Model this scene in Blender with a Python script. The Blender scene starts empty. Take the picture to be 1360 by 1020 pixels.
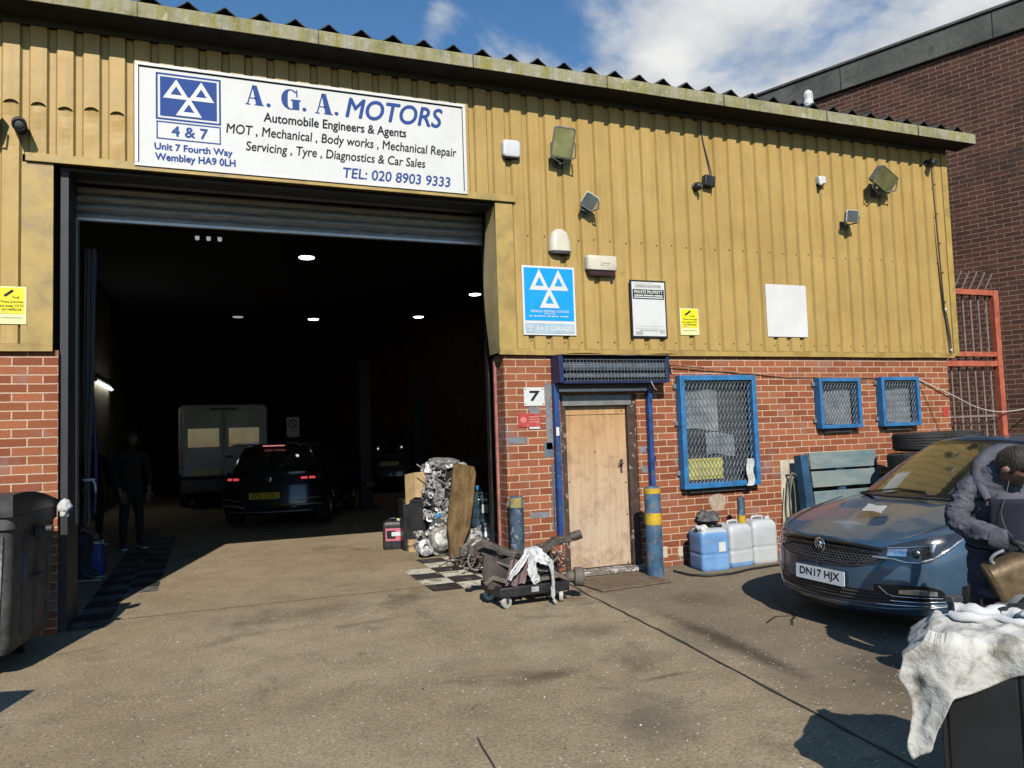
import bpy, bmesh, math, random
import numpy as np
from mathutils import Vector, Matrix, Euler, noise as mnoise
R = math.radians
scene = bpy.context.scene
COL = scene.collection

# ------------------------------------------------------------------ camera
cam_d = bpy.data.cameras.new('camera'); cam = bpy.data.objects.new('camera', cam_d); COL.objects.link(cam)
cam_d.sensor_width = 36.0; cam_d.lens = 1016.88 / 1360 * 36; cam_d.clip_end = 2000; cam_d.clip_start = 0.05
yaw, pitch, roll = R(21.5896), R(3.5858), R(-1.8764)
fw = Vector((math.sin(yaw) * math.cos(pitch), math.cos(yaw) * math.cos(pitch), math.sin(pitch)))
rt = Vector((math.cos(yaw), -math.sin(yaw), 0)); up = rt.cross(fw)
rt2 = rt * math.cos(roll) + up * math.sin(roll); up2 = -rt * math.sin(roll) + up * math.cos(roll)
cam.matrix_world = Matrix(((rt2.x, up2.x, -fw.x, 0), (rt2.y, up2.y, -fw.y, -7.4), (rt2.z, up2.z, -fw.z, 1.5445), (0, 0, 0, 1)))
scene.camera = cam

# ------------------------------------------------------------------ light
SUN_AZ, SUN_EL = R(15.0), R(36.9)
sun_d = bpy.data.lights.new('sun', 'SUN'); sun = bpy.data.objects.new('sun', sun_d); COL.objects.link(sun)
sun_d.energy = 4.8; sun_d.angle = R(0.5); sun_d.color = (1.0, 0.945, 0.86)
ldir = Vector((math.sin(SUN_AZ) * math.cos(SUN_EL), math.cos(SUN_AZ) * math.cos(SUN_EL), -math.sin(SUN_EL)))
sun.rotation_euler = ldir.to_track_quat('-Z', 'Y').to_euler(); sun.location = (-3, -14, 12)
world = bpy.data.worlds.new('World'); scene.world = world; world.use_nodes = True
nt = world.node_tree; nt.nodes.clear()
def wn(t, **k):
    n = nt.nodes.new(t)
    for a, b in k.items(): setattr(n, a, b)
    return n
wl = nt.links.new
wo = wn('ShaderNodeOutputWorld'); bg = wn('ShaderNodeBackground'); bg.inputs['Strength'].default_value = 0.07
sky = wn('ShaderNodeTexSky', sky_type='NISHITA', sun_disc=False, sun_elevation=SUN_EL, sun_rotation=math.pi + SUN_AZ,
         air_density=1.1, dust_density=0.12, ozone_density=3.0)
tc = wn('ShaderNodeTexCoord'); sep = wn('ShaderNodeSeparateXYZ'); wl(tc.outputs['Generated'], sep.inputs[0])
def wmath(op, a, b=None, clamp=False):
    m = wn('ShaderNodeMath', operation=op, use_clamp=clamp)
    for i, v in enumerate((a, b)):
        if v is None: continue
        if isinstance(v, (int, float)): m.inputs[i].default_value = v
        else: wl(v, m.inputs[i])
    return m.outputs[0]
den = wmath('ADD', wmath('MAXIMUM', sep.outputs['Z'], 0.0), 0.22)
cx = wmath('DIVIDE', sep.outputs['X'], den); cy = wmath('DIVIDE', sep.outputs['Y'], den)
cmb = wn('ShaderNodeCombineXYZ'); wl(cx, cmb.inputs[0]); wl(cy, cmb.inputs[1]); cmb.inputs[2].default_value = 3.7
cn = wn('ShaderNodeTexNoise'); wl(cmb.outputs[0], cn.inputs['Vector']); cn.inputs['Scale'].default_value = 2.1
cn.inputs['Detail'].default_value = 9; cn.inputs['Roughness'].default_value = 0.58; cn.inputs['Distortion'].default_value = 0.35
bias = wmath('MULTIPLY', wmath('SUBTRACT', cx, 0.50), 0.80)
bias = wmath('MINIMUM', bias, 0.16)
wsp = wmath('POWER', 2.718, wmath('MULTIPLY', wmath('POWER', wmath('DIVIDE', wmath('SUBTRACT', cx, 0.355), 0.045), 2.0), -1.0))
bias = wmath('ADD', bias, wmath('MULTIPLY', wsp, 0.15))
front = wn('ShaderNodeMapRange'); wl(cy, front.inputs['Value']); front.inputs['From Min'].default_value = -0.3; front.inputs['From Max'].default_value = 0.5; front.inputs['To Min'].default_value = -0.3; front.inputs['To Max'].default_value = 0.0
bias = wmath('ADD', bias, front.outputs[0])
dens = wmath('ADD', cn.outputs['Fac'], bias)
mr = wn('ShaderNodeMapRange', interpolation_type='SMOOTHSTEP'); wl(dens, mr.inputs['Value'])
mr.inputs['From Min'].default_value = 0.46; mr.inputs['From Max'].default_value = 0.64
cn2 = wn('ShaderNodeTexNoise'); wl(cmb.outputs[0], cn2.inputs['Vector']); cn2.inputs['Scale'].default_value = 4.5; cn2.inputs['Detail'].default_value = 6
cr = wn('ShaderNodeValToRGB'); wl(cn2.outputs['Fac'], cr.inputs[0])
cr.color_ramp.elements[0].position = 0.35; cr.color_ramp.elements[0].color = (6.4, 7.2, 8.2, 1)
cr.color_ramp.elements[1].position = 0.66; cr.color_ramp.elements[1].color = (12.2, 12.3, 12.1, 1)
mx = wn('ShaderNodeMix', data_type='RGBA'); wl(mr.outputs[0], mx.inputs['Factor']); hs = wn('ShaderNodeHueSaturation'); hs.inputs['Saturation'].default_value = 1.2; hs.inputs['Value'].default_value = 1.75; wl(sky.outputs[0], hs.inputs['Color']); wl(hs.outputs[0], mx.inputs['A']); wl(cr.outputs[0], mx.inputs['B'])
wl(mx.outputs['Result'], bg.inputs['Color']); wl(bg.outputs[0], wo.inputs['Surface'])
scene.view_settings.view_transform = 'Standard'; scene.view_settings.look = 'None'
scene.view_settings.exposure = 0.0; scene.view_settings.gamma = 1.0
scene.render.engine = 'CYCLES'; scene.cycles.use_denoising = True
scene.cycles.max_bounces = 8; scene.cycles.diffuse_bounces = 0; scene.cycles.sample_clamp_indirect = 6.0
try: scene.cycles.denoising_prefilter = 'ACCURATE'
except Exception: pass

# ------------------------------------------------------------------ helpers
class MB:
    """collects shapes into one mesh; mi = material slot of what is added next"""
    def __init__(s): s.bm = bmesh.new(); s.mi = 0; s.M = None
    def v(s, p):
        p = Vector(p)
        if s.M is not None: p = s.M @ p
        return s.bm.verts.new(p)
    def f(s, vs):
        try: fc = s.bm.faces.new(vs)
        except ValueError: return None
        fc.material_index = s.mi; return fc
    def box(s, x0, x1, y0, y1, z0, z1):
        v = [s.v((x, y, z)) for z in (z0, z1) for y in (y0, y1) for x in (x0, x1)]
        for q in ((0, 2, 3, 1), (4, 5, 7, 6), (0, 1, 5, 4), (2, 6, 7, 3), (0, 4, 6, 2), (1, 3, 7, 5)): s.f([v[i] for i in q])
    def obox(s, c, size, rot=(0, 0, 0)):
        m = Matrix.Translation(c) @ (rot if isinstance(rot, Matrix) else Euler(rot).to_matrix().to_4x4())
        old = s.M; s.M = m if old is None else old @ m
        a, b, c2 = (d / 2 for d in size); s.box(-a, a, -b, b, -c2, c2); s.M = old
    def tube(s, pts, r, n=10, cap=True, closed=False, flat=1.0):
        pts = [Vector(p) for p in pts]; N = len(pts); rings = []
        rr = r if isinstance(r, (list, tuple)) else [r] * N
        prev = None
        for i, p in enumerate(pts):
            if closed: t = pts[(i + 1) % N] - pts[i - 1]
            else: t = pts[min(i + 1, N - 1)] - pts[max(i - 1, 0)]
            if t.length < 1e-9: t = Vector((0, 0, 1))
            t.normalize()
            if prev is None:
                a = Vector((0, 0, 1)) if abs(t.z) < .9 else Vector((1, 0, 0)); u = t.cross(a).normalized()
            else:
                u = prev - t * prev.dot(t)
                if u.length < 1e-6: u = t.orthogonal()
                u.normalize()
            prev = u; w = t.cross(u)
            rings.append([s.v(p + (u * math.cos(k * 2 * math.pi / n) + w * math.sin(k * 2 * math.pi / n) * flat) * rr[i]) for k in range(n)])
        m = N if closed else N - 1
        for i in range(m):
            a, b = rings[i], rings[(i + 1) % N]
            for k in range(n): s.f([a[k], a[(k + 1) % n], b[(k + 1) % n], b[k]])
        if cap and not closed: s.f(rings[0][::-1]); s.f(rings[-1])
    def cyl(s, p0, p1, r0, r1=None, n=18): s.tube([p0, p1], [r0, r0 if r1 is None else r1], n)
    def lathe(s, prof, c=(0, 0, 0), ax=(0, 0, 1), n=28, capb=True, capt=True):
        q = Vector((0, 0, 1)).rotation_difference(Vector(ax).normalized()).to_matrix(); c = Vector(c)
        rings = [[s.v(c + q @ Vector((r * math.cos(k * 2 * math.pi / n), r * math.sin(k * 2 * math.pi / n), z))) for k in range(n)] for r, z in prof]
        for a, b in zip(rings, rings[1:]):
            for k in range(n): s.f([a[k], a[(k + 1) % n], b[(k + 1) % n], b[k]])
        if capb: s.f(rings[0][::-1])
        if capt: s.f(rings[-1])
    def loft(s, secs, cap=True, closed=True):
        rings = [[s.v(p) for p in sec] for sec in secs]; n = len(rings[0])
        for a, b in zip(rings, rings[1:]):
            for k in range(n if closed else n - 1): s.f([a[k], a[(k + 1) % n], b[(k + 1) % n], b[k]])
        if cap: s.f(rings[0][::-1]); s.f(rings[-1])
    def grid(s, fn, nu, nv):
        g = [[s.v(fn(i / nu, j / nv)) for j in range(nv + 1)] for i in range(nu + 1)]
        for i in range(nu):
            for j in range(nv): s.f([g[i][j], g[i + 1][j], g[i + 1][j + 1], g[i][j + 1]])
        return g
    def prism(s, pts, d0, d1, mp):
        """outline pts (a,b) between depths d0,d1; mp(a,b,d) -> point"""
        a = [s.v(mp(x, y, d0)) for x, y in pts]; b = [s.v(mp(x, y, d1)) for x, y in pts]; n = len(pts)
        s.f(a); s.f(b[::-1])
        for i in range(n): s.f([a[i], b[i], b[(i + 1) % n], a[(i + 1) % n]])
    def ball(s, c, r, n=12, sc=(1, 1, 1)):
        c = Vector(c); m = max(6, n // 2 + 2)
        rings = []
        for i in range(1, m):
            a = math.pi * i / m
            rings.append([s.v(c + Vector((math.sin(a) * math.cos(k * 2 * math.pi / n) * r * sc[0], math.sin(a) * math.sin(k * 2 * math.pi / n) * r * sc[1], -math.cos(a) * r * sc[2]))) for k in range(n)])
        for a, b in zip(rings, rings[1:]):
            for k in range(n): s.f([a[k], a[(k + 1) % n], b[(k + 1) % n], b[k]])
        s.f(rings[0][::-1]); s.f(rings[-1])
    def build(s, name, mats, parent=None, smooth=None, bevel=0, weld=0, loc=None, rot=None, seg=2, recalc=True):
        if weld: bmesh.ops.remove_doubles(s.bm, verts=s.bm.verts, dist=weld)
        if recalc: bmesh.ops.recalc_face_normals(s.bm, faces=s.bm.faces)
        me = bpy.data.meshes.new(name); s.bm.to_mesh(me); s.bm.free()
        for m in (mats if isinstance(mats, (list, tuple)) else [mats]): me.materials.append(m)
        if smooth:
            me.polygons.foreach_set('use_smooth', [True] * len(me.polygons)); me.set_sharp_from_angle(angle=R(smooth))
        o = bpy.data.objects.new(name, me); COL.objects.link(o)
        if parent is not None: o.parent = parent
        if loc is not None: o.location = loc
        if rot is not None: o.rotation_euler = rot
        if bevel:
            b = o.modifiers.new('bevel', 'BEVEL'); b.width = bevel; b.segments = seg; b.limit_method = 'ANGLE'; b.angle_limit = R(40); b.harden_normals = False
            if not smooth: me.polygons.foreach_set('use_smooth', [True] * len(me.polygons)); me.set_sharp_from_angle(angle=R(30))
        return o
def tag(o, label=None, cat=None, group=None, kind=None):
    if label: o['label'] = label
    if cat: o['category'] = cat
    if group: o['group'] = group
    if kind: o['kind'] = kind
    return o
def thing(name, label, cat, loc=(0, 0, 0), rz=0, group=None):
    o = bpy.data.objects.new(name, None); COL.objects.link(o); o.location = loc; o.rotation_euler = (0, 0, rz); o.empty_display_size = .1
    return tag(o, label, cat, group)
def copy_tree(o, parent=None):
    c = o.copy(); COL.objects.link(c)
    if parent is not None: c.parent = parent
    for ch in list(o.children): copy_tree(ch, c)
    return c
def sm(a, b, x):
    t = max(0.0, min(1.0, (x - a) / (b - a))); return t * t * (3 - 2 * t)
def lerp(xs, ys, x): return float(np.interp(x, xs, ys))
def srect(hx, hy, z, n=28, e=.3, cx=0, cy=0):
    """rounded rectangle outline, e = corner radius as a share of the shorter half side"""
    r = min(hx, hy) * min(1, e); k = n // 4; out = []
    for c, (sx, sy) in enumerate(((1, 1), (-1, 1), (-1, -1), (1, -1))):
        for i in range(k):
            a = math.pi / 2 * (c + i / (k - 1)); out.append((cx + sx * (hx - r) + r * math.cos(a), cy + sy * (hy - r) + r * math.sin(a), z))
    return out
def smooth_path(P, n=6):
    P = [Vector(p) for p in P]; L = []
    for i in range(len(P) - 1):
        p0, p1, p2, p3 = P[max(i - 1, 0)], P[i], P[i + 1], P[min(i + 2, len(P) - 1)]
        for k in range(n): t = k / n; L.append(.5 * ((2 * p1) + (-p0 + p2) * t + (2 * p0 - 5 * p1 + 4 * p2 - p3) * t * t + (-p0 + 3 * p1 - 3 * p2 + p3) * t ** 3))
    return L + [P[-1]]

# ------------------------------------------------------------------ materials
def new_mat(name):
    m = bpy.data.materials.new(name); m.use_nodes = True; n = m.node_tree
    return m, n, n.nodes['Principled BSDF']
def nd(n, t, **k):
    x = n.nodes.new(t)
    for a, b in k.items():
        if a in x.inputs.keys(): x.inputs[a].default_value = b
        else: setattr(x, a, b)
    return x
def obj_coord(n, sx=1, sy=1, sz=1):
    t = nd(n, 'ShaderNodeTexCoord'); m = nd(n, 'ShaderNodeMapping'); n.links.new(t.outputs['Object'], m.inputs['Vector'])
    m.inputs['Scale'].default_value = (sx, sy, sz); return m.outputs[0]
def noise_fac(n, vec, scale, detail=4, rough=.55, lo=.35, hi=.65, dist=0):
    x = nd(n, 'ShaderNodeTexNoise', Scale=scale, Detail=detail, Roughness=rough, Distortion=dist); n.links.new(vec, x.inputs['Vector'])
    r = nd(n, 'ShaderNodeMapRange'); n.links.new(x.outputs['Fac'], r.inputs['Value'])
    r.inputs['From Min'].default_value = lo; r.inputs['From Max'].default_value = hi
    return r.outputs[0]
def mixc(n, fac, a, b, blend='MIX'):
    x = nd(n, 'ShaderNodeMix', data_type='RGBA', blend_type=blend)
    for s_, v in (('Factor', fac), ('A', a), ('B', b)):
        if hasattr(v, 'links') or isinstance(v, bpy.types.NodeSocket): n.links.new(v, x.inputs[s_])
        elif s_ == 'Factor': x.inputs[s_].default_value = v
        else: x.inputs[s_].default_value = (*v, 1)
    return x.outputs['Result']
def mulf(n, a, k):
    x = nd(n, 'ShaderNodeMath', operation='MULTIPLY'); n.links.new(a, x.inputs[0])
    if isinstance(k, (int, float)): x.inputs[1].default_value = k
    else: n.links.new(k, x.inputs[1])
    return x.outputs[0]
def add_bump(n, p, h, strength, dist):
    b = nd(n, 'ShaderNodeBump', Strength=strength, Distance=dist); n.links.new(h, b.inputs['Height']); n.links.new(b.outputs[0], p.inputs['Normal']); return b
def mat(name, col, rough=.6, metal=0, var=.25, vs=6, dirt=None, dirt_amt=.5, ds=3, bump=0, bs=40, coat=0, emit=0, stretch=(1, 1, 1), trans=0, spec=.5, alpha=1, dlo=.5, dhi=.72):
    m, n, p = new_mat(name)
    c = obj_coord(n, *stretch)
    f = noise_fac(n, c, vs, 5)
    base = mixc(n, f, tuple(x * (1 - var) for x in col), tuple(min(1, x * (1 + var * .6)) for x in col))
    if dirt:
        d = noise_fac(n, c, ds, 7, .65, dlo, dhi, .4); base = mixc(n, mulf(n, d, dirt_amt), base, dirt)
    n.links.new(base, p.inputs['Base Color'])
    p.inputs['Roughness'].default_value = rough; p.inputs['Metallic'].default_value = metal
    p.inputs['Specular IOR Level'].default_value = spec
    if var > 0:
        rr = nd(n, 'ShaderNodeMapRange'); n.links.new(f, rr.inputs['Value']); rr.inputs['To Min'].default_value = max(.02, rough - .08); rr.inputs['To Max'].default_value = min(1, rough + .08)
        n.links.new(rr.outputs[0], p.inputs['Roughness'])
    if coat: p.inputs['Coat Weight'].default_value = coat; p.inputs['Coat Roughness'].default_value = .04
    if trans: p.inputs['Transmission Weight'].default_value = trans
    if alpha < 1: p.inputs['Alpha'].default_value = alpha
    if emit: p.inputs['Emission Color'].default_value = (*col, 1); p.inputs['Emission Strength'].default_value = emit
    if bump:
        x = nd(n, 'ShaderNodeTexNoise', Scale=bs, Detail=6); n.links.new(c, x.inputs['Vector']); add_bump(n, p, x.outputs['Fac'], .6, bump)
    return m
def brick_mat(name, c1, c2, mortar, msize=.006, tint=(.5, .5, .5), tint_amt=.0, dark=(.1, .06, .05), dark_amt=.35, off=(0, 0, 0), rough=.85):
    m, n, p = new_mat(name)
    t = nd(n, 'ShaderNodeTexCoord'); so = nd(n, 'ShaderNodeSeparateXYZ'); sn = nd(n, 'ShaderNodeSeparateXYZ')
    n.links.new(t.outputs['Object'], so.inputs[0]); n.links.new(t.outputs['Normal'], sn.inputs[0])
    ab = nd(n, 'ShaderNodeMath', operation='ABSOLUTE'); n.links.new(sn.outputs['X'], ab.inputs[0])
    gt = nd(n, 'ShaderNodeMath', operation='GREATER_THAN'); n.links.new(ab.outputs[0], gt.inputs[0]); gt.inputs[1].default_value = .5
    mxx = nd(n, 'ShaderNodeMix', data_type='FLOAT'); n.links.new(gt.outputs[0], mxx.inputs[0]); n.links.new(so.outputs['X'], mxx.inputs[2]); n.links.new(so.outputs['Y'], mxx.inputs[3])
    cb = nd(n, 'ShaderNodeCombineXYZ'); n.links.new(mxx.outputs[0], cb.inputs[0]); n.links.new(so.outputs['Z'], cb.inputs[1])
    ad = nd(n, 'ShaderNodeVectorMath', operation='ADD'); n.links.new(cb.outputs[0], ad.inputs[0]); ad.inputs[1].default_value = off
    wob = nd(n, 'ShaderNodeTexNoise', Scale=7, Detail=2); n.links.new(t.outputs['Object'], wob.inputs['Vector'])
    ws = nd(n, 'ShaderNodeVectorMath', operation='SCALE'); n.links.new(wob.outputs['Color'], ws.inputs[0]); ws.inputs['Scale'].default_value = .006
    ad2 = nd(n, 'ShaderNodeVectorMath', operation='ADD'); n.links.new(ad.outputs[0], ad2.inputs[0]); n.links.new(ws.outputs[0], ad2.inputs[1])
    b = nd(n, 'ShaderNodeTexBrick', Scale=1); n.links.new(ad2.outputs[0], b.inputs['Vector'])
    b.inputs['Color1'].default_value = (*c1, 1); b.inputs['Color2'].default_value = (*c2, 1); b.inputs['Mortar'].default_value = (*mortar, 1)
    b.inputs['Mortar Size'].default_value = msize; b.inputs['Mortar Smooth'].default_value = .25; b.inputs['Bias'].default_value = -.1
    b.inputs['Brick Width'].default_value = .225; b.inputs['Row Height'].default_value = .075; b.offset = .5
    fine = noise_fac(n, t.outputs['Object'], 55, 4, .6, .3, .7)
    col = mixc(n, mulf(n, fine, .45), b.outputs['Color'], dark)
    big = noise_fac(n, t.outputs['Object'], 1.6, 6, .6, .48, .72, .3)
    col = mixc(n, mulf(n, big, dark_amt), col, dark)
    if tint_amt:
        tt = noise_fac(n, t.outputs['Object'], 2.3, 5, .6, .56, .66, .2)
        col = mixc(n, mulf(n, tt, tint_amt), col, tint)
    n.links.new(col, p.inputs['Base Color']); p.inputs['Roughness'].default_value = rough; p.inputs['Specular IOR Level'].default_value = .25
    hh = nd(n, 'ShaderNodeMath', operation='MULTIPLY_ADD'); n.links.new(b.outputs['Fac'], hh.inputs[0]); hh.inputs[1].default_value = -1.0; n.links.new(mulf(n, fine, .25), hh.inputs[2])
    add_bump(n, p, hh.outputs[0], .8, .006)
    return m

M = {}
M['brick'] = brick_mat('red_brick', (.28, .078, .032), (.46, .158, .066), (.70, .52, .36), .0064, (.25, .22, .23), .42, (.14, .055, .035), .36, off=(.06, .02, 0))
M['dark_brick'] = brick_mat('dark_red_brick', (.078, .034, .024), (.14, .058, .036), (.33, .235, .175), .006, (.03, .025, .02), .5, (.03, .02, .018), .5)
def cladding_mat():
    m, n, p = new_mat('ochre_steel')
    c = obj_coord(n); cs = obj_coord(n, 9, 9, .8)
    f = noise_fac(n, c, 1.2, 6, .6)
    base = mixc(n, f, (.435, .285, .088), (.51, .342, .112))
    s = noise_fac(n, cs, 1.6, 7, .7, .45, .72); base = mixc(n, mulf(n, s, .5), base, (.27, .18, .055))
    w = noise_fac(n, obj_coord(n, 3, 3, 1.4), 1.1, 6, .65, .55, .75); base = mixc(n, mulf(n, w, .4), base, (.53, .40, .17))
    d = noise_fac(n, c, 9, 8, .7, .60, .78); base = mixc(n, mulf(n, d, .45), base, (.16, .11, .05))
    n.links.new(base, p.inputs['Base Color']); p.inputs['Roughness'].default_value = .5; p.inputs['Specular IOR Level'].default_value = .35
    x = nd(n, 'ShaderNodeTexNoise', Scale=3.2, Detail=3); n.links.new(c, x.inputs['Vector']); add_bump(n, p, x.outputs['Fac'], .5, .02)
    return m
M['ochre'] = cladding_mat()
M['ochre_trim'] = mat('ochre_trim', (.44, .30, .085), .5, 0, .2, 4, (.20, .14, .07), .6, 6, .004, 8)
M['screw'] = mat('dark_screw', (.05, .035, .02), .5, .5, .1)
M['yellow_old'] = mat('faded_ochre', (.40, .32, .16), .6, 0, .2, 3, (.25, .20, .11), .4, 2)
def mossy():
    m, n, p = new_mat('mossy_cement')
    c = obj_coord(n); cs = obj_coord(n, 14, 4, 1.4)
    f = noise_fac(n, cs, 1.0, 7, .7, .38, .64)
    base = mixc(n, f, (.36, .34, .26), (.27, .24, .06))
    g = noise_fac(n, c, 4.5, 7, .7, .5, .68); base = mixc(n, mulf(n, g, .7), base, (.15, .15, .055))
    w = noise_fac(n, c, 11, 6, .7, .58, .68); base = mixc(n, mulf(n, w, .7), base, (.55, .53, .45))
    k = noise_fac(n, cs, 2.3, 6, .7, .60, .72); base = mixc(n, mulf(n, k, .8), base, (.06, .055, .035))
    n.links.new(base, p.inputs['Base Color']); p.inputs['Roughness'].default_value = .9
    x = nd(n, 'ShaderNodeTexNoise', Scale=30, Detail=6); n.links.new(c, x.inputs['Vector']); add_bump(n, p, x.outputs['Fac'], .6, .01)
    return m
M['moss'] = mossy()
M['coping'] = mat('grey_concrete_coping', (.11, .11, .10), .9, 0, .45, 2, (.02, .02, .018), .7, 4, .008, 20)
M['roof'] = mat('dark_cement_sheet', (.05, .05, .045), .9, 0, .3, 3)
def ground_mat(name, inside=False):
    m, n, p = new_mat(name)
    c = obj_coord(n)
    big = noise_fac(n, c, .55, 6, .6, .38, .66, .3)
    base = mixc(n, big, (.36, .275, .165), (.48, .38, .238))
    med = noise_fac(n, c, 3.2, 8, .7, .44, .70); base = mixc(n, mulf(n, med, .45), base, (.15, .12, .078))
    fin = noise_fac(n, c, 48, 8, .85, .45, .60); base = mixc(n, mulf(n, fin, .72), base, (.12, .092, .058))
    lite = noise_fac(n, c, 36, 8, .85, .55, .64); base = mixc(n, mulf(n, lite, .7), base, (.58, .49, .35))
    oil = noise_fac(n, c, .9, 8, .68, .56, .68, .5); base = mixc(n, mulf(n, oil, .6), base, (.075, .055, .038))
    spot = noise_fac(n, c, 3.4, 9, .75, .60, .68, .8); base = mixc(n, mulf(n, spot, .55), base, (.06, .046, .033))
    pale = noise_fac(n, c, 1.1, 7, .7, .55, .72, .3); base = mixc(n, mulf(n, pale, .35), base, (.46, .385, .27))
    if not inside:
        # darker old tarmac east of the saw cut, with an oily run along it
        so = nd(n, 'ShaderNodeSeparateXYZ'); n.links.new(c, so.inputs[0])
        def lin(a, b, k):
            q = nd(n, 'ShaderNodeMath', operation='MULTIPLY'); n.links.new(so.outputs['X'], q.inputs[0]); q.inputs[1].default_value = a
            q2 = nd(n, 'ShaderNodeMath', operation='MULTIPLY_ADD'); n.links.new(so.outputs['Y'], q2.inputs[0]); q2.inputs[1].default_value = b; n.links.new(q.outputs[0], q2.inputs[2])
            q3 = nd(n, 'ShaderNodeMath', operation='ADD'); n.links.new(q2.outputs[0], q3.inputs[0]); q3.inputs[1].default_value = k
            return q3.outputs[0]
        wob = nd(n, 'ShaderNodeTexNoise', Scale=1.3, Detail=7, Roughness=.65); n.links.new(c, wob.inputs['Vector'])
        def band(expr, lo, hi, wamp):
            q = nd(n, 'ShaderNodeMath', operation='MULTIPLY_ADD'); n.links.new(wob.outputs['Fac'], q.inputs[0]); q.inputs[1].default_value = wamp; n.links.new(expr, q.inputs[2])
            r = nd(n, 'ShaderNodeMapRange', interpolation_type='SMOOTHSTEP'); n.links.new(q.outputs[0], r.inputs['Value'])
            r.inputs['From Min'].default_value = lo; r.inputs['From Max'].default_value = hi; return r.outputs[0]
        # east side: x - 3.37 - .096*y > 0
        e = lin(1, -.096, -3.37)
        base = mixc(n, mulf(n, band(e, .45, .75, 1.0), .55), base, (.15, .12, .088))
        def blob(cx_, cy_, rx_, ry_, ang, lo, hi, wamp):
            """soft edged stain: elliptical distance broken up by noise"""
            mp = nd(n, 'ShaderNodeMapping', vector_type='TEXTURE'); n.links.new(c, mp.inputs['Vector'])
            mp.inputs['Location'].default_value = (cx_, cy_, 0); mp.inputs['Rotation'].default_value = (0, 0, ang); mp.inputs['Scale'].default_value = (rx_, ry_, 1)
            ln = nd(n, 'ShaderNodeVectorMath', operation='LENGTH'); n.links.new(mp.outputs[0], ln.inputs[0])
            wb = nd(n, 'ShaderNodeTexNoise', Scale=5.5, Detail=8, Roughness=.7); n.links.new(c, wb.inputs['Vector'])
            q = nd(n, 'ShaderNodeMath', operation='MULTIPLY_ADD'); n.links.new(wb.outputs['Fac'], q.inputs[0]); q.inputs[1].default_value = -wamp; n.links.new(ln.outputs['Value'], q.inputs[2])
            r = nd(n, 'ShaderNodeMapRange', interpolation_type='SMOOTHSTEP'); n.links.new(q.outputs[0], r.inputs['Value']); r.inputs['From Min'].default_value = hi; r.inputs['From Max'].default_value = lo
            return r.outputs[0]
        for args, amt, colr in (((3.42, -2.75, .20, 1.75, R(-4), -.45, .15, 1.1), .78, (.060, .040, .028)), ((4.05, -1.5, .50, .55, 0, -.4, .3, 1.0), .45, (.085, .062, .044)),
                                ((2.2, -3.75, .42, .62, R(-30), -.5, .35, 1.2), .55, (.085, .072, .058)), ((1.95, -2.87, .42, .16, R(6), -.5, .3, 1.2), .6, (.075, .052, .036)),
                                ((2.6, -3.21, .40, .06, R(4), -.5, .3, 1.0), .6, (.06, .045, .034)), ((.6, -.3, 1.2, .35, R(8), -.5, .4, 1.2), .4, (.10, .08, .056)), ((2.7, -2.0, .5, .35, 0, -.5, .4, 1.2), .4, (.10, .075, .05)), ((3.9, -4.0, .6, .9, 0, -.4, .4, 1.2), .55, (.07, .055, .042)), ((1.2, -.9, .5, .1, R(10), -.5, .4, 1.2), .4, (.08, .06, .045))):
            base = mixc(n, mulf(n, blob(*args), amt), base, colr)
    vo = nd(n, 'ShaderNodeTexVoronoi', Scale=17, Randomness=1); n.links.new(c, vo.inputs['Vector'])
    lt = nd(n, 'ShaderNodeMapRange'); n.links.new(vo.outputs['Distance'], lt.inputs['Value']); lt.inputs['From Min'].default_value = .15; lt.inputs['From Max'].default_value = .09
    ch = nd(n, 'ShaderNodeSeparateXYZ'); n.links.new(vo.outputs['Color'], ch.inputs[0])
    gt = nd(n, 'ShaderNodeMath', operation='GREATER_THAN'); n.links.new(ch.outputs['X'], gt.inputs[0]); gt.inputs[1].default_value = .62
    base = mixc(n, mulf(n, mulf(n, lt.outputs[0], gt.outputs[0]), .8), base, (.70, .66, .56))
    dk = nd(n, 'ShaderNodeTexVoronoi', Scale=42, Randomness=1); n.links.new(c, dk.inputs['Vector'])
    dr = nd(n, 'ShaderNodeMapRange'); n.links.new(dk.outputs['Distance'], dr.inputs['Value']); dr.inputs['From Min'].default_value = .16; dr.inputs['From Max'].default_value = .1
    base = mixc(n, mulf(n, dr.outputs[0], .75), base, (.055, .045, .032))
    n.links.new(base, p.inputs['Base Color']); p.inputs['Roughness'].default_value = .9; p.inputs['Specular IOR Level'].default_value = .3
    h = nd(n, 'ShaderNodeTexNoise', Scale=90, Detail=5, Roughness=.7); n.links.new(c, h.inputs['Vector'])
    h2 = nd(n, 'ShaderNodeMath', operation='MULTIPLY_ADD'); n.links.new(med, h2.inputs[0]); h2.inputs[1].default_value = .5; n.links.new(h.outputs['Fac'], h2.inputs[2])
    add_bump(n, p, h2.outputs[0], .5, .008)
    return m
M['ground'] = ground_mat('dusty_tarmac'); M['floor'] = ground_mat('workshop_concrete', True)
M['crack'] = mat('tar_seam', (.035, .028, .022), .8, 0, .3, 10)
M['white_tile'] = mat('worn_white_paint', (.62, .58, .45), .8, 0, .2, 8, (.24, .19, .13), .9, 7, dlo=.52, dhi=.6)
M['black_tile'] = mat('worn_black_paint', (.035, .028, .025), .7, 0, .3, 8, (.2, .16, .11), .7, 7, dlo=.55, dhi=.66)
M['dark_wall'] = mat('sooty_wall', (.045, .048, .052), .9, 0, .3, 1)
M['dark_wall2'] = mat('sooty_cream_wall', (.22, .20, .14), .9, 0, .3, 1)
M['signwhite'] = mat('sign_white', (.675, .675, .65), .6, 0, .05, 2, (.5, .49, .44), .3, 5)
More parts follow.
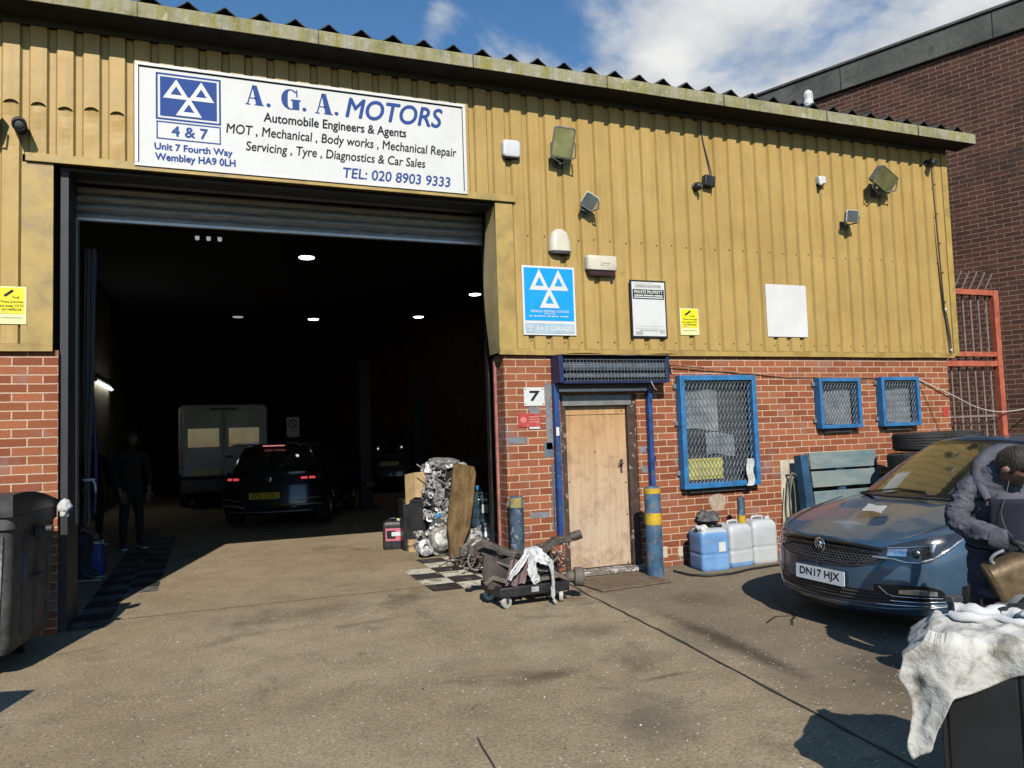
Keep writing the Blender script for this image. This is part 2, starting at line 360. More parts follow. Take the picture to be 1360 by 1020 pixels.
M['frame_white'] = mat('white_frame', (.70, .695, .67), .5, 0, .06, 3)
M['blue_print'] = mat('sign_blue', (.03, .075, .27), .7, 0, .1, spec=.2)
M['black_print'] = mat('sign_black', (.02, .02, .024), .7, 0, .05, spec=.2)
M['mot_blue'] = mat('bright_sign_blue', (.0, .33, .78), .45, 0, .05)
M['pale_print'] = mat('faded_sign_blue', (.36, .52, .62), .5, 0, .1)
M['grey_print'] = mat('faded_print', (.42, .42, .40), .6, 0, .2, 20)
M['yel'] = mat('sign_yellow', (.82, .74, .01), .5, 0, .05)
M['yel_pale'] = mat('sign_yellow_pale', (.80, .76, .36), .5, 0, .05)
M['red'] = mat('sign_red', (.46, .045, .04), .5, 0, .15, 10, (.6, .3, .28), .4, 15)
M['blue_paint'] = mat('window_blue', (.035, .18, .40), .5, 0, .25, 9, (.05, .10, .16), .6, 7, .002, 40)
M['navy_paint'] = mat('navy_paint', (.009, .022, .095), .5, 0, .3, 8, (.02, .025, .05), .7, 5)
M['navy_pole'] = mat('pole_blue', (.02, .065, .215), .45, 0, .3, 8, (.10, .10, .11), .6, 9, dlo=.56, dhi=.62)
M['bollard_blue'] = mat('scuffed_bollard_blue', (.055, .125, .215), .65, 0, .35, 7, (.17, .17, .16), .8, 9, .003, 30, dlo=.5, dhi=.6)
M['bollard_grey'] = mat('scuffed_bollard_slate', (.045, .075, .115), .6, 0, .4, 9, (.32, .33, .33), .7, 14, .004, 30, dlo=.54, dhi=.6)
M['bollard_yel'] = mat('scuffed_yellow', (.60, .38, .02), .6, 0, .2, 8, (.3, .25, .12), .7, 18)
M['galv'] = mat('galvanised_steel', (.42, .44, .45), .42, .7, .2, 12, (.2, .19, .17), .4, 8)
M['mesh'] = mat('weathered_mesh', (.22, .25, .28), .6, .2, .2, 30)
M['glass'] = mat('dusty_pane', (.05, .055, .06), .12, 0, .4, 2.5, (.13, .13, .12), .5, 3)
M['sheet_white'] = mat('pale_window_sheet', (.22, .24, .25), .5, 0, .35, 5)
M['wood_door'] = None
def wood(name, a, b, c, stretch=(30, 30, 1.2), rough=.7):
    m, n, p = new_mat(name); o = obj_coord(n); s = obj_coord(n, *stretch)
    f = noise_fac(n, s, 1, 6, .65, .35, .66); base = mixc(n, f, a, b)
    d = noise_fac(n, o, 4, 8, .72, .50, .72); base = mixc(n, mulf(n, d, .55), base, c)
    k = noise_fac(n, obj_coord(n, 3, 3, 1), 16, 5, .7, .60, .68); base = mixc(n, mulf(n, k, .5), base, c)
    n.links.new(base, p.inputs['Base Color']); p.inputs['Roughness'].default_value = rough; p.inputs['Specular IOR Level'].default_value = .2
    x = nd(n, 'ShaderNodeTexNoise', Scale=1, Detail=6); n.links.new(s, x.inputs['Vector']); add_bump(n, p, x.outputs['Fac'], .5, .004); return m
def door_mat():
    m, n, p = new_mat('worn_plywood'); o = obj_coord(n); st = obj_coord(n, 24, 24, 1.1)
    so = nd(n, 'ShaderNodeSeparateXYZ'); n.links.new(o, so.inputs[0])
    g = nd(n, 'ShaderNodeMapRange'); n.links.new(so.outputs['Z'], g.inputs['Value']); g.inputs['From Min'].default_value = .5; g.inputs['From Max'].default_value = 1.75
    f = noise_fac(n, st, 1, 6, .65, .35, .66)
    low = mixc(n, f, (.50, .37, .255), (.60, .46, .32)); top = mixc(n, f, (.47, .265, .115), (.58, .36, .17))
    base = mixc(n, g.outputs[0], low, top)
    d = noise_fac(n, o, 3.2, 8, .75, .50, .66, .4); base = mixc(n, mulf(n, d, .6), base, (.27, .165, .09))
    sc = noise_fac(n, obj_coord(n, 1, 1, .45), 26, 6, .75, .58, .66); base = mixc(n, mulf(n, sc, .6), base, (.20, .125, .07))
    k = noise_fac(n, obj_coord(n, 1, 1, .6), 9, 8, .8, .62, .68); base = mixc(n, mulf(n, k, .6), base, (.13, .085, .05))
    n.links.new(base, p.inputs['Base Color']); p.inputs['Roughness'].default_value = .75; p.inputs['Specular IOR Level'].default_value = .2
    x = nd(n, 'ShaderNodeTexNoise', Scale=1, Detail=6); n.links.new(st, x.inputs['Vector']); add_bump(n, p, x.outputs['Fac'], .4, .003); return m
M['wood_door'] = door_mat()
M['frame_brown'] = mat('peeling_brown_paint', (.07, .04, .028), .7, 0, .4, 10, (.42, .36, .30), .7, 12, .003, 30, dlo=.58, dhi=.63)
M['plank'] = wood('dirty_plank', (.085, .05, .022), (.25, .165, .075), (.035, .022, .012), (9, 9, 3.5))
M['pallet'] = wood('flaking_blue_wood', (.085, .165, .19), (.23, .27, .255), (.33, .27, .19), (1.6, 12, 6))
M['pallet_dk'] = mat('blue_wood_post', (.02, .075, .14), .7, 0, .4, 6, (.03, .04, .05), .6, 5)
M['card'] = mat('cardboard', (.50, .34, .17), .8, 0, .15, 8)
M['rust'] = mat('grimy_steel', (.10, .085, .07), .7, .3, .4, 12, (.20, .155, .115), .6, 14, .004, 60)
M['grease'] = mat('black_grease', (.02, .018, .017), .5, .2, .5, 12, (.08, .065, .055), .5, 15)
M['alu'] = mat('cast_aluminium', (.50, .485, .45), .5, .4, .35, 18, (.07, .065, .06), .85, 11, .004, 60, dlo=.48, dhi=.6)
M['alu2'] = mat('oily_aluminium', (.62, .61, .60), .42, .3, .45, 14, (.05, .048, .046), .75, 16, .004, 60, dlo=.46, dhi=.56)
M['hub'] = mat('rusty_cast_hub', (.17, .14, .115), .75, .2, .3, 20, (.09, .05, .03), .5, 10)
M['cloth_w'] = mat('white_rag', (.62, .615, .60), .9, 0, .12, 6, bump=.006, bs=25)
M['cloth_mauve'] = mat('mauve_rag', (.19, .13, .125), .9, 0, .3, 12, (.45, .40, .36), .4, 8)
M['blackplastic'] = mat('black_plastic', (.018, .018, .02), .45, 0, .3, 10, (.06, .055, .05), .4, 8)
M['greyplastic'] = mat('grey_plastic', (.06, .062, .065), .5, 0, .3, 10)
M['caster'] = mat('off_white_wheel', (.52, .50, .44), .6, 0, .25, 15)
M['jug_w'] = mat('milky_plastic', (.52, .545, .55), .45, 0, .1, 5, (.45, .45, .42), .4, 7)
M['jug_blue'] = mat('blue_fluid_plastic', (.17, .34, .62), .4, 0, .15, 4, (.32, .42, .55), .5, 6)
M['jug_w2'] = mat('grey_milky_plastic', (.44, .47, .49), .45, 0, .15, 5)
M['bottle'] = mat('blue_tinted_bottle', (.30, .50, .66), .12, 0, .1, 5, trans=.88)
M['bottle_clear'] = mat('clear_bottle', (.62, .70, .74), .12, 0, .1, 5, trans=.88)
M['cap_blue'] = mat('blue_cap', (.03, .28, .62), .4, 0, .1)
M['label_pink'] = mat('pink_label', (.62, .16, .22), .5, 0, .2, 20)
M['tyre'] = mat('tyre_rubber', (.022, .022, .023), .75, 0, .3, 14, (.06, .055, .05), .5, 6, .003, 60)
M['gate_red'] = mat('red_oxide_paint', (.46, .115, .065), .6, 0, .25, 7, (.28, .12, .09), .5, 8)
M['bar_grey'] = mat('grey_bar_paint', (.26, .20, .185), .6, .1, .25, 10, (.33, .16, .12), .5, 6)
M['white_pl'] = mat('white_plastic', (.62, .63, .62), .4, 0, .05)
M['cream_pl'] = mat('cream_plastic', (.64, .59, .46), .45, 0, .08, 6)
M['dark_lens'] = mat('dark_red_lens', (.05, .012, .012), .25, 0, .1)
M['lamp_grey'] = mat('lamp_casing', (.17, .17, .14), .5, .2, .25, 14)
M['lamp_white'] = mat('lamp_white_rim', (.66, .66, .62), .45, 0, .1)
M['lamp_glass'] = mat('lamp_glass', (.09, .11, .11), .25, 0, .3, 4)
M['lamp_glass_y'] = mat('lamp_glass_yellowed', (.26, .26, .11), .2, 0, .4, 4, (.10, .10, .06), .5, 5)
M['black'] = mat('matt_black', (.014, .014, .015), .5, 0, .2)
M['cable'] = mat('black_cable', (.02, .018, .018), .6, 0, .1)
M['cable_w'] = mat('pale_cable', (.58, .52, .44), .6, 0, .15)
M['hose'] = mat('grey_green_hose', (.16, .16, .125), .6, 0, .25, 9)
M['shutter'] = mat('shutter_steel', (.23, .225, .21), .5, .3, .3, 6, (.06, .06, .06), .5, 5, stretch=(1, 1, 6))
def cream_paint():
    return mat('cream_wall_paint', (.56, .50, .38), .85, 0, .15, 6, (.40, .26, .18), .8, 9, .004, 40, dlo=.56, dhi=.62)
M['cream_paint'] = cream_paint()
M['lamp_on'] = mat('lit_lamp', (1.0, .98, .92), .5, 0, 0, emit=8)
M['brake_on'] = mat('lit_tail_lamp', (1.0, .12, .13), .4, 0, 0, emit=.55)
M['brake_dim'] = mat('lit_brake_strip', (1.0, .30, .28), .4, 0, 0, emit=.7)

# ------------------------------------------------------------------ lettering
def text_mesh(body, x0, x1, z0, z1, m, parent, y=0.0, name='lettering', shear=0, offset=0, thick=0, spacing=1.0):
    cu = bpy.data.curves.new('text', 'FONT'); cu.body = body; cu.shear = shear; cu.extrude = thick; cu.resolution_u = 4; cu.space_character = spacing
    t = bpy.data.objects.new('text', cu); COL.objects.link(t)
    dg = bpy.context.evaluated_depsgraph_get(); me = bpy.data.meshes.new_from_object(t.evaluated_get(dg))
    bpy.data.objects.remove(t); bpy.data.curves.remove(cu)
    co = np.zeros(len(me.vertices) * 3); me.vertices.foreach_get('co', co); co = co.reshape(-1, 3)
    lo, hi = co.min(0), co.max(0); sx = (x1 - x0) / (hi[0] - lo[0]); sz = (z1 - z0) / (hi[1] - lo[1])
    out = np.stack([x0 + (co[:, 0] - lo[0]) * sx, np.full(len(co), y) - co[:, 2], z0 + (co[:, 1] - lo[1]) * sz], 1)
    if offset:   # heavier strokes: the same outlines again, shifted by a hair on layers of their own
        d = offset * (z1 - z0); bb = bmesh.new(); me.vertices.foreach_set('co', out.ravel())
        for k, (ax, az) in enumerate(((-d, 0), (d, 0), (0, d), (0, -d))):
            n0 = len(bb.verts); bb.from_mesh(me); bb.verts.ensure_lookup_table()
            for v in bb.verts[n0:]: v.co += Vector((ax, -.0002 * k, az))
        bb.to_mesh(me); bb.free()
    else: me.vertices.foreach_set('co', out.ravel())
    me.update(); me.name = name
    me.materials.clear(); me.materials.append(m)
    o = bpy.data.objects.new(name, me); COL.objects.link(o); o.parent = parent; return o
def flat_poly(name, polys, m, parent, y, bevel=0):
    b = MB()
    for pts in polys: b.f([b.v((px, y, pz)) for px, pz in pts])
    return b.build(name, m, parent, recalc=False)

# ================================================================== SETTING
b = MB(); b.f([b.v(p) for p in ((-160, -160, 0), (160, -160, 0), (160, 160, 0), (-160, 160, 0))])
tag(b.build('ground', M['ground']), kind='structure')
b = MB(); b.f([b.v(p) for p in ((-2.25, .30, .004), (9.2, .30, .004), (9.2, 26, .004), (-2.25, 26, .004))])
tag(b.build('garage_floor', M['floor']), kind='structure')
rng = random.Random(4)
b = MB()
def seam(pts, w, jit=.012):
    L = []
    for (x0, y0), (x1, y1) in zip(pts, pts[1:]):
        n_ = max(2, int(math.hypot(x1 - x0, y1 - y0) / .12))
        for k in range(n_): L.append((x0 + (x1 - x0) * k / n_, y0 + (y1 - y0) * k / n_))
    L.append(pts[-1]); prev = None
    for i, (x, y) in enumerate(L):
        x2, y2 = L[min(i + 1, len(L) - 1)]; x1, y1 = L[max(i - 1, 0)]; dx, dy = x2 - x1, y2 - y1; l = math.hypot(dx, dy) or 1
        ww = w * rng.uniform(.55, 1.3); jx = rng.uniform(-jit, jit)
        a = b.v((x - dy / l * (ww + jx), y + dx / l * (ww + jx), .004)); c = b.v((x + dy / l * (ww - jx), y - dx / l * (ww - jx), .004))
        if prev: b.f([prev[0], a, c, prev[1]])
        prev = (a, c)
seam([(3.36, -.25), (3.28, -.86), (3.16, -2.4), (3.02, -3.7), (2.91, -4.71), (2.80, -5.6), (2.6, -8)], .011, .006)
seam([(4.9, -1.5), (4.55, -1.95), (4.35, -2.4), (4.12, -2.62)], .012)
seam([(4.35, -2.4), (4.2, -2.35), (4.0, -2.48)], .009)
seam([(1.25, -3.6), (1.22, -3.85), (1.20, -4.1)], .004, .002)
tag(b.build('road_seam', M['crack']), kind='structure')
b = MB(); rr_ = random.Random(77)
for k in range(4200):
    x, y = rr_.uniform(-2.2, 5.2), -6.3 + 6.1 * rr_.random() ** 1.5
    if rr_.random() > (1.0 if x > 2.4 else .62): continue
    sz = rr_.uniform(.0014, .0042) * (1.6 if rr_.random() < .06 else 1); a_ = rr_.uniform(0, 6.3); b.mi = 0 if rr_.random() < .72 else 1
    b.obox((x, y, sz * .35), (sz * rr_.uniform(1, 2.6), sz, sz * .8), (rr_.uniform(-.3, .3), rr_.uniform(-.3, .3), a_))
tag(b.build('gravel_bits', [mat('pale_chip', (.66, .62, .53), .8, 0, .3, 3), mat('dark_chip', (.05, .042, .034), .8, 0, .3, 3)]), kind='stuff')
# painted checkerboard strips along both sides of the doorway
wt, bt = MB(), MB()
def tile(x, y, w, h, white):
    q = wt if white else bt
    j = lambda: rng.uniform(-.006, .006)
    q.f([q.v((x + j(), y + j(), .008)), q.v((x + w + j(), y + j(), .008)), q.v((x + w + j(), y + h + j(), .008)), q.v((x + j(), y + h + j(), .008))])
for i in range(3):
    for j in range(6):
        if i == 0 and j in (4, 5): continue
        tile(2.03 + i * .325 if i < 2 else 2.68, .02 + j * .325, .317 if i < 2 else .14, .317, (i + j) % 2 == 1)
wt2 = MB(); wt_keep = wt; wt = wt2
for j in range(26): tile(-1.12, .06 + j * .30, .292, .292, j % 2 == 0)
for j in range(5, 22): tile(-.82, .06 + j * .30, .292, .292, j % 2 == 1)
wt = wt_keep
M['shaded_dirty_tile'] = mat('shaded_white_paint', (.17, .16, .14), .8, 0, .3, 8, (.06, .05, .04), .9, 5, dlo=.45, dhi=.58)  # worn white tile paint, its base colour darkened for the shade on this strip
tag(wt2.build('dirty_floor_checks', M['shaded_dirty_tile']), kind='structure')
tag(wt.build('white_floor_checks', M['white_tile']), kind='structure'); tag(bt.build('black_floor_checks', M['black_tile']), kind='structure')

# ================================================================== GARAGE
G = thing('garage_building', 'motor workshop with ochre ribbed cladding over red brick and a wide open roller doorway', 'building')
XL, XR = -2.7, 9.43
def crest(name, x0, x1, z0, z1, nz=1, dents=None, screws=()):
    """trapezoidal steel sheet: wide crest, narrow trough, 200 mm pitch"""
    b = MB(); P = .2; prof = []
    k0 = math.floor(x0 / P) - 1
    x = k0 * P
    while x < x1 + P:
        prof += [(x, -.033), (x + .120, -.033), (x + .137, -.003), (x + .183, -.003)]; x += P
    pts = []
    for (xa, ya), (xb, yb) in zip(prof, prof[1:]):
        if xb <= x0 or xa >= x1: continue
        if xa < x0: ya += (yb - ya) * (x0 - xa) / (xb - xa); xa = x0
        e = (xb, yb)
        if xb > x1: e = (x1, ya + (yb - ya) * (x1 - xa) / (xb - xa))
        if not pts: pts.append((xa, ya))
        pts.append(e)
    if dents:
        fine = []
        for (xa, ya), (xb, yb) in zip(pts, pts[1:]):
            m_ = 8 if ya == yb and xb - xa > .06 else 1
            for k in range(m_): fine.append((xa + (xb - xa) * k / m_, ya + (yb - ya) * k / m_))
        fine.append(pts[-1]); pts = fine
    zs = [z0 + (z1 - z0) * k / nz for k in range(nz + 1)]
    cols = []
    for px, py in pts:
        cols.append([b.v((px, dents(px, py, z) if dents else py, z)) for z in zs])
    for c0, c1 in zip(cols, cols[1:]):
        for k in range(nz): b.f([c0[k], c1[k], c1[k + 1], c0[k + 1]])
    b.mi = 1
    for zz in screws:
        x = k0 * P
        while x < x1:
            xs = x + .159
            if x0 + .02 < xs < x1 - .02: b.lathe([(.009, 0), (.009, .004), (.004, .007)], (xs + rng.uniform(-.004, .004), -.002, zz + rng.uniform(-.012, .012)), (0, -1, 0), 8)
            x += P
    return b.build(name, [M['ochre'], M['screw']], G, recalc=False)
def dented_bay(name, x0, x1, z0, z1, zl):
    """ribbed sheet whose wide ribs are pinched: straight lip at zl with a lens shaped hollow above it"""
    b = MB(); P = .2; k = math.floor(x0 / P); prof = []
    while k * P < x1 + .01:
        x = k * P
        for i in range(11): prof.append((x + .120 * i / 10, -.033, 1 - (2 * i / 10 - 1) ** 2))
        prof += [(x + .137, -.003, -1), (x + .183, -.003, -1)]; k += 1
    prof = [q for q in prof if x0 - 1e-6 <= q[0] <= x1 + 1e-6]
    prof = [(x0, prof[0][1], -1)] + prof + [(x1, prof[-1][1], -1)]; cols = []
    for px, py, e in prof:
        jz = .012 * math.sin(math.floor(px / P) * 2.3)
        zz = zl + jz
        if e < 0: rows = [(z0 + (zz - z0) * i / 8, py) for i in range(9)] + [(zz, py), (zz + .004, py), (zz + .006, py)] + [(zz + .006 + (z1 - zz - .006) * i / 8, py) for i in range(1, 9)]
        else:
            h = .004 + .036 * e ** .7; bul = lambda z: -.007 * e * math.exp(-(zz - z) / .12) + .005 * e * math.sin((z - zz) * 26 + px * 9) * math.exp(-(zz - z) / .35)
            rows = [(z0 + (zz - z0) * i / 8, py + bul(z0 + (zz - z0) * i / 8)) for i in range(9)] + [(zz + .002, py + .028 * min(1, e * 3)), (zz + h * .8, py + .026 * min(1, e * 3)), (zz + h, py)] + [(zz + h + (z1 - zz - h) * i / 8, py - .003 * e * math.exp(-i / 1.5)) for i in range(1, 9)]
        cols.append([b.v((px, y, z)) for z, y in rows])
    for c0, c1 in zip(cols, cols[1:]):
        for k in range(len(c0) - 1): b.f([c0[k], c1[k], c1[k + 1], c0[k + 1]])
    return b.build(name, [M['ochre'], M['screw']], G, recalc=False)
# upper band split so the bruised bays left of the sign can be shaped
dented_bay('cladding_panel', XL, -.598, 4.03, 5.3, 4.44)
crest('cladding_panel', -.598, XR - .10, 4.03, 5.3, 1, None, ())
crest('cladding_panel', XL, -1.46, 2.41, 4.03, 1, None, (2.47, 3.3))
crest('cladding_panel', 2.985, XR - .10, 2.41, 4.03, 1, None, (2.49, 3.62))
b = MB()
b.box(-1.46, -1.225, -.036, -.006, 2.37, 3.955); b.build('door_jamb_trim', M['ochre_trim'], G, bevel=.003)
b = MB(); b.box(2.79, 2.985, -.036, -.006, 2.37, 3.955); b.build('door_jamb_trim', M['ochre_trim'], G, bevel=.003)
b = MB()
b.prism([(-1.43, 3.957), (3.015, 3.957), (3.015, 4.03), (-1.43, 4.03)], -.062, -.002, lambda a, z, d: (a, d, z))
b.build('lintel_trim', M['ochre_trim'], G, bevel=.004)
b = MB()  # bent flashing on the right inner reveal
b.grid(lambda u, v: (2.79 - .045 * math.sin(math.pi * min(1, v * 1.1)) ** 1.2 * u, -.03 + .30 * u, 2.37 + 1.58 * v), 6, 22)
b.build('bent_reveal_flashing', M['yellow_old'], G, smooth=40)
b = MB(); b.prism([(XR - .10, 2.37), (XR, 2.37), (XR, 5.3), (XR - .10, 5.3)], -.042, .0, lambda a, z, d: (a, d, z))
b.box(XR - .012, XR, .0, .12, 2.37, 5.3); b.build('corner_trim', M['ochre_trim'], G, bevel=.003)
for xa, xb in ((XL, -1.225), (2.79, XR - .101)):
    b = MB(); n_ = 30
    b.loft([[(x, -.047, 2.345 + .008 * mnoise.noise((x * 1.3, 0, 0))), (x, -.05, 2.405 + .004 * mnoise.noise((x, 3, 0))), (x, -.001, 2.409), (x, -.001, 2.35)] for x in [xa + (xb - xa) * k / n_ for k in range(n_ + 1)]])
    b.build('drip_trim', M['ochre_trim'], G)
# brick: left pier and right wall with real openings
b = MB(); b.box(XL, -1.19, .0, .30, 0, 2.36); b.build('brick_pier', M['brick'], G)
WIN = [(4.92, 5.97, .84, 2.12), (6.92, 7.58, 1.46, 2.08), (7.93, 8.58, 1.46, 2.09)]
DX0, DX1, DZ = 3.47, 4.40, 1.93
b = MB()
def wall(x0, x1, z0, z1): b.box(x0, x1, .0, .24, z0, z1)
wall(2.84, DX0, 0, 2.36); wall(DX0, DX1, DZ, 2.36); wall(DX1, WIN[0][0], 0, 2.36)
xs = [WIN[0][0], WIN[0][1], WIN[1][0], WIN[1][1], WIN[2][0], WIN[2][1], 9.23]
for i in range(6):
    if i % 2 == 0:
        w = WIN[i // 2]; wall(xs[i], xs[i + 1], 0, w[2]); wall(xs[i], xs[i + 1], w[3], 2.36)
    else: wall(xs[i], xs[i + 1], 0, 2.36)
b.build('brick_wall', M['brick'], G)
b = MB(); b.box(9.0, 9.229, .24, 26, 0, 5.2); b.box(9.23, 9.36, .12, 26, 2.4, 5.2)
b.build('side_wall', M['brick'], G)
# grey and cream paint left on the bricks
def patches(name, rects, m):
    for x0, x1, z0, z1 in rects:
        b = MB(); n_ = 10
        pts = [(x0 + (x1 - x0) * k / n_, z0) for k in range(n_)] + [(x1, z0 + (z1 - z0) * k / n_) for k in range(n_)] + [(x1 - (x1 - x0) * k / n_, z1) for k in range(n_)] + [(x0, z1 - (z1 - z0) * k / n_) for k in range(n_)]
        b.f([b.v((x + rng.uniform(-.006, .006), -.002, z + rng.uniform(-.004, .004))) for x, z in pts]); b.build(name, m, G, recalc=False)
M['grey_paint'] = mat('grey_masonry_paint', (.20, .21, .23), .85, 0, .25, 8, (.24, .12, .08), .7, 14, dlo=.56, dhi=.62)
M['teal_paint'] = mat('blue_grey_masonry_paint', (.10, .15, .19), .85, 0, .25, 8, (.24, .12, .08), .7, 14, dlo=.56, dhi=.62)
patches('grey_paint_patch', [(2.86, 3.07, 1.42, 1.49), (3.30, 3.37, 1.35, 2.05), (2.83, 3.02, .77, .84), (3.08, 3.30, .64, .70), (3.11, 3.24, 1.72, 1.80), (4.44, 4.52, 1.05, 1.12), (4.42, 4.50, 1.27, 1.34)], M['grey_paint'])
patches('blue_grey_paint_patch', [(3.27, 3.37, 1.27, 1.42), (3.44, 3.468, .5, .8), (3.34, 3.37, .5, 1.2)], M['teal_paint'])
patches('cream_paint_patch', [(6.34, 6.72, .35, 1.10)], M['cream_paint'])
b = MB()
ring = [(5.42 + .115 * math.cos(a) * (1 + .12 * math.sin(3 * a)), .66 + .11 * math.sin(a) * (1 + .1 * math.cos(2 * a))) for a in [k * 2 * math.pi / 22 for k in range(22)]]
b.f([b.v((x, -.003, z)) for x, z in ring]); b.build('mortar_smear', mat('mortar_smear', (.46, .36, .27), .9, 0, .3, 20, (.3, .15, .1), .6, 16), G, recalc=False)
patches('mortar_smear', [(4.62, 4.72, .10, .22), (4.86, 4.92, .10, .20)], M['cream_paint'])
# interior shell
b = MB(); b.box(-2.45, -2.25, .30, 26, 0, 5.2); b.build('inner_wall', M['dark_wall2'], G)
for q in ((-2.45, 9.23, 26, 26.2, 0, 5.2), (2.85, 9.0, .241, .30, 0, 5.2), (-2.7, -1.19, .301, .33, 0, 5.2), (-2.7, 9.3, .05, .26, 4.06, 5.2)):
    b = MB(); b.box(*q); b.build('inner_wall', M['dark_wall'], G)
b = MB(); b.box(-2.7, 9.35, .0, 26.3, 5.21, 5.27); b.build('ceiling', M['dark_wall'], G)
b = MB(); b.box(-1.19, 2.85, .04, .26, 3.93, 4.05); b.build('lintel_beam', M['black'], G)
M['guide'] = mat('guide_steel', (.05, .05, .055), .6, .4, .2)
b = MB(); b.box(-1.185, -1.125, .05, .60, 0, 3.95); b.build('shutter_guide', M['guide'], G)
b = MB(); b.box(2.830, 2.849, .46, .54, 0, 3.95); b.build('shutter_guide', M['black'], G)
b = MB(); b.box(2.812, 2.838, .215, .245, .0, 2.33); b.build('jamb_edge_strip', mat('pinkish_edge_paint', (.42, .16, .13), .7, 0, .3, 9, (.12, .06, .05), .6, 8), G)
b = MB(); b.box(-1.122, -1.108, .42, .53, .85, 3.62); b.build('guide_edge', mat('worn_guide_edge', (.30, .29, .26), .5, .5, .2), G)
# roller shutter, part lowered
b = MB(); pts = []
z = 4.06
while z > 3.67:
    for k in range(6): pts.append((.50 - .017 * math.sin(math.pi * k / 6), z - .0875 * k / 6))
    z -= .0875
b.loft([[(-1.125, y, zz), (2.822, y, zz)] for y, zz in pts], cap=False, closed=False)
b.build('roller_shutter', M['shutter'], G, smooth=30)
b = MB(); b.box(-1.125, 2.822, .475, .525, 3.615, 3.648); b.build('shutter_bottom_rail', M['galv'], G, bevel=.004)
b = MB(); b.box(-1.19, 2.85, .48, .52, 4.05, 5.2); b.build('shutter_headwall', M['black'], G)
# gutter + roof
b = MB(); n_ = 60
def gsec(x):
    s_ = .006 * mnoise.noise((x * .9, 1, 0))
    return [(x, -.345, 5.205 + s_), (x, -.35, 5.34 + s_), (x, -.32, 5.34 + s_), (x, -.318, 5.235 + s_), (x, -.05, 5.235), (x, -.048, 5.205)]
b.loft([gsec(XL + (9.62 - XL) * k / n_) for k in range(n_ + 1)])
b.bm.normal_update()
bmesh.ops.recalc_face_normals(b.bm, faces=b.bm.faces)
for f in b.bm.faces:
    if f.normal.z < -.7: f.material_index = 1  # undersides take a darker cement with their shade put into the colour
b.build('gutter', [M['moss'], mat('shaded_cement', (.10, .097, .08), .9, 0, .35, 5, (.04, .04, .03), .5, 4)], G, bevel=.006)
b = MB(); x = XL + .62
while x < 9.6:
    b.box(x, x + .009, -.3535, -.349, 5.206, 5.338); b.build('gutter_joint', M['black'], G); b = MB(); x += 1.52
b.bm.free()
b = MB(); b.box(XL, 9.42, -.048, -.03, 5.15, 5.30); b.build('eaves_board', mat('eaves_board', (.045, .042, .03), .8, 0, .3, 5), G)
b = MB(); N = 0; pts = []
x = XL
while x < 9.58:
    ph = (x / .305) % 1.0; h = max(0, 1 - abs(ph - .5) * 2.9); h = h * .075 if h < .8 else .06 + .015 * (1 - ((ph - .5) / .07) ** 2 * .6)
    pts.append((x, h)); x += .0305 / 2
rows = [(-.34, 5.345), (13, 7.1), (26.5, 5.35)]
g = [[b.v((px, y, zz + h)) for px, h in pts] for y, zz in rows]; g2 = [[b.v((px, y, zz + h - .011)) for px, h in pts] for y, zz in rows]
for q in (g, g2):
    for r0, r1 in zip(q, q[1:]):
        for k in range(len(pts) - 1): b.f([r0[k], r0[k + 1], r1[k + 1], r1[k]])
for k in range(len(pts) - 1): b.f([g[0][k], g2[0][k], g2[0][k + 1], g[0][k + 1]])
b.build('corrugated_roof', M['roof'], G, smooth=50, recalc=False)
tag(G, None)
# --- boarded side door
b = MB(); b.box(3.545, 4.295, .07, .115, .06, 1.70); b.build('door', M['wood_door'], G, bevel=.003); door = bpy.data.objects['door']
b = MB(); b.box(3.545, 4.295, .068, .112, 1.705, 1.80); b.build('top_board', M['wood_door'], door, bevel=.003)
b = MB(); b.obox((4.215, .060, 1.13), (.020, .010, .13)); b.cyl((4.215, .06, 1.16), (4.215, .03, 1.16), .014); b.cyl((4.215, .035, 1.16), (4.17, .03, 1.155), .008); b.obox((4.22, .058, 1.19), (.03, .012, .03)); b.build('handle', M['rust'], door)
b = MB()
for q in ((4.255, .075), (3.58, .99), (4.27, .6), (4.25, 1.74), (3.9, 1.3), (4.27, .95)): b.lathe([(.008, 0), (.008, .003)], (q[0], .0665, q[1]), (0, -1, 0), 8)
b.build('bolt', M['black'], door)
b = MB(); b.box(3.47, 3.543, .02, .14, .02, 1.93); b.box(4.297, 4.40, .02, .14, .02, 1.93); b.box(3.543, 4.297, .04, .14, 1.80, 1.93); b.build('door_frame', M['frame_brown'], G, bevel=.004)
b = MB(); b.box(3.50, 4.34, .008, .018, 1.805, 1.915); b.build('grey_head_plate', mat('grey_plate', (.22, .22, .21), .6, .2, .2), G)
b = MB(); b.box(3.44, 4.44, -.10, .10, .005, .05); b.build('door_step', mat('chipped_step', (.20, .165, .13), .85, 0, .3, 10, (.60, .56, .50), .8, 9, .004, 40, dlo=.52, dhi=.57), G, bevel=.006)
b = MB(); b.box(3.3, 4.6, .14, .20, 0, 2.1); b.build('door_backing', M['black'], G)
b = MB()
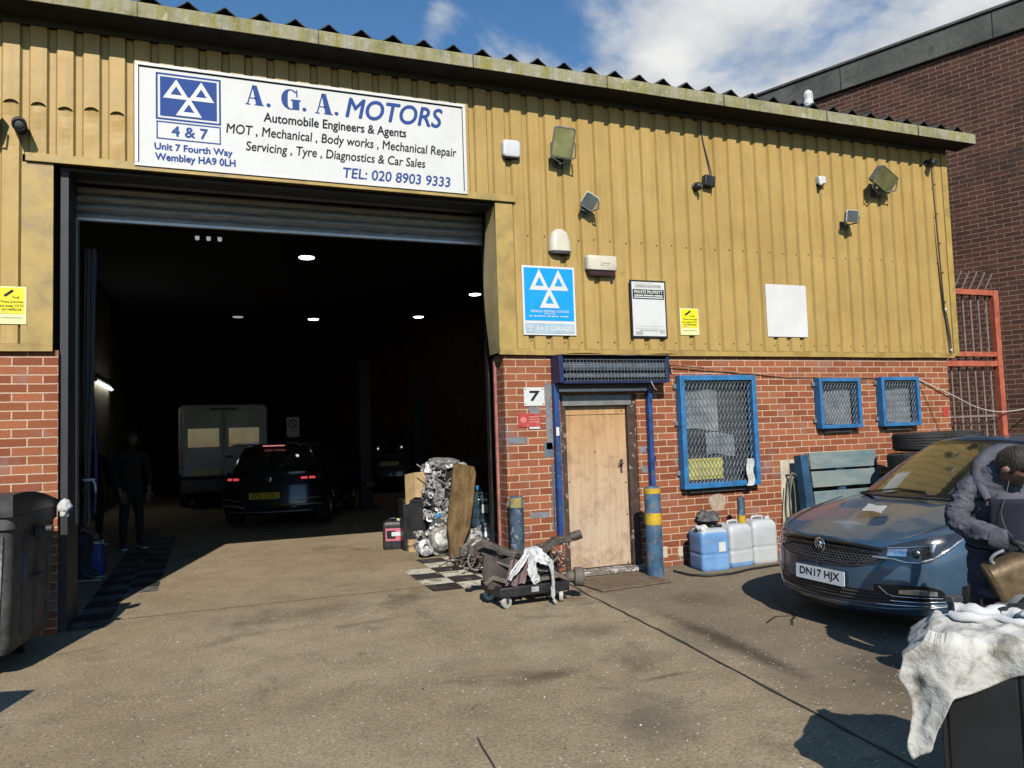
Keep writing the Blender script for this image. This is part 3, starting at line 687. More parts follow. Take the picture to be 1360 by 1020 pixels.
# security shutter box above the door
b.box(3.375, 3.425, -.22, .0, 2.04, 2.335); b.box(4.68, 4.71, -.22, .0, 2.04, 2.335); b.box(3.425, 4.68, -.03, -.004, 2.04, 2.335); b.box(3.425, 4.68, -.22, -.031, 2.03, 2.05); b.box(3.425, 4.68, -.2, -.031, 2.325, 2.335)
b.build('shutter_box', M['navy_paint'], G, bevel=.003); sbx = bpy.data.objects['shutter_box']
b = MB(); b.cyl((3.427, -.13, 2.21), (4.678, -.13, 2.21), .05, n=20); b.cyl((3.427, -.15, 2.11), (4.678, -.15, 2.11), .028, n=14); b.build('shutter_roll', mat('dull_roll', (.13, .15, .17), .5, .3, .3, 12), sbx, smooth=40)
b = MB()
for k in range(31): x = 3.46 + k * .0405; b.cyl((x, -.218, 2.055), (x, -.205, 2.29), .0022, n=5)
for k in range(7): zz = 2.06 + k * .037; b.cyl((3.44, -.2215 + .05 * (zz - 2.055), zz), (4.68, -.2215 + .05 * (zz - 2.055), zz), .0022, n=5)
b.build('wire_guard', M['mesh'], sbx)
b = MB(); b.box(3.40, 4.56, -.06, -.004, 1.95, 1.985); b.build('shutter_bottom_bar', M['galv'], sbx, bevel=.004)
b = MB(); b.box(3.43, 4.52, -.08, -.004, 1.985, 2.03); b.build('shutter_slats', mat('dark_slats', (.05, .055, .05), .6, .2, .2), sbx)
b = MB(); b.grid(lambda u, v: (3.40 + 1.42 * u, -.26 + .20 * v, 2.335 + .022 * v + .012 * math.sin(u * 9) * (1 - v)), 20, 2); b.build('lead_flap', mat('felt_flap', (.22, .17, .13), .8, 0, .2), sbx)
b = MB(); b.tube([(4.47, -.22, 2.05), (4.48, -.24, 2.0), (4.50, -.24, 1.965), (4.53, -.23, 1.95)], .004, 6); b.build('loose_wire', M['cable_w'], sbx)
for nm, x0, x1, z0 in (('shutter_post', 3.375, 3.43, .40), ('shutter_post', 4.515, 4.565, .84)):
    b = MB(); b.box(x0, x1, -.075, -.004, z0, 2.04); b.build(nm, M['navy_pole'], G, bevel=.003)
b = MB(); b.box(3.38, 3.415, -.0775, -.0755, 1.49, 1.58); b.build('post_sticker', M['frame_white'], G)
b = MB()
for zz in (1.9, 1.2): b.obox((4.575, -.04, zz), (.02, .05, .06))
b.build('post_bracket', M['navy_paint'], G)
# --- barred windows
def window(w, sheet, yellow=False):
    x0, x1, z0, z1 = w; fwid = .06 if x1 - x0 > .8 else .045
    b = MB(); ya, yb = -.105, -.004
    b.box(x0, x0 + fwid, ya, yb, z0, z1); b.box(x1 - fwid, x1, ya, yb, z0, z1); b.box(x0 + fwid, x1 - fwid, ya, yb, z0, z0 + fwid); b.box(x0 + fwid, x1 - fwid, ya, yb, z1 - fwid, z1)
    fr = b.build('window', M['blue_paint'], G, bevel=.004)
    b = MB(); a0, a1, c0, c1 = x0 + fwid, x1 - fwid, z0 + fwid, z1 - fwid
    # expanded metal: zig-zag strands
    pw, ph = (.050, .087) if x1 - x0 > .8 else (.044, .074)
    nc = int((a1 - a0) / pw); pw = (a1 - a0) / nc; nr = int(round((c1 - c0) / ph)); ph = (c1 - c0) / nr
    sr = .003
    for i in range(nc + 1):
        pts_ = []
        for j in range(nr * 2 + 1):
            xx = a0 + i * pw + (pw * .5 if j % 2 else 0) * (1 if i < nc else -1) * .94
            pts_.append((xx, -.088 + (.008 if j % 2 else 0), c0 + j * ph / 2))
        b.tube(pts_, sr, 4, cap=False)
        pts_ = [(a0 + i * pw - (pw * .5 if j % 2 else 0) * .94 * (1 if i > 0 else -1), -.088 + (.008 if j % 2 else 0), c0 + j * ph / 2) for j in range(nr * 2 + 1)]
        b.tube(pts_, sr, 4, cap=False)
    b.build('mesh_grille', M['mesh'], fr)
    b = MB(); b.box(x0 + .01, x1 - .01, .05, .056, z0 + .01, z1 - .01); b.build('pane', M['glass'], fr)
    b = MB(); b.box(x0, x1, .20, .21, z0 - .01, z1 + .01); b.build('window_backing', M['black'], fr)
    if sheet:
        b = MB()
        for s_ in sheet:
            xx0, xx1, zz0, zz1 = s_; b.grid(lambda u, v: (xx0 + (xx1 - xx0) * u, .035 - .012 * math.sin(u * 7 + v * 3), zz0 + (zz1 - zz0) * v + .02 * math.sin(u * 5)), 8, 8)
        b.build('window_sheet', M['sheet_white'], fr, smooth=60)
    if yellow:
        b = MB(); b.box(x0 + .10, x0 + .62, .03, .04, z0 + .09, z0 + .33); b.build('yellow_panel', mat('dull_yellow_panel', (.46, .42, .12), .6, 0, .2), fr)
    b = MB(); b.box(x0 + .10, x1 - .12, -.05, -.004, z0 - .05, z0 - .012); b.build('window_sill', mat('dirty_sill', (.10, .09, .08), .8, 0, .3), fr, bevel=.004)
    for zz in ((z0 + .18, (z0 + z1) / 2 + .1, z1 - .12) if x1 - x0 > .8 else (z0 + .1, z1 - .07)): b = MB(); b.obox((x0 - .02, -.02, zz), (.038, .014, .05)); b.cyl((x0 - .02, -.03, zz), (x0 - .02, -.02, zz), .008, n=8); b.build('fixing_lug', M['galv'], fr)
window(WIN[0], [(5.32, 5.72, 1.20, 1.45), (5.0, 5.5, 1.5, 2.05)], True)
window(WIN[1], [(6.97, 7.52, 1.50, 2.04)])
window(WIN[2], [(7.98, 8.53, 1.50, 2.05)])
# wires on the facade belong to the building
b = MB(); b.tube([(3.6, -.04, 2.32), (4.75, -.03, 2.235), (5.3, -.02, 2.19), (6.0, -.02, 2.145), (6.5, -.02, 2.10), (6.96, -.02, 2.10), (7.8, -.02, 2.09), (8.6, -.02, 2.085)], .006, 6); b.tube([(4.65, -.02, 2.27), (5.2, -.02, 2.23), (5.9, -.02, 2.15)], .004, 6); b.build('wall_cable', mat('orange_cable', (.45, .2, .11), .6, 0, .1), G)
b = MB(); b.tube(smooth_path([(8.6, -.02, 2.085), (8.9, -.03, 1.97), (9.25, -.04, 1.84), (9.75, .05, 1.69), (10.3, .15, 1.61), (10.9, .25, 1.62), (11.4, .3, 1.68)]), .008, 6)
tag(b.build('slack_cable', M['cable_w']), 'pale slack cable sagging from the small windows across the red gate', 'cable')
b = MB(); b.tube([(9.12, -.05, 5.07), (9.13, -.05, 4.6), (9.17, -.05, 3.6), (9.19, -.05, 3.0), (9.24, -.06, 2.42)], .009, 6); b.tube([(9.18, -.05, 3.05), (9.23, -.05, 2.9), (9.27, -.05, 2.6), (9.26, -.06, 2.40), (9.21, -.05, 2.37)], .006, 6)
for zz in (4.7, 4.3, 3.9, 3.5, 3.1, 2.7): b.obox((9.15 + (5.07 - zz) * .033, -.052, zz), (.024, .012, .012))
b.mi = 1; b.obox((9.20, -.055, 3.0), (.03, .02, .03)); b.obox((9.245, -.06, 2.45), (.03, .02, .03))
tag(b.build('corner_cable', [M['cable'], M['white_pl']]), 'thin black cable clipped down the right end of the ochre cladding', 'cable')
b = MB(); b.tube([(8.62, -.02, 2.05), (8.75, -.02, 1.85), (8.95, -.02, 1.45), (9.05, -.02, 1.2)], .004, 5); tag(b.build('dangling_wire', M['cable']), 'thin dark wire slanting down the bricks from the rightmost small window', 'wire')

# ================================================================== SIGNS
def board(name, label, cat, x0, x1, z0, z1, m, y=-.036, t=.012, group=None):
    o = thing(name, label, cat, (x0, y, z0), 0, group); b = MB(); b.box(0, x1 - x0, -t, -.001, 0, z1 - z0); b.build('panel', m, o, bevel=.002); return o
def tri(cx, cz, w, h, s_=1.0): return [(cx - w / 2 * s_, cz - h / 2 * s_), (cx + w / 2 * s_, cz - h / 2 * s_), (cx, cz + h / 2 * s_)]
def three_triangles(x0, x1, z0, z1, y, mw, mb, parent):
    W, H = x1 - x0, z1 - z0; w, h = W * .50, H * .54
    c = [(x0 + W * .26, z1 - h / 2), (x1 - W * .26, z1 - h / 2), ((x0 + x1) / 2, z0 + h / 2)]
    flat_poly('triangle_emblem', [tri(cx, cz, w, h) for cx, cz in c[:1]], mw, parent, y); flat_poly('triangle_emblem', [tri(*c[1], w, h)], mw, parent, y - .0012); flat_poly('triangle_emblem', [tri(*c[2], w, h)], mw, parent, y - .0024)
    flat_poly('triangle_centre', [tri(cx, cz - h * .075, w, h, .42) for cx, cz in c], mb, parent, y - .0036)
# main fascia sign
S = thing('main_sign', 'long white signboard with blue motor workshop lettering above the roller doorway', 'sign', (0, -.045, 0))
X0, X1, Z0, Z1 = -.60, 2.48, 3.995, 4.94
b = MB(); b.box(X0 + .03, X1 - .03, -.012, 0, Z0 + .03, Z1 - .03); b.build('panel', M['signwhite'], S)
b = MB(); b.box(X0, X1, -.03, 0.004, Z1 - .03, Z1); b.box(X0, X1, -.03, 0.004, Z0, Z0 + .03); b.box(X0, X0 + .03, -.03, 0.004, Z0 + .03, Z1 - .03); b.box(X1 - .03, X1, -.03, 0.004, Z0 + .03, Z1 - .03); b.build('sign_frame', M['frame_white'], S, bevel=.003)
b = MB()
for q in ((X0 + .027, X1 - .027, Z1 - .037, Z1 - .0305), (X0 + .0305, X0 + .036, Z0 + .04, Z1 - .04), (X1 - .036, X1 - .0305, Z0 + .04, Z1 - .04)): b.f([b.v((q[0], -.0135, q[2])), b.v((q[1], -.0135, q[2])), b.v((q[1], -.0135, q[3])), b.v((q[0], -.0135, q[3]))])
b.build('frame_joint', M['black_print'], S, recalc=False)
def rect(x0, x1, z0, z1): return [(x0, z0), (x1, z0), (x1, z1), (x0, z1)]
def outline(x0, x1, z0, z1, w): return [rect(x0, x1, z1 - w, z1), rect(x0, x1, z0, z0 + w), rect(x0, x0 + w, z0 + w, z1 - w), rect(x1 - w, x1, z0 + w, z1 - w)]
yb = -.0145
flat_poly('emblem_border', outline(-.43, .115, 4.44, 4.87, .016), M['blue_print'], S, yb)
flat_poly('emblem_ground', [rect(-.395, .08, 4.475, 4.837)], M['blue_print'], S, yb)
three_triangles(-.375, .062, 4.49, 4.822, yb - .0014, M['frame_white'], M['blue_print'], S)
flat_poly('unit_box', outline(-.425, .112, 4.26, 4.425, .011), M['blue_print'], S, yb)
text_mesh('4 & 7', -.30, .0, 4.297, 4.39, M['blue_print'], S, yb, offset=.035)
text_mesh('Unit 7 Fourth Way', -.44, .21, 4.143, 4.222, M['blue_print'], S, yb, offset=.035)
text_mesh('Wembley HA9 0LH', -.435, .235, 4.046, 4.13, M['blue_print'], S, yb, offset=.035)
text_mesh('MOTORS', 1.255, 2.235, 4.665, 4.86, M['blue_print'], S, yb, shear=.25, offset=.028)
text_mesh('Automobile Engineers & Agents', .49, 1.85, 4.498, 4.612, M['black_print'], S, yb, shear=.05, offset=.022)
text_mesh('MOT , Mechanical , Body works , Mechanical Repair', .16, 2.375, 4.352, 4.470, M['black_print'], S, yb, shear=.13, offset=.014)
text_mesh('Servicing , Tyre , Diagnostics & Car Sales', .33, 2.04, 4.205, 4.320, M['black_print'], S, yb, shear=.13, offset=.014)
text_mesh('TEL: 020 8903 9333', 1.22, 2.30, 4.058, 4.158, M['blue_print'], S, yb, shear=.13, offset=.022)
def fat_a(x, w, z0, z1):
    h = z1 - z0; q = lambda u, v: (x + u * w, z0 + v * h)
    return [[q(.02, 0), q(.27, 0), q(.27, .05), q(.02, .05)], [q(.10, .05), q(.17, .05), q(.47, 1), q(.40, 1)], [q(.57, .05), q(.93, .05), q(.62, 1), q(.40, 1), q(.39, .93)], [q(.50, 0), q(1, 0), q(1, .05), q(.50, .05)], [q(.26, .32), q(.62, .32), q(.60, .37), q(.28, .37)]]
flat_poly('lettering', fat_a(.325, .17, 4.672, 4.862), M['blue_print'], S, yb)
flat_poly('lettering', fat_a(.96, .17, 4.665, 4.868), M['blue_print'], S, yb)
gp = []
cx_, cz_, rx, rz_ = .735, 4.77, .085, .10
for k in range(22):
    a0, a1 = R(48 + k * 12.2), R(48 + (k + 1) * 12.2)
    def th(a): return .28 + .42 * max(0, -math.cos(a)) ** .8
    gp.append([(cx_ + rx * math.cos(a0), cz_ + rz_ * math.sin(a0)), (cx_ + rx * math.cos(a1), cz_ + rz_ * math.sin(a1)), (cx_ + rx * math.cos(a1) * (1 - th(a1)), cz_ + rz_ * .96 * math.sin(a1) * (1 - th(a1) * .25)), (cx_ + rx * math.cos(a0) * (1 - th(a0)), cz_ + rz_ * .96 * math.sin(a0) * (1 - th(a0) * .25))])
gl = flat_poly('lettering', gp, M['blue_print'], S, yb - .0004)
flat_poly('letter_stroke', [rect(.752, .815, 4.675, 4.76), rect(.738, .83, 4.76, 4.772)], M['blue_print'], S, yb - .0016); flat_poly('letter_stroke', [rect(.788, .80, 4.80, 4.868)], M['blue_print'], S, yb - .0016)
def disc(x, z, r, n=16): return [(x + r * math.cos(k * 2 * math.pi / n), z + r * math.sin(k * 2 * math.pi / n)) for k in range(n)]
flat_poly('lettering', [disc(.535, 4.687, .019), disc(.862, 4.687, .019), disc(1.165, 4.685, .019)], M['blue_print'], S, yb)
# blue test-station sign
o = board('test_station_sign', 'bright blue square sign with three white triangles beside the doorway', 'sign', 3.06, 3.675, 2.555, 3.295, M['frame_white'])
flat_poly('blue_field', [rect(.022, .593, .155, .718)], M['mot_blue'], o, -.0145)
three_triangles(.075, .54, .29, .705, -.016, M['frame_white'], M['mot_blue'], o)
text_mesh('VEHICLE TESTING STATION', .085, .53, .243, .266, M['frame_white'], o, -.016, offset=.02)
text_mesh('APPROVED', .24, .37, .222, .236, M['frame_white'], o, -.016, offset=.02)
flat_poly('small_print', [rect(.07 + k * .051, .07 + k * .051 + (.043 if k % 3 else .03), .198, .207) for k in range(9)], M['frame_white'], o, -.016)
flat_poly('pale_strip', [rect(.022, .593, .02, .125)], mat('pale_blue_strip', (.38, .50, .58), .5, 0, .1), o, -.0145)
text_mesh('B.A.T. GARAGES', .15, .57, .045, .095, M['frame_white'], o, -.016, offset=.02)
three_triangles(.045, .12, .035, .11, -.016, M['frame_white'], M['pale_print'], o)
# private property
o = board('notice_board', 'black framed white notice headed private property between the blue sign and yellow sign', 'sign', 4.355, 4.82, 2.545, 3.195, M['black_print'], t=.016)
flat_poly('notice_sheet', [rect(.02, .445, .02, .63)], M['signwhite'], o, -.0185)
flat_poly('heading_band', [rect(.03, .435, .435, .545)], M['black_print'], o, -.0198)
text_mesh('PRIVATE PROPERTY', .05, .415, .497, .534, M['frame_white'], o, -.021, offset=.03)
flat_poly('small_print', [rect(.05, .16, .470, .484), rect(.17, .30, .470, .484), rect(.31, .415, .470, .484), rect(.045, .42, .447, .460)], M['signwhite'], o, -.021)
flat_poly('letterhead', [rect(.06, .40, .565, .60), rect(.04, .30, .615, .619), rect(.05, .43, .10, .104), rect(.10, .34, .075, .09), rect(.05, .14, .03, .07), rect(.36, .43, .05, .09), rect(.05, .43, .128, .131)], M['grey_print'], o, -.0198)
def cctv(x0, x1, z0, z1, label):
    o = board('camera_warning_sign', label, 'sign', x0, x1, z0, z1, M['yel_pale'], t=.006)
    w, h = x1 - x0, z1 - z0; flat_poly('yellow_field', [rect(.018, w - .018, h * .28, h - .012)], M['yel'], o, -.0085)
    cxx = w * .45; q = lambda a, c: (cxx + a * w, h * .82 + c * h)
    flat_poly('camera_symbol', [[q(-.22, -.06), q(-.14, -.10), q(.14, .06), q(.06, .10)], [q(.02, -.03), q(.05, -.05), q(.14, -.10), q(.12, -.12)], [q(.12, -.13), q(.26, -.13), q(.26, -.11), q(.12, -.11)], [q(.26, -.15), q(.29, -.15), q(.29, -.08), q(.26, -.08)]], M['black_print'], o, -.0098)
    for body, zc, u in (('These premises', .585, .78), ('are under CCTV', .485, .80), ('surveillance', .395, .66)): text_mesh(body, w * .5 - w * u / 2 + .003, w * .5 + w * u / 2, h * zc - h * .033, h * zc + h * .033, M['black_print'], o, -.0098, offset=.02)
    flat_poly('small_print', [rect(.03, w * .42, h * .315, h * .33), rect(.03, w - .03, h * .165, h * .18)], M['grey_print'], o, -.0098)
cctv(5.0, 5.255, 2.585, 2.895, 'small yellow camera warning sign right of the framed white notice')
cctv(-1.63, -1.415, 2.57, 2.885, 'yellow camera warning sign at the left edge above the brick pier')
o = board('blank_board', 'blank white rectangular board low on the right half of the cladding', 'sign', 6.23, 6.845, 2.585, 3.225, M['frame_white'], t=.008)
# house number
o = board('number_plate', 'white square plate with a black seven on the bricks beside the door', 'sign', 3.055, 3.29, 1.81, 2.005, M['signwhite'], y=-.001, t=.008)
text_mesh('7', .065, .175, .055, .155, M['black_print'], o, -.0105, offset=.05)
b = MB()
for q in ((.018, .018), (.217, .018), (.018, .177), (.217, .177)): b.lathe([(.006, 0), (.006, .003)], (q[0], -.008, q[1]), (0, -1, 0), 8)
b.build('screw', M['screw'], o)
o = board('safety_plate', 'small weathered red safety plate under the number seven plate', 'sign', 2.985, 3.235, 1.59, 1.73, M['red'], y=-.003, t=.006)
flat_poly('small_print', [rect(.115, .235, .10, .112), rect(.115, .235, .075, .085), rect(.115, .235, .05, .06)], mat('pink_print', (.62, .25, .22), .6, 0, .2), o, -.0085)
flat_poly('hand_symbol', [disc(.055, .075, .035)], mat('pink_print2', (.66, .2, .16), .6, 0, .3, 30), o, -.0085); flat_poly('white_strip', [rect(.12, .24, -.02, .0)], M['signwhite'], o, -.0085)
o = board('red_plate', 'tiny plain red plate on the bricks near the right corner', 'sign', 9.09, 9.185, 1.56, 1.69, M['red'], y=-.001, t=.006)

# ================================================================== WALL FITTINGS
YW = -.034
def rbox(name, label, cat, x0, x1, z0, z1, d, m, e=.35, taper=1.0):
    o = thing(name, label, cat, ((x0 + x1) / 2, YW, (z0 + z1) / 2)); hx, hz = (x1 - x0) / 2, (z1 - z0) / 2
    b = MB(); secs = []
    for f_, dd in ((1, 0), (1, d * .6), (.97, d * .85), (.9, d * .97), (.78, d)):
        secs.append([(x, -dd, z * (1)) for x, z, _ in [(p[0], p[1], 0) for p in srect(hx * f_, hz * f_, 0, 32, e)]])
    b.loft(secs); b.build('casing', m, o, smooth=50); return o
o = rbox('sensor_box', 'rounded white sensor box high beside the right end of the main sign', 'sensor', 2.875, 3.075, 4.425, 4.615, .075, M['white_pl'], .4)
o = thing('alarm_bell_box', 'cream bell shaped alarm cover above the bright blue sign', 'alarm', (3.51, YW, 3.46))
b = MB(); secs = []
for k in range(9):
    zz = .24 * k / 8; hw = .128 * (1 - (k / 8) ** 2.6 * .45) if k < 8 else .05; dd = .085 * (1 - .35 * (k / 8) ** 2) if k < 8 else .045
    secs.append([(hw * math.copysign(abs(math.cos(a)) ** .6, math.cos(a)), -dd * abs(math.sin(a)) ** .7, zz) for a in [math.pi * j / 18 for j in range(19)]])
b.loft(secs); b.build('cover', M['cream_pl'], o, smooth=50)
b = MB(); b.loft([[(x * .92, y * .92, z - .03) for x, y, z in secs[0]], [(x * .97, y * .97, z - .001) for x, y, z in secs[0]]]); b.build('base', M['greyplastic'], o)
o = thing('alarm_siren_box', 'wide cream alarm box with dark red lens right of the bell cover', 'alarm', (3.99, YW, 3.33))
b = MB(); secs = []
for f_, dd in ((1, 0), (1, .05), (.97, .075), (.90, .088)): secs.append([(p[0], -dd, p[1] + .02) for p in srect(.185 * f_, .085 * f_, 0, 32, .3)])
b.loft(secs); b.build('cover', M['cream_pl'], o, smooth=50)
b = MB(); secs = []
for f_, dd in ((1, 0), (1, .04), (.93, .07)): secs.append([(p[0], -dd, p[1] - .085) for p in srect(.165 * f_, .028 * f_, 0, 28, .5)])
b.loft(secs); b.build('lens', M['dark_lens'], o, smooth=50)
b = MB(); b.loft([[(p[0], -d_, p[1] - .105) for p in srect(.15, .012, 0, 20, .5)] for d_ in (0, .05)]); b.build('base', M['cream_pl'], o)
b = MB(); 
flat_poly('lettering', [rect(-.02, .09, .012, .022), rect(-.03, .03, -.012, -.004), rect(.05, .07, -.012, -.004)], mat('red_grey_print', (.4, .25, .22), .6, 0, .2), o, -.0895)
def floodlight(name, label, loc, w, h, d, yaw_, tilt, mcase, mglass, rim=None, roll_=0, arm=.12, cat='lamp'):
    o = thing(name, label, cat, loc)
    piv = Vector((0, -arm, 0)); rot = Euler((0, 0, yaw_)).to_matrix().to_4x4() @ Euler((tilt, 0, 0)).to_matrix().to_4x4() @ Euler((0, roll_, 0)).to_matrix().to_4x4()
    T = Matrix.Translation(piv) @ rot
    b = MB(); b.M = T
    b.loft([[(p[0], -dd, p[1]) for p in srect(w / 2 * f_, h / 2 * f_, 0, 28, .28)] for f_, dd in ((.55, -d), (.85, -d * .75), (1, -d * .1), (1.0, 0), (.93, .004), (.9, -.004))]); b.build('casing', rim or mcase, o, smooth=35)
    b = MB(); b.M = T; b.loft([[(p[0], -dd, p[1]) for p in srect(w / 2 * f_, h / 2 * f_, 0, 28, .28)] for f_, dd in ((.89, -.003), (.89, .002))]); b.build('glass', mglass, o)
    b = MB(); b.M = Matrix.Translation(piv) @ Euler((0, 0, yaw_)).to_matrix().to_4x4()
    b.tube([(-w / 2 - .012, 0, 0), (-w / 2 - .014, .03, -h * .45), (0, arm * .55, -h * .58), (w / 2 + .014, .03, -h * .45), (w / 2 + .012, 0, 0)], .009, 8)
    b.M = None; b.tube([(0, 0, -h * .55), (0, -arm * .5, -h * .58)], .014, 8); b.obox((0, -.006, -h * .5), (.08, .012, .10)); b.build('bracket', M['lamp_grey'], o)
    return o
o = floodlight('large_floodlight', 'large yellowed floodlight high on the cladding between white sensor and small white floodlight', (3.52, YW, 4.60), .24, .33, .12, R(-12), R(16), M['lamp_grey'], M['lamp_glass_y'], roll_=R(7), arm=.18)
o = floodlight('large_floodlight', 'large tilted floodlight near the upper right end of the cladding', (8.05, YW, 4.60), .40, .24, .13, R(4), R(30), M['lamp_grey'], M['lamp_glass_y'], roll_=R(20), arm=.22)
o = floodlight('small_floodlight', 'small white rimmed floodlight turned on its corner above the alarm boxes', (3.83, YW, 4.0), .165, .165, .08, R(-22), R(16), M['lamp_grey'], M['lamp_glass'], M['lamp_white'], R(33), .14)
o = floodlight('small_floodlight', 'small white rimmed floodlight below the large tilted floodlight on the right', (7.50, YW, 4.10), .18, .15, .08, R(-6), R(10), M['lamp_grey'], M['lamp_glass'], M['lamp_white'], 0, .18)
o = floodlight('large_floodlight', 'dark floodlight half cut off at the far left edge above the yellow sign', (-1.74, YW, 4.30), .25, .30, .12, R(10), R(22), M['lamp_grey'], M['lamp_glass_y'], arm=.2)
# cameras
o = thing('dome_camera', 'black ball camera beside a square black box hung on a cable', 'camera', (5.30, YW, 4.33))
b = MB(); b.lathe([(.05, 0), (.05, .02), (.04, .025)], (0, 0, 0), (0, -1, 0)); b.build('mount', M['blackplastic'], o, smooth=40)
b = MB(); b.ball((0, -.055, -.005), .05, 18); b.build('ball_housing', M['black'], o, smooth=60)
b = MB(); b.lathe([(.022, 0), (.02, .012)], (0.01, -.098, -.012), (.2, -1, -.3)); b.build('lens', M['lamp_glass'], o, smooth=40)
o = thing('junction_box', 'square black junction box beside the ball camera with cable rising to the gutter', 'junction box', (5.46, YW, 4.40))
b = MB(); b.obox((0, -.04, 0), (.14, .08, .13), (0, R(8), 0)); b.build('casing', M['blackplastic'], o, bevel=.008)
b = MB(); b.tube([(.05, -.04, .06), (.045, -.03, .14), (-.02, -.01, .45), (-.045, -.006, .6), (-.045, -.01, .78)], .008, 6); b.build('cable', M['cable'], o)
def bullet(label, loc, az, L=.17, r=.04):
    o = thing('bullet_camera', label, 'camera', loc); d = Vector((math.sin(az), -math.cos(az), -.45)).normalized(); c = Vector((0, -.10, 0))
    b = MB(); b.lathe([(.045, 0), (.045, .015), (.02, .02)], (0, 0, .0), (0, -1, 0)); b.tube([(0, 0, 0), (0, -.06, .01), c], .014, 8); b.build('mount', M['black'], o, smooth=40)
    b = MB(); b.lathe([(r * .8, -L * .4), (r, -L * .35), (r, L * .5), (r * .85, L * .52), (r * .8, L * .47)], c, d, 20); b.build('housing', M['blackplastic'], o, smooth=40)
    b = MB(); b.lathe([(r * .6, L * .47), (r * .45, L * .50)], c, d, 16); b.build('lens', M['lamp_glass'], o, smooth=40)
bullet('black bullet camera left of the main sign under the dented cladding', (-1.46, YW, 4.24), R(12), .20, .055)
bullet('black bullet camera under the gutter at the right end of the cladding', (9.05, YW, 4.99), R(-40), .16, .038)
o = thing('white_sensor', 'tiny white sensor cube left of the large tilted floodlight', 'sensor', (7.16, YW, 4.565))
b = MB(); b.box(-.05, .06, -.07, 0, -.045, .055); b.build('casing', M['white_pl'], o, bevel=.012); b = MB(); b.ball((-.02, -.05, -.045), .028, 12); b.build('lens', M['cream_pl'], o, smooth=60)
o = thing('roof_vent', 'white capped vent pipe standing on the corrugated roof', 'vent', (7.92, .85, 5.35))
b = MB(); b.cyl((0, 0, -.05), (0, 0, .74), .062, n=20); b.build('pipe', M['white_pl'], o, smooth=40)
b = MB(); b.lathe([(.068, .68), (.068, .72), (.062, .73), (.066, .80), (.055, .86), (.03, .885)], n=20); b.build('cap', M['white_pl'], o, smooth=50)
b = MB()
for k in range(12): a = k * math.pi / 6; b.obox((.0645 * math.cos(a), .0645 * math.sin(a), .79), (.008, .014, .06), (0, 0, a))
b.build('vent_slot', M['grey_print'], o)

# ================================================================== NEIGHBOUR BUILDING + GATE
nx = thing('neighbour_building', 'tall dark red brick building with grey concrete coping right of the workshop', 'building', (11.2, 1.0, 0), math.atan2(.923, -.384) - math.pi)
# local +x runs from back to front along the wall, local +y is into the building (away from camera side)
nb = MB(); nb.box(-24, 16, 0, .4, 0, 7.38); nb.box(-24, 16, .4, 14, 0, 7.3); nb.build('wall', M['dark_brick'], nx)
nb = MB(); nb.box(-24.1, 16.1, -.07, 14.1, 7.38, 7.82); nb.build('coping', M['coping'], nx, bevel=.02)
nb = MB(); nb.box(-24.15, 16.15, -.10, 14.15, 7.82, 7.87); nb.build('coping_cap', M['coping'], nx, bevel=.01)
for k in range(17): nb = MB(); nb.box(-23 + k * 2.35, -22.985 + k * 2.35, -.0725, -.069, 7.385, 7.815); nb.build('coping_joint', M['black'], nx)
g_ = thing('security_gate', 'red framed steel gate with grey vertical bars between the two buildings', 'gate', (9.30, .30, 0))
b = MB(); b.box(1.29, 1.385, -.04, .05, 0, 3.37); b.box(0, 1.29, -.03, .04, 3.29, 3.37); b.box(0, 1.29, -.03, .04, 2.40, 2.47); b.box(.06, 1.29, -.03, .04, 2.26, 2.34); b.box(-.02, .05, -.03, .04, 0, 3.29); b.build('gate_frame', M['gate_red'], g_, bevel=.004)
for k in range(8):
    x = .14 + k * .157; b = MB()
    b.tube([(x, .06, .03), (x, .06, 3.36), (x - .005, .05, 3.40), (x + .035, -.05, 3.62)], .014, 8); b.build('bar', M['bar_grey'], g_, smooth=40)
b = MB(); b.box(.05, 1.29, .048, .072, 1.54, 1.565); b.box(.05, 1.29, .048, .072, .2, .225); b.build('cross_rail', M['bar_grey'], g_)
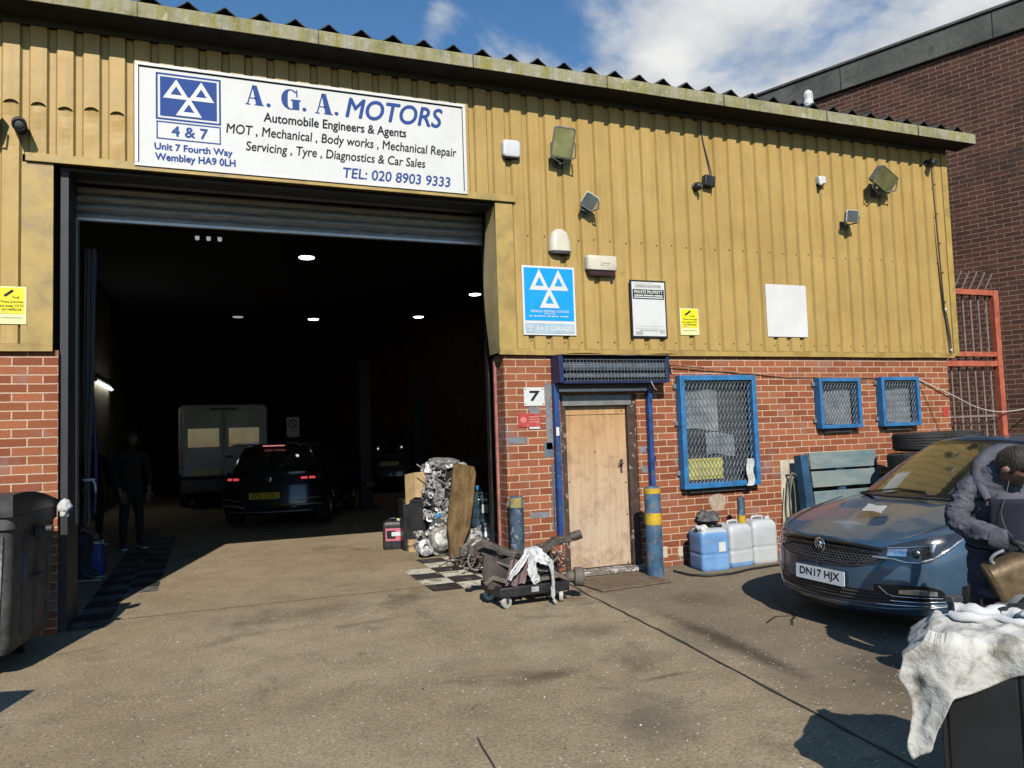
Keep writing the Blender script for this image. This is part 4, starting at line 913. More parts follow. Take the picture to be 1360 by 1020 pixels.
# ================================================================== VEHICLES
def car_mats(body): return body
class Body:
    """car shell as a stack of plan outlines; x lateral, y from the near end backwards, z up"""
    def __init__(s, P):
        s.P = P; s.cache = {}
        o = s.outline(.6); d = [0]
        for a, b_ in zip(o, o[1:]): d.append(d[-1] + math.hypot(b_[0] - a[0], b_[1] - a[1]))
        s.cum = d
    def outline(s, z):
        k = round(z, 3)
        if k in s.cache: return s.cache[k]
        P = s.P; w, yf, yr, D, Dr, n = lerp(P['wz'], P['w'], z), lerp(P['nz'], P['n'], z), lerp(P['rz'], P['r'], z), P['D'], P['Dr'], P['pw']
        out = []
        for i in range(25):
            a = math.pi / 2 * (i / 24) ** .8; out.append((w * math.sin(a) ** (2 / n), yf + D * (1 - math.cos(a) ** (2 / n))))
        for i in range(1, 48): out.append((w, yf + D + (yr - Dr - yf - D) * i / 48))
        for i in range(17):
            a = math.pi / 2 * (1 - i / 16); out.append((w * math.sin(a) ** (2 / 3), yr - Dr * (1 - math.cos(a) ** (2 / 3))))
        s.cache[k] = out; return out
    def pt(s, u, z, off=0.0):
        sg = -1 if u < 0 else 1; q = float(np.interp(abs(u), s.cum, range(len(s.cum)))); o = s.outline(z); i = min(int(q), len(o) - 2); f = q - i
        p = Vector((sg * (o[i][0] + (o[i + 1][0] - o[i][0]) * f), o[i][1] + (o[i + 1][1] - o[i][1]) * f, z))
        if off:
            e = .02
            a = s.pt(u + e, z) - s.pt(u - e, z); b_ = s.pt(u, z + e) - s.pt(u, z - e); nn = a.cross(b_)
            if nn.length > 1e-9:
                nn.normalize(); p += nn * off
        return p
    def shoulder(s, y): return lerp(s.P['sy'], s.P['sz'], y)
    def shell(s, name, m, parent):
        P = s.P; b = MB(); N = len(s.cum); J = 26; zb = P['zb']; pos = {}
        topz = []
        for i in range(N):
            z = .7
            for _ in range(6): z = s.shoulder(s.outline(z)[i][1])
            topz.append(z)
        def arch(p):
            for ya, r in P['arch']:
                d = math.hypot(p[1] - ya, p[2] - .31)
                if d < r and abs(p[0]) > .5: return (p[0] - math.copysign(.20, p[0]), p[1], p[2])
            return p
        for sg in (1, -1):
            g = []
            for i in range(N):
                row = []
                for j in range(J + 1):
                    z = zb + (topz[i] - zb) * j / J; x, y = s.outline(z)[i]
                    row.append(b.v(arch((sg * x, y, z))))
                g.append(row)
            for i in range(N - 1):
                for j in range(J): b.f([g[i][j], g[i + 1][j], g[i + 1][j + 1], g[i][j + 1]] if sg > 0 else [g[i][j], g[i][j + 1], g[i + 1][j + 1], g[i + 1][j]])
            K = 12; prev = None
            for i in range(N):
                x, y = s.outline(topz[i])[i]; zc = lerp(P['cy'], P['cz'], y); row = []
                for k in range(K + 1):
                    t = k / K; zz = topz[i] + (zc - topz[i]) * (1 - t ** P.get('cp', 2.3))
                    if k < K: zz += P.get('ridge', 0) * math.exp(-((t * x - P.get('ridgex', .45) - .12 * y) / .06) ** 2) * sm(.02, .5, y)
                    row.append(b.v((sg * x * t, y, zz)))
                if prev:
                    for k in range(K): b.f([prev[k], row[k], row[k + 1], prev[k + 1]] if sg > 0 else [prev[k], prev[k + 1], row[k + 1], row[k]])
                prev = row
        o = b.build(name, m, parent, smooth=38, weld=.0004, recalc=True); return o
    def patch(s, name, m, parent, u0, u1, lo, hi, off=.004, nu=30, nv=8, skirt=.012, smooth=40):
        """patch of another material lying on the shell between curves lo(u) and hi(u)"""
        f = lambda c, u: c if isinstance(c, (int, float)) else lerp(*zip(*c), u)
        b = MB()
        def P_(i, j, o_):
            u = u0 + (u1 - u0) * i / nu; a, c = f(lo, u), f(hi, u); return s.pt(u, a + (c - a) * j / nv, o_)
        g = [[b.v(P_(i, j, off)) for j in range(nv + 1)] for i in range(nu + 1)]
        for i in range(nu):
            for j in range(nv): b.f([g[i][j], g[i + 1][j], g[i + 1][j + 1], g[i][j + 1]])
        rim = [(i, 0) for i in range(nu)] + [(nu, j) for j in range(nv)] + [(i, nv) for i in range(nu, 0, -1)] + [(0, j) for j in range(nv, 0, -1)]
        lowv = [b.v(P_(i, j, off - skirt)) for i, j in rim]
        for k in range(len(rim)):
            a, c = rim[k], rim[(k + 1) % len(rim)]; b.f([g[a[0]][a[1]], lowv[k], lowv[(k + 1) % len(rim)], g[c[0]][c[1]]])
        return b.build(name, m, parent, smooth=smooth)
    def ribbon(s, name, m, parent, pts, r, off=.006, flat=.5, n=8, mesh=None):
        L = []
        for (ua, za), (ub, zb_) in zip(pts, pts[1:]):
            k = max(2, int(math.hypot(ub - ua, zb_ - za) / .03))
            for i in range(k): L.append(s.pt(ua + (ub - ua) * i / k, za + (zb_ - za) * i / k, off))
        L.append(s.pt(*pts[-1], off)); b = mesh or MB(); b.tube(L, r, n)
        if mesh is None: return b.build(name, m, parent, smooth=50)
def wheel_at(parent, x, y, r=.315, w=.2, mr=None):
    b = MB(); sg = 1 if x > 0 else -1
    b.lathe([(r * .64, -w / 2), (r * .9, -w / 2), (r * .98, -w * .36), (r, -w * .2), (r, w * .2), (r * .98, w * .36), (r * .9, w / 2), (r * .64, w / 2)], (x, y, r), (sg, 0, 0), 40, False, False)
    t = b.build('wheel', M['tyre'], parent, smooth=40)
    b = MB(); b.lathe([(r * .64, -w * .4), (r * .66, w * .42), (r * .6, w * .40), (r * .58, w * .1), (.02, w * .1)], (x, y, r), (sg, 0, 0), 40, False, True)
    for k in range(10):
        a = k * math.pi / 5; c = Vector((x + sg * w * .30, y + math.cos(a) * r * .36, r + math.sin(a) * r * .36)); b.obox(c, (.03, r * .6, .035), (a, 0, 0))
    b.lathe([(.05, w * .1), (.05, w * .36), (.03, w * .38)], (x, y, r), (sg, 0, 0), 20)
    b.build('rim', mr or M['alloy'], t, smooth=35)
def greenhouse(parent, base, top, segs, crown, mbody, mglass, mfrit, names):
    """base/top: half outlines with matching counts; segs: kind per segment"""
    def sub(L, n=6):
        out = []
        for i in range(len(L) - 1):
            p0, p1, p2, p3 = L[max(i - 1, 0)], L[i], L[i + 1], L[min(i + 2, len(L) - 1)]
            for k in range(n):
                t = k / n; out.append(tuple(.5 * ((2 * b_) + (-a + c) * t + (2 * a - 5 * b_ + 4 * c - d) * t * t + (-a + 3 * b_ - 3 * c + d) * t ** 3) for a, b_, c, d in zip(p0, p1, p2, p3)))
        out.append(L[-1]); return out
    B, T = sub(base), sub(top); J = 12; n = 6
    def P_(i, t, sg, e=0):
        a, c = Vector(B[i]), Vector(T[i]); p = a.lerp(c, t); bul = .02 * 4 * t * (1 - t)
        d = Vector((p.x, 0, 0)) * .35 + Vector((0, -(1 if p.y < 2 else -1), 0)) * (.6 if abs(p.x) < .6 else .1) + Vector((0, 0, .4))
        p += d.normalized() * (bul + e); return Vector((sg * p.x, p.y, p.z))
    parts = {}
    for si, kind in enumerate(segs): parts.setdefault(kind, []).append(si)
    for kind, lst in parts.items():
        for sgs in (((1, -1),) if kind in ('windscreen', 'rear_window') else ((1,), (-1,))):
            b = MB()
            for sg in sgs:
                for si in lst:
                    i0, i1 = si * n, si * n + n
                    g = [[b.v(P_(i, j / J, sg)) for j in range(J + 1)] for i in range(i0, i1 + 1)]
                    for i in range(n):
                        for j in range(J):
                            edge = kind in ('windscreen', 'rear_window') and (j == 0 or j == J - 1 or (si == lst[-1] and i == n - 1) or (kind == 'rear_window' and si == lst[0] and i == 0))
                            edge = edge or (kind == 'side_window' and (j >= J - 1 or j == 0))
                            b.mi = 1 if edge else 0; b.f([g[i][j], g[i + 1][j], g[i + 1][j + 1], g[i][j + 1]])
            b.build(kind, {'windscreen': [mglass, mfrit], 'rear_window': [mglass, mfrit], 'side_window': [mglass, mfrit]}.get(kind, [mbody]), parent, smooth=50, weld=.0003)
    b = MB(); K = 10
    for sg in (1, -1):
        prev = None
        for i in range(len(T)):
            x, y, z = T[i]; row = [b.v((sg * x * k / K, y, z + crown * (1 - (k / K) ** 2) * min(1, x / .3) - .0)) for k in range(K + 1)]
            if prev:
                for k in range(K): b.f([prev[k], prev[k + 1], row[k + 1], row[k]])
            prev = row
    b.build('roof', mbody, parent, smooth=50, weld=.0003)
def number_plate(parent, text, mplate, c, tilt=0, w=.52, h=.111, rotz=0, blank=False):
    p = bpy.data.objects.new('number_plate', None)
    b = MB(); b.loft([[(q[0], dd, q[1]) for q in srect(w / 2, h / 2, 0, 40, .12)] for dd in (0, -.008)]); o = b.build('number_plate', mplate, parent, loc=c, rot=(tilt, 0, rotz)); bpy.data.objects.remove(p)
    if text: text_mesh(text, -w * .41, w * .41, -h * .33, h * .33, M['black_print'], o, -.0092, offset=.03)
    else: flat_poly('lettering', [rect(-w * .4 + k * w * .115, -w * .4 + k * w * .115 + w * .08, -h * .3, h * .3) for k in range(7)], M['grey_print'], o, -.0092)
    return o
def paint(name, col, met=.55, rough=.32, dirty=(.09, .08, .065), amt=.35):
    m, n, p = new_mat(name); c = obj_coord(n)
    f = noise_fac(n, c, 2.2, 6, .65, .50, .74, .3); base = mixc(n, mulf(n, f, amt), col, dirty)
    g = noise_fac(n, c, 160, 2, .5, .3, .7); base = mixc(n, mulf(n, g, .18), base, tuple(min(1, x * 2.2) for x in col))
    n.links.new(base, p.inputs['Base Color']); p.inputs['Metallic'].default_value = met; p.inputs['Coat Weight'].default_value = .75; p.inputs['Coat Roughness'].default_value = .07
    r = nd(n, 'ShaderNodeMapRange'); n.links.new(f, r.inputs['Value']); r.inputs['To Min'].default_value = rough; r.inputs['To Max'].default_value = rough + .25; n.links.new(r.outputs[0], p.inputs['Roughness'])
    return m
M['paint_blue'] = paint('dusty_blue_paint', (.05, .105, .175), .5, .38, (.19, .18, .155), .55)
M['paint_black'] = paint('black_car_paint', (.012, .012, .014), .2, .3, (.03, .03, .03), .2)
M['car_glass'] = mat('dark_car_glass', (.022, .025, .016), .05, 0, .2, 3, (.075, .075, .045), .7, 2.5, spec=.9, coat=.7)
M['frit'] = mat('gloss_black_trim', (.01, .01, .011), .25, 0, 0)
M['alloy'] = mat('grey_alloy', (.30, .30, .31), .35, .8, .15)
M['chrome'] = mat('chrome_trim', (.75, .76, .78), .12, 1, .04)
M['housing'] = mat('dark_lamp_housing', (.035, .037, .04), .12, .3, .2, coat=1)
M['clearlens'] = mat('pale_reflector', (.62, .64, .66), .16, .85, .25, 30, coat=1)
M['plate_w'] = mat('white_plate', (.74, .75, .76), .3, 0, .05, 4, (.5, .48, .44), .3, 6)
M['plate_y'] = mat('yellow_plate', (.75, .52, .03), .3, 0, .05)
M['grille'] = mat('black_grille', (.016, .016, .018), .35, 0, .2)
# ---- blue hatchback
A = thing('blue_hatchback', 'dusty dark blue hatchback with front plate parked nose left before the brick wall', 'car', (4.256, -2.818, 0), R(-89.26)); A.scale = (.921, .91, .943)
PA = dict(nz=[.16, .2, .26, .33, .45, .55, .66, .73, .80, 1.0], n=[.10, .05, .015, .0, .0, .005, .03, .065, .12, .3], wz=[.16, .25, .4, .6, .75, .9, 1.0], w=[.82, .865, .89, .904, .90, .87, .845],
          rz=[.16, .3, .6, 1.0], r=[4.2, 4.33, 4.37, 4.25], D=.78, Dr=.5, pw=2.55, zb=.17, arch=[(.89, .355), (3.59, .355)],
          sy=[0, .07, .18, .35, .6, .95, 1.4, 2.2, 3.4, 4.3], sz=[.722, .725, .735, .765, .82, .885, .935, .955, .985, 1.0],
          cy=[0, .07, .15, .3, .6, .9, 1.15, 1.6, 4.3], cz=[.722, .732, .768, .822, .892, .945, .975, .97, 1.0], ridge=.010, ridgex=.33)
BA = Body(PA); BA.shell('body', M['paint_blue'], A)
base = [(0, 1.05, .958), (.30, 1.07, .957), (.56, 1.14, .953), (.70, 1.25, .948), (.80, 1.50, .945), (.845, 2.0, .955), (.85, 2.8, .965), (.80, 3.6, .985), (.68, 4.05, 1.0), (.35, 4.19, 1.0), (0, 4.22, 1.0)]
top = [(0, 1.93, 1.432), (.26, 1.94, 1.429), (.45, 1.98, 1.416), (.545, 2.05, 1.395), (.60, 2.17, 1.40), (.625, 2.45, 1.412), (.625, 2.95, 1.415), (.585, 3.5, 1.40), (.54, 3.75, 1.385), (.3, 3.84, 1.385), (0, 3.86, 1.385)]
greenhouse(A, base, top, ['windscreen'] * 3 + ['pillar'] + ['side_window'] * 3 + ['rear_pillar'] + ['rear_window'] * 2, .045, M['paint_blue'], M['car_glass'], M['frit'], None)
for x, y in ((.80, .89), (-.80, .89), (.80, 3.59), (-.80, 3.59)): wheel_at(A, x, y)
# scuttle, wipers
b = MB(); b.tube([(-.66, 1.20, .965), (-.3, .985, .982), (.3, .985, .982), (.66, 1.20, .965)], .022, 8, flat=.6); b.build('scuttle', M['blackplastic'], A, smooth=50)
b = MB(); b.tube([(-.55, 1.08, .985), (-.2, 1.15, 1.03), (.1, 1.13, 1.02)], .008, 6); b.tube([(.1, 1.02, .985), (.4, 1.13, 1.02), (.62, 1.22, 1.01)], .008, 6); b.build('wiper', M['black'], A)
# grille
LO = [(-.56, .60), (-.50, .575), (-.3, .545), (0, .535), (.3, .545), (.50, .575), (.56, .60)]; HI = [(-.56, .665), (-.5, .69), (-.3, .708), (0, .715), (.3, .708), (.5, .69), (.56, .665)]
gr = BA.patch('grille', M['grille'], A, -.56, .56, LO, HI, .003, 60, 10)
b = MB()
for rrow in range(7):
    zc0 = .548 + rrow * .0185; pts = []
    for k in range(61):
        u = -.50 + k / 60.0; zl, zh = lerp(*zip(*LO), u), lerp(*zip(*HI), u)
        z = zc0 + (.0055 if (k + rrow) % 2 else -.0055)
        if zl + .006 < z < zh - .045: pts.append((u, z))
    if len(pts) > 3: BA.ribbon('x', None, None, pts, .0032, .010, .8, 5, mesh=b)
b.build('grille_mesh', mat('satin_grille_bar', (.12, .12, .125), .3, .3, .2), gr, smooth=50)
BA.ribbon('grille_bar', M['frit'], gr, [(-.53, .672), (-.3, .688), (0, .694), (.3, .688), (.53, .672)], .013, .012, .6)
BA.ribbon('grille_bar', M['frit'], gr, [(-.50, .640), (-.3, .652), (0, .657), (.3, .652), (.50, .640)], .009, .012, .6)
BA.ribbon('chrome_trim', mat('dark_chrome', (.16, .17, .19), .2, .9, .1), gr, [(-.55, .598), (-.50, .572), (-.3, .541), (0, .531), (.3, .541), (.50, .572), (.55, .598)], .006, .007, .6)
# badge: ring with a rearing creature and pennant
bp = BA.pt(0, .655, .03); bd = bpy.data.objects.new('badge', None)
b = MB(); b.lathe([(.052, 0), (.056, .008), (.052, .013), (.046, .012), (.044, .007)], bp + Vector((0, .012, 0)), (0, -1, 0), 32); bd = b.build('badge', M['chrome'], A, smooth=50)
b = MB(); y_ = bp.y - .000; q = lambda a, c: (bp.x + a, y_, bp.z + c)
b.tube([q(-.028, .018), q(-.012, .028), q(.004, .022), q(.012, .008), q(.004, -.006), q(-.010, -.012), q(-.006, -.030)], [.004, .006, .008, .008, .009, .007, .003], 8)
b.tube([q(.012, .01), q(.024, .018), q(.030, .004)], [.005, .006, .003], 8); b.tube([q(.004, -.006), q(.018, -.014), q(.016, -.032)], [.006, .006, .003], 8); b.tube([q(-.016, .018), q(-.026, .004), q(-.022, -.008)], [.004, .004, .003], 8)
b.build('emblem', M['clearlens'], bd, smooth=50)
b = MB(); b.f([b.v((bp.x + .044 * math.cos(k * math.pi / 12), bp.y + .004, bp.z + .044 * math.sin(k * math.pi / 12))) for k in range(24)]); b.build('badge_ground', M['housing'], bd)
number_plate(A, 'DN17 HJX', M['plate_w'], (0, -.014, .430), R(-3))
# lower grille, lip, skirt lines
lg = BA.patch('lower_grille', M['grille'], A, -.66, .66, [(-.66, .30), (0, .265), (.66, .30)], [(-.66, .335), (-.5, .372), (0, .378), (.5, .372), (.66, .335)], .003, 50, 6)
for zz in (.30, .325, .35): BA.ribbon('grille_bar', M['greyplastic'], lg, [(-.6, zz + .01), (-.3, zz), (0, zz - .004), (.3, zz), (.6, zz + .01)], .006, .006, .7)
BA.ribbon('lip_trim', mat('satin_lip', (.20, .22, .25), .3, .6, .2), A, [(-1.0, .285), (-.6, .255), (0, .243), (.6, .255), (1.0, .285)], .007, .006, .7)
BA.patch('splitter', M['blackplastic'], A, -1.3, 1.3, .172, .205, .004, 60, 3)
# head lamps
for sg in (1, -1):
    f_ = lambda L: sorted((sg * u, z) for u, z in L)
    lo = f_([(.43, .628), (.50, .614), (.62, .606), (.70, .585), (.78, .582), (.88, .612), (1.0, .685), (1.10, .775), (1.16, .808)])
    hi = f_([(.43, .632), (.52, .690), (.64, .728), (.78, .762), (.92, .790), (1.05, .808), (1.16, .812)])
    h_ = BA.patch('headlight', M['housing'], A, sg * .43, sg * 1.16, lo, hi, .005, 50, 10)
    BA.ribbon('light_strip', M['clearlens'], h_, [(sg * u, z) for u, z in ((.47, .622), (.62, .618), (.70, .598), (.78, .596), (.88, .626), (.98, .692), (1.03, .735), (1.08, .765))], .0105, .010, .5)
    BA.ribbon('light_strip', M['chrome'], h_, [(sg * u, z) for u, z in ((.56, .690), (.70, .700), (.86, .716))], .006, .010, .6)
    BA.patch('reflector', M['clearlens'], h_, sg * .57, sg * .70, f_([(.57, .636), (.70, .640)]), f_([(.57, .682), (.70, .690)]), .0085, 10, 4)
    BA.patch('reflector', M['chrome'], h_, sg * .835, sg * .88, f_([(.83, .650), (.90, .66)]), f_([(.83, .708), (.90, .735)]), .0085, 8, 4)
    q = BA.pt(sg * .765, .655, .004); b = MB(); nn = (BA.pt(sg * .765, .655, .02) - q).normalized(); b.lathe([(.030, 0), (.030, .004), (.022, .007), (.010, .008)], q, nn, 24); b.build('projector', M['frit'], h_, smooth=50)
    # fog lamp recess with blade
    lo = f_([(.48, .345), (.56, .325), (.98, .318), (1.02, .318)]); hi = f_([(.48, .425), (.7, .434), (.86, .430), (.95, .405), (1.02, .325)])
    fr = BA.patch('fog_recess', M['frit'], A, sg * .48, sg * 1.02, lo, hi, .003, 40, 6)
    BA.patch('fog_lamp', M['clearlens'], fr, sg * .66, sg * .92, f_([(.66, .372), (.92, .362)]), f_([(.66, .398), (.80, .408), (.92, .392)]), .010, 16, 5)
    BA.ribbon('fog_fin', M['chrome'], fr, [(sg * .52, .415), (sg * .58, .365), (sg * .62, .352), (sg * .96, .346)], .0035, .008, .7)
    BA.ribbon('blade', M['chrome'], fr, [(sg * .50, .285), (sg * .8, .288), (sg * 1.03, .298)], .0055, .008, .7)
    BA.ribbon('blade', M['chrome'], fr, [(sg * .60, .318), (sg * .8, .316), (sg * .98, .322)], .005, .008, .7)
    BA.ribbon('panel_gap', M['black'], A, [(sg * 1.10, .775), (sg * 1.22, .66), (sg * 1.32, .60)], .003, .001, 1)
    if sg < 0: continue
    mpts = [Vector((sg * x, y, z)) for x, y, z in ((.86, 1.55, .98), (.93, 1.53, 1.0), (1.0, 1.52, 1.03))]
    b = MB(); b.tube(mpts, .018, 8); mb_ = b.build('door_mirror', M['frit'], A, smooth=50)
    b = MB(); b.ball((sg * 1.0, 1.53, 1.06), .1, 14, (1.0, .55, .68)); b.build('mirror_cap', M['paint_blue'], mb_, smooth=60)
# shut line of the bonnet and a rag of paper on it
b = MB()
for sg in (1, -1): b = MB(); b.tube([(sg * x, y, z + .003) for x, y, z in ((.60, .22, .748), (.69, .45, .812), (.74, .75, .878), (.75, 1.05, .935))], .004, 6); b.build('bonnet_gap', M['black'], A)
# rest of flanks
for sg in (1, -1):
    for ud, nm in ((2.05, 'door_gap'), (3.02, 'door_gap')): BA.ribbon(nm, M['black'], A, [(sg * ud, .25), (sg * (ud + .02), .6), (sg * (ud + .03), .90)], .003, .001, 1)
    BA.patch('door_handle', M['paint_blue'], A, sg * 2.75, sg * 2.95, .80, .83, .025, 6, 2, .03)
o = thing('cleaning_paper', 'crumpled white paper lying on the dusty blue bonnet', 'paper', (4.72, -2.93, .862), R(20)); o.rotation_euler = (R(4), R(-8), R(25))
b = MB(); b.grid(lambda u, v: (-.10 + .20 * u, -.07 + .14 * v + .02 * u, .006 + .010 * abs(math.sin(u * 8 + v * 3))), 14, 8); b.build('sheet', mat('grey_paper', (.36, .36, .34), .8, 0, .15), o, smooth=40)
# ---- black crossover seen from behind in the workshop
B_ = thing('black_crossover', 'black crossover with red tail lamps and yellow plate inside the dark workshop', 'car', (.92, 6.5, 0), R(-19)); B_.scale = (1, 1, .95)
PB = dict(nz=[.2, .3, .45, .6, .8, 1.0], n=[.12, .03, .0, .02, .06, .12], wz=[.2, .4, .7, .95, 1.05], w=[.84, .90, .91, .88, .85], rz=[.2, .6, 1.0], r=[4.1, 4.23, 4.1], D=.5, Dr=.7, pw=2.8, zb=.26, arch=[(.85, .37), (3.45, .37)],
          sy=[0, .3, 1, 3, 4.2], sz=[1.02, 1.04, 1.04, 1.0, .9], cy=[0, .2, 1, 3, 4.2], cz=[1.02, 1.05, 1.06, 1.05, .92])
BB = Body(PB); BB.shell('body', M['paint_black'], B_)
base = [(0, .16, 1.03), (.3, .18, 1.03), (.6, .26, 1.03), (.74, .40, 1.03), (.82, .62, 1.03), (.85, 1.2, 1.03), (.85, 2.0, 1.03), (.80, 2.75, 1.02), (.66, 3.1, 1.0), (.3, 3.25, 1.0), (0, 3.28, 1.0)]
top = [(0, .50, 1.52), (.28, .52, 1.52), (.5, .58, 1.505), (.585, .66, 1.49), (.62, .85, 1.50), (.635, 1.2, 1.52), (.635, 1.75, 1.53), (.60, 2.2, 1.51), (.5, 2.4, 1.49), (.28, 2.48, 1.49), (0, 2.5, 1.49)]
greenhouse(B_, base, top, ['rear_window'] * 3 + ['rear_pillar'] + ['side_window'] * 3 + ['pillar'] + ['windscreen'] * 2, .04, M['paint_black'], M['car_glass'], M['frit'], None)
for x, y in ((.80, .85), (-.80, .85), (.80, 3.45), (-.80, 3.45)): wheel_at(B_, x, y, .335)
for sg in (1, -1):
    t_ = BB.patch('tail_light', mat('dark_red_lamp', (.12, .01, .012), .2, 0, .1, coat=1), B_, sg * .47, sg * 1.05, .87, .965, .006, 24, 5)
    BB.patch('lit_segment', M['brake_on'], t_, sg * .55, sg * .66, .895, .935, .010, 8, 3); BB.patch('lit_segment', M['brake_on'], t_, sg * .69, sg * .80, .895, .935, .010, 8, 3)
    BB.ribbon('bumper_trim', mat('dim_silver', (.35, .36, .37), .4, .5, .2), B_, [(sg * .40, .40), (sg * .55, .44), (sg * .80, .45), (sg * .98, .42)], .014, .01, .5)
    BB.ribbon('bumper_trim', mat('dim_silver', (.35, .36, .37), .4, .5, .2), B_, [(sg * .50, .52), (sg * .72, .55), (sg * .96, .56)], .010, .01, .5)
BB.ribbon('bumper_trim', mat('dim_silver', (.35, .36, .37), .4, .5, .2), B_, [(-.75, .335), (0, .32), (.75, .335)], .010, .008, .5)
b = MB(); b.box(-.19, .19, .40, .43, 1.505, 1.525); b.build('brake_strip', M['brake_dim'], B_)
b = MB(); b.box(-.58, .58, .36, .56, 1.525, 1.545); b.build('spoiler', M['paint_black'], B_, bevel=.008)
b = MB(); b.lathe([(.05, 0), (.05, .008), (.04, .01)], (0, .035, .91), (0, -1, 0), 24); b.build('badge', M['clearlens'], B_, smooth=40)
number_plate(B_, 'DP21 OOC', M['plate_y'], (-.06, -.012, .62), 0)
# ---- van
V = thing('white_van', 'tall white panel van with twin rear doors deep inside the workshop', 'van', (.30, 11.7, 0))
M['van'] = mat('dull_white_van', (.42, .44, .46), .4, 0, .1, 2, (.3, .3, .3), .4, 2)
b = MB(); b.loft([[(q[0], y, 1.565 + q[1]) for q in srect(.98 * f_, .845 * g2_, 0, 40, .18)] for y, f_, g2_ in ((0, .95, .95), (.03, .985, .985), (.12, 1, 1), (4.3, 1, 1), (4.9, .97, .93), (5.6, .93, .55))]); b.build('body', M['van'], V, smooth=35)
for sg in (1, -1):
    b = MB(); b.box(sg * .02 if sg > 0 else -.88, .88 if sg > 0 else -.02, -.022, .03, .76, 2.27); d_ = b.build('rear_door', M['van'], V, bevel=.02)
    b = MB(); b.box(.10 if sg > 0 else -.78, .78 if sg > 0 else -.10, -.030, -.02, 1.42, 1.86); b.build('door_window', M['car_glass'], d_, bevel=.02)
    b = MB(); b.box(sg * .94 - .04, sg * .94 + .04, -.02, .05, .95, 1.35); b.build('tail_light', mat('van_red_lamp', (.25, .02, .02), .3, 0, .1), V, bevel=.01)
    for y in (1.0, 4.3): wheel_at(V, sg * .86, y, .34, .22, M['greyplastic'])
b = MB(); b.box(.04, .2, -.05, -.024, 1.16, 1.22); b.build('door_handle', M['black'], V)
b = MB(); b.box(-.95, .95, -.10, .05, .40, .70); b.box(-.93, .93, .05, 5.4, .36, .72); b.build('bumper', M['blackplastic'], V, bevel=.02)
number_plate(V, None, M['plate_y'], (-.38, -.03, .84), 0)
b = MB(); b.box(-.3, .3, -.026, .02, 2.29, 2.33); b.build('roof_lamp_strip', M['black'], V)
# ---- far car
F_ = thing('distant_black_car', 'small black car with faint plate at the far back of the workshop', 'car', (4.5, 13.2, 0), R(-18))
BF = Body(dict(PB, zb=.22)); BF.shell('body', M['paint_black'], F_)
greenhouse(F_, base, top, ['rear_window'] * 3 + ['rear_pillar'] + ['side_window'] * 3 + ['pillar'] + ['windscreen'] * 2, .04, M['paint_black'], M['car_glass'], M['frit'], None)
for x, y in ((.80, .85), (-.80, .85), (.80, 3.45), (-.80, 3.45)): wheel_at(F_, x, y, .335)
number_plate(F_, None, M['plate_y'], (0, -.012, .80), 0)
for sg in (1, -1): BF.patch('headlight', M['clearlens'], F_, sg * .5, sg * .85, .60, .70, .006, 12, 4)
# ================================================================== PEOPLE
M['jacket'] = mat('grey_blue_jacket', (.105, .105, .125), .9, 0, .25, 7, (.028, .028, .034), .6, 6, .012, 26, spec=.2)
M['jacket_dark'] = mat('dark_clothing', (.012, .012, .014), .9, 0, .3, 5, bump=.02, bs=9)
M['navy_top'] = mat('navy_lining', (.012, .014, .026), .9, 0, .2)
M['jeans'] = mat('dark_trousers', (.03, .034, .045), .9, 0, .3, 7, bump=.02, bs=10)
M['skin'] = mat('skin', (.36, .20, .135), .5, 0, .12, 10)
M['hair'] = mat('dark_hair', (.035, .027, .022), .6, 0, .8, 60, (.10, .08, .07), .5, 40, bump=.02, bs=120, stretch=(1, 1, .35))
M['glove'] = mat('black_glove', (.016, .016, .018), .5, 0, .3, 14, bump=.004, bs=60)
M['shoe'] = mat('dark_shoe', (.03, .03, .033), .6, 0, .2); M['sole'] = mat('pale_sole', (.50, .50, .48), .6, 0, .1)
def skin_mesh(vs, es, rs, root=0, sub=2):
    me = bpy.data.meshes.new('sk'); me.from_pydata([tuple(v) for v in vs], es, []); o = bpy.data.objects.new('sk', me); COL.objects.link(o)
    o.modifiers.new('skin', 'SKIN'); 
    if not me.skin_vertices: me.skin_vertices.new()
    for i, sv in enumerate(me.skin_vertices[0].data):
        r = rs[i]; sv.radius = r if isinstance(r, tuple) else (r, r); sv.use_root = (i == root)
    s_ = o.modifiers.new('sub', 'SUBSURF'); s_.levels = sub; s_.render_levels = sub
    dg = bpy.context.evaluated_depsgraph_get(); out = bpy.data.meshes.new_from_object(o.evaluated_get(dg)); bpy.data.objects.remove(o); return out
def seg_d(p, a, b_):
    ab = b_ - a; t = max(0, min(1, (p - a).dot(ab) / max(ab.length_squared, 1e-9))); return (p - a - ab * t).length
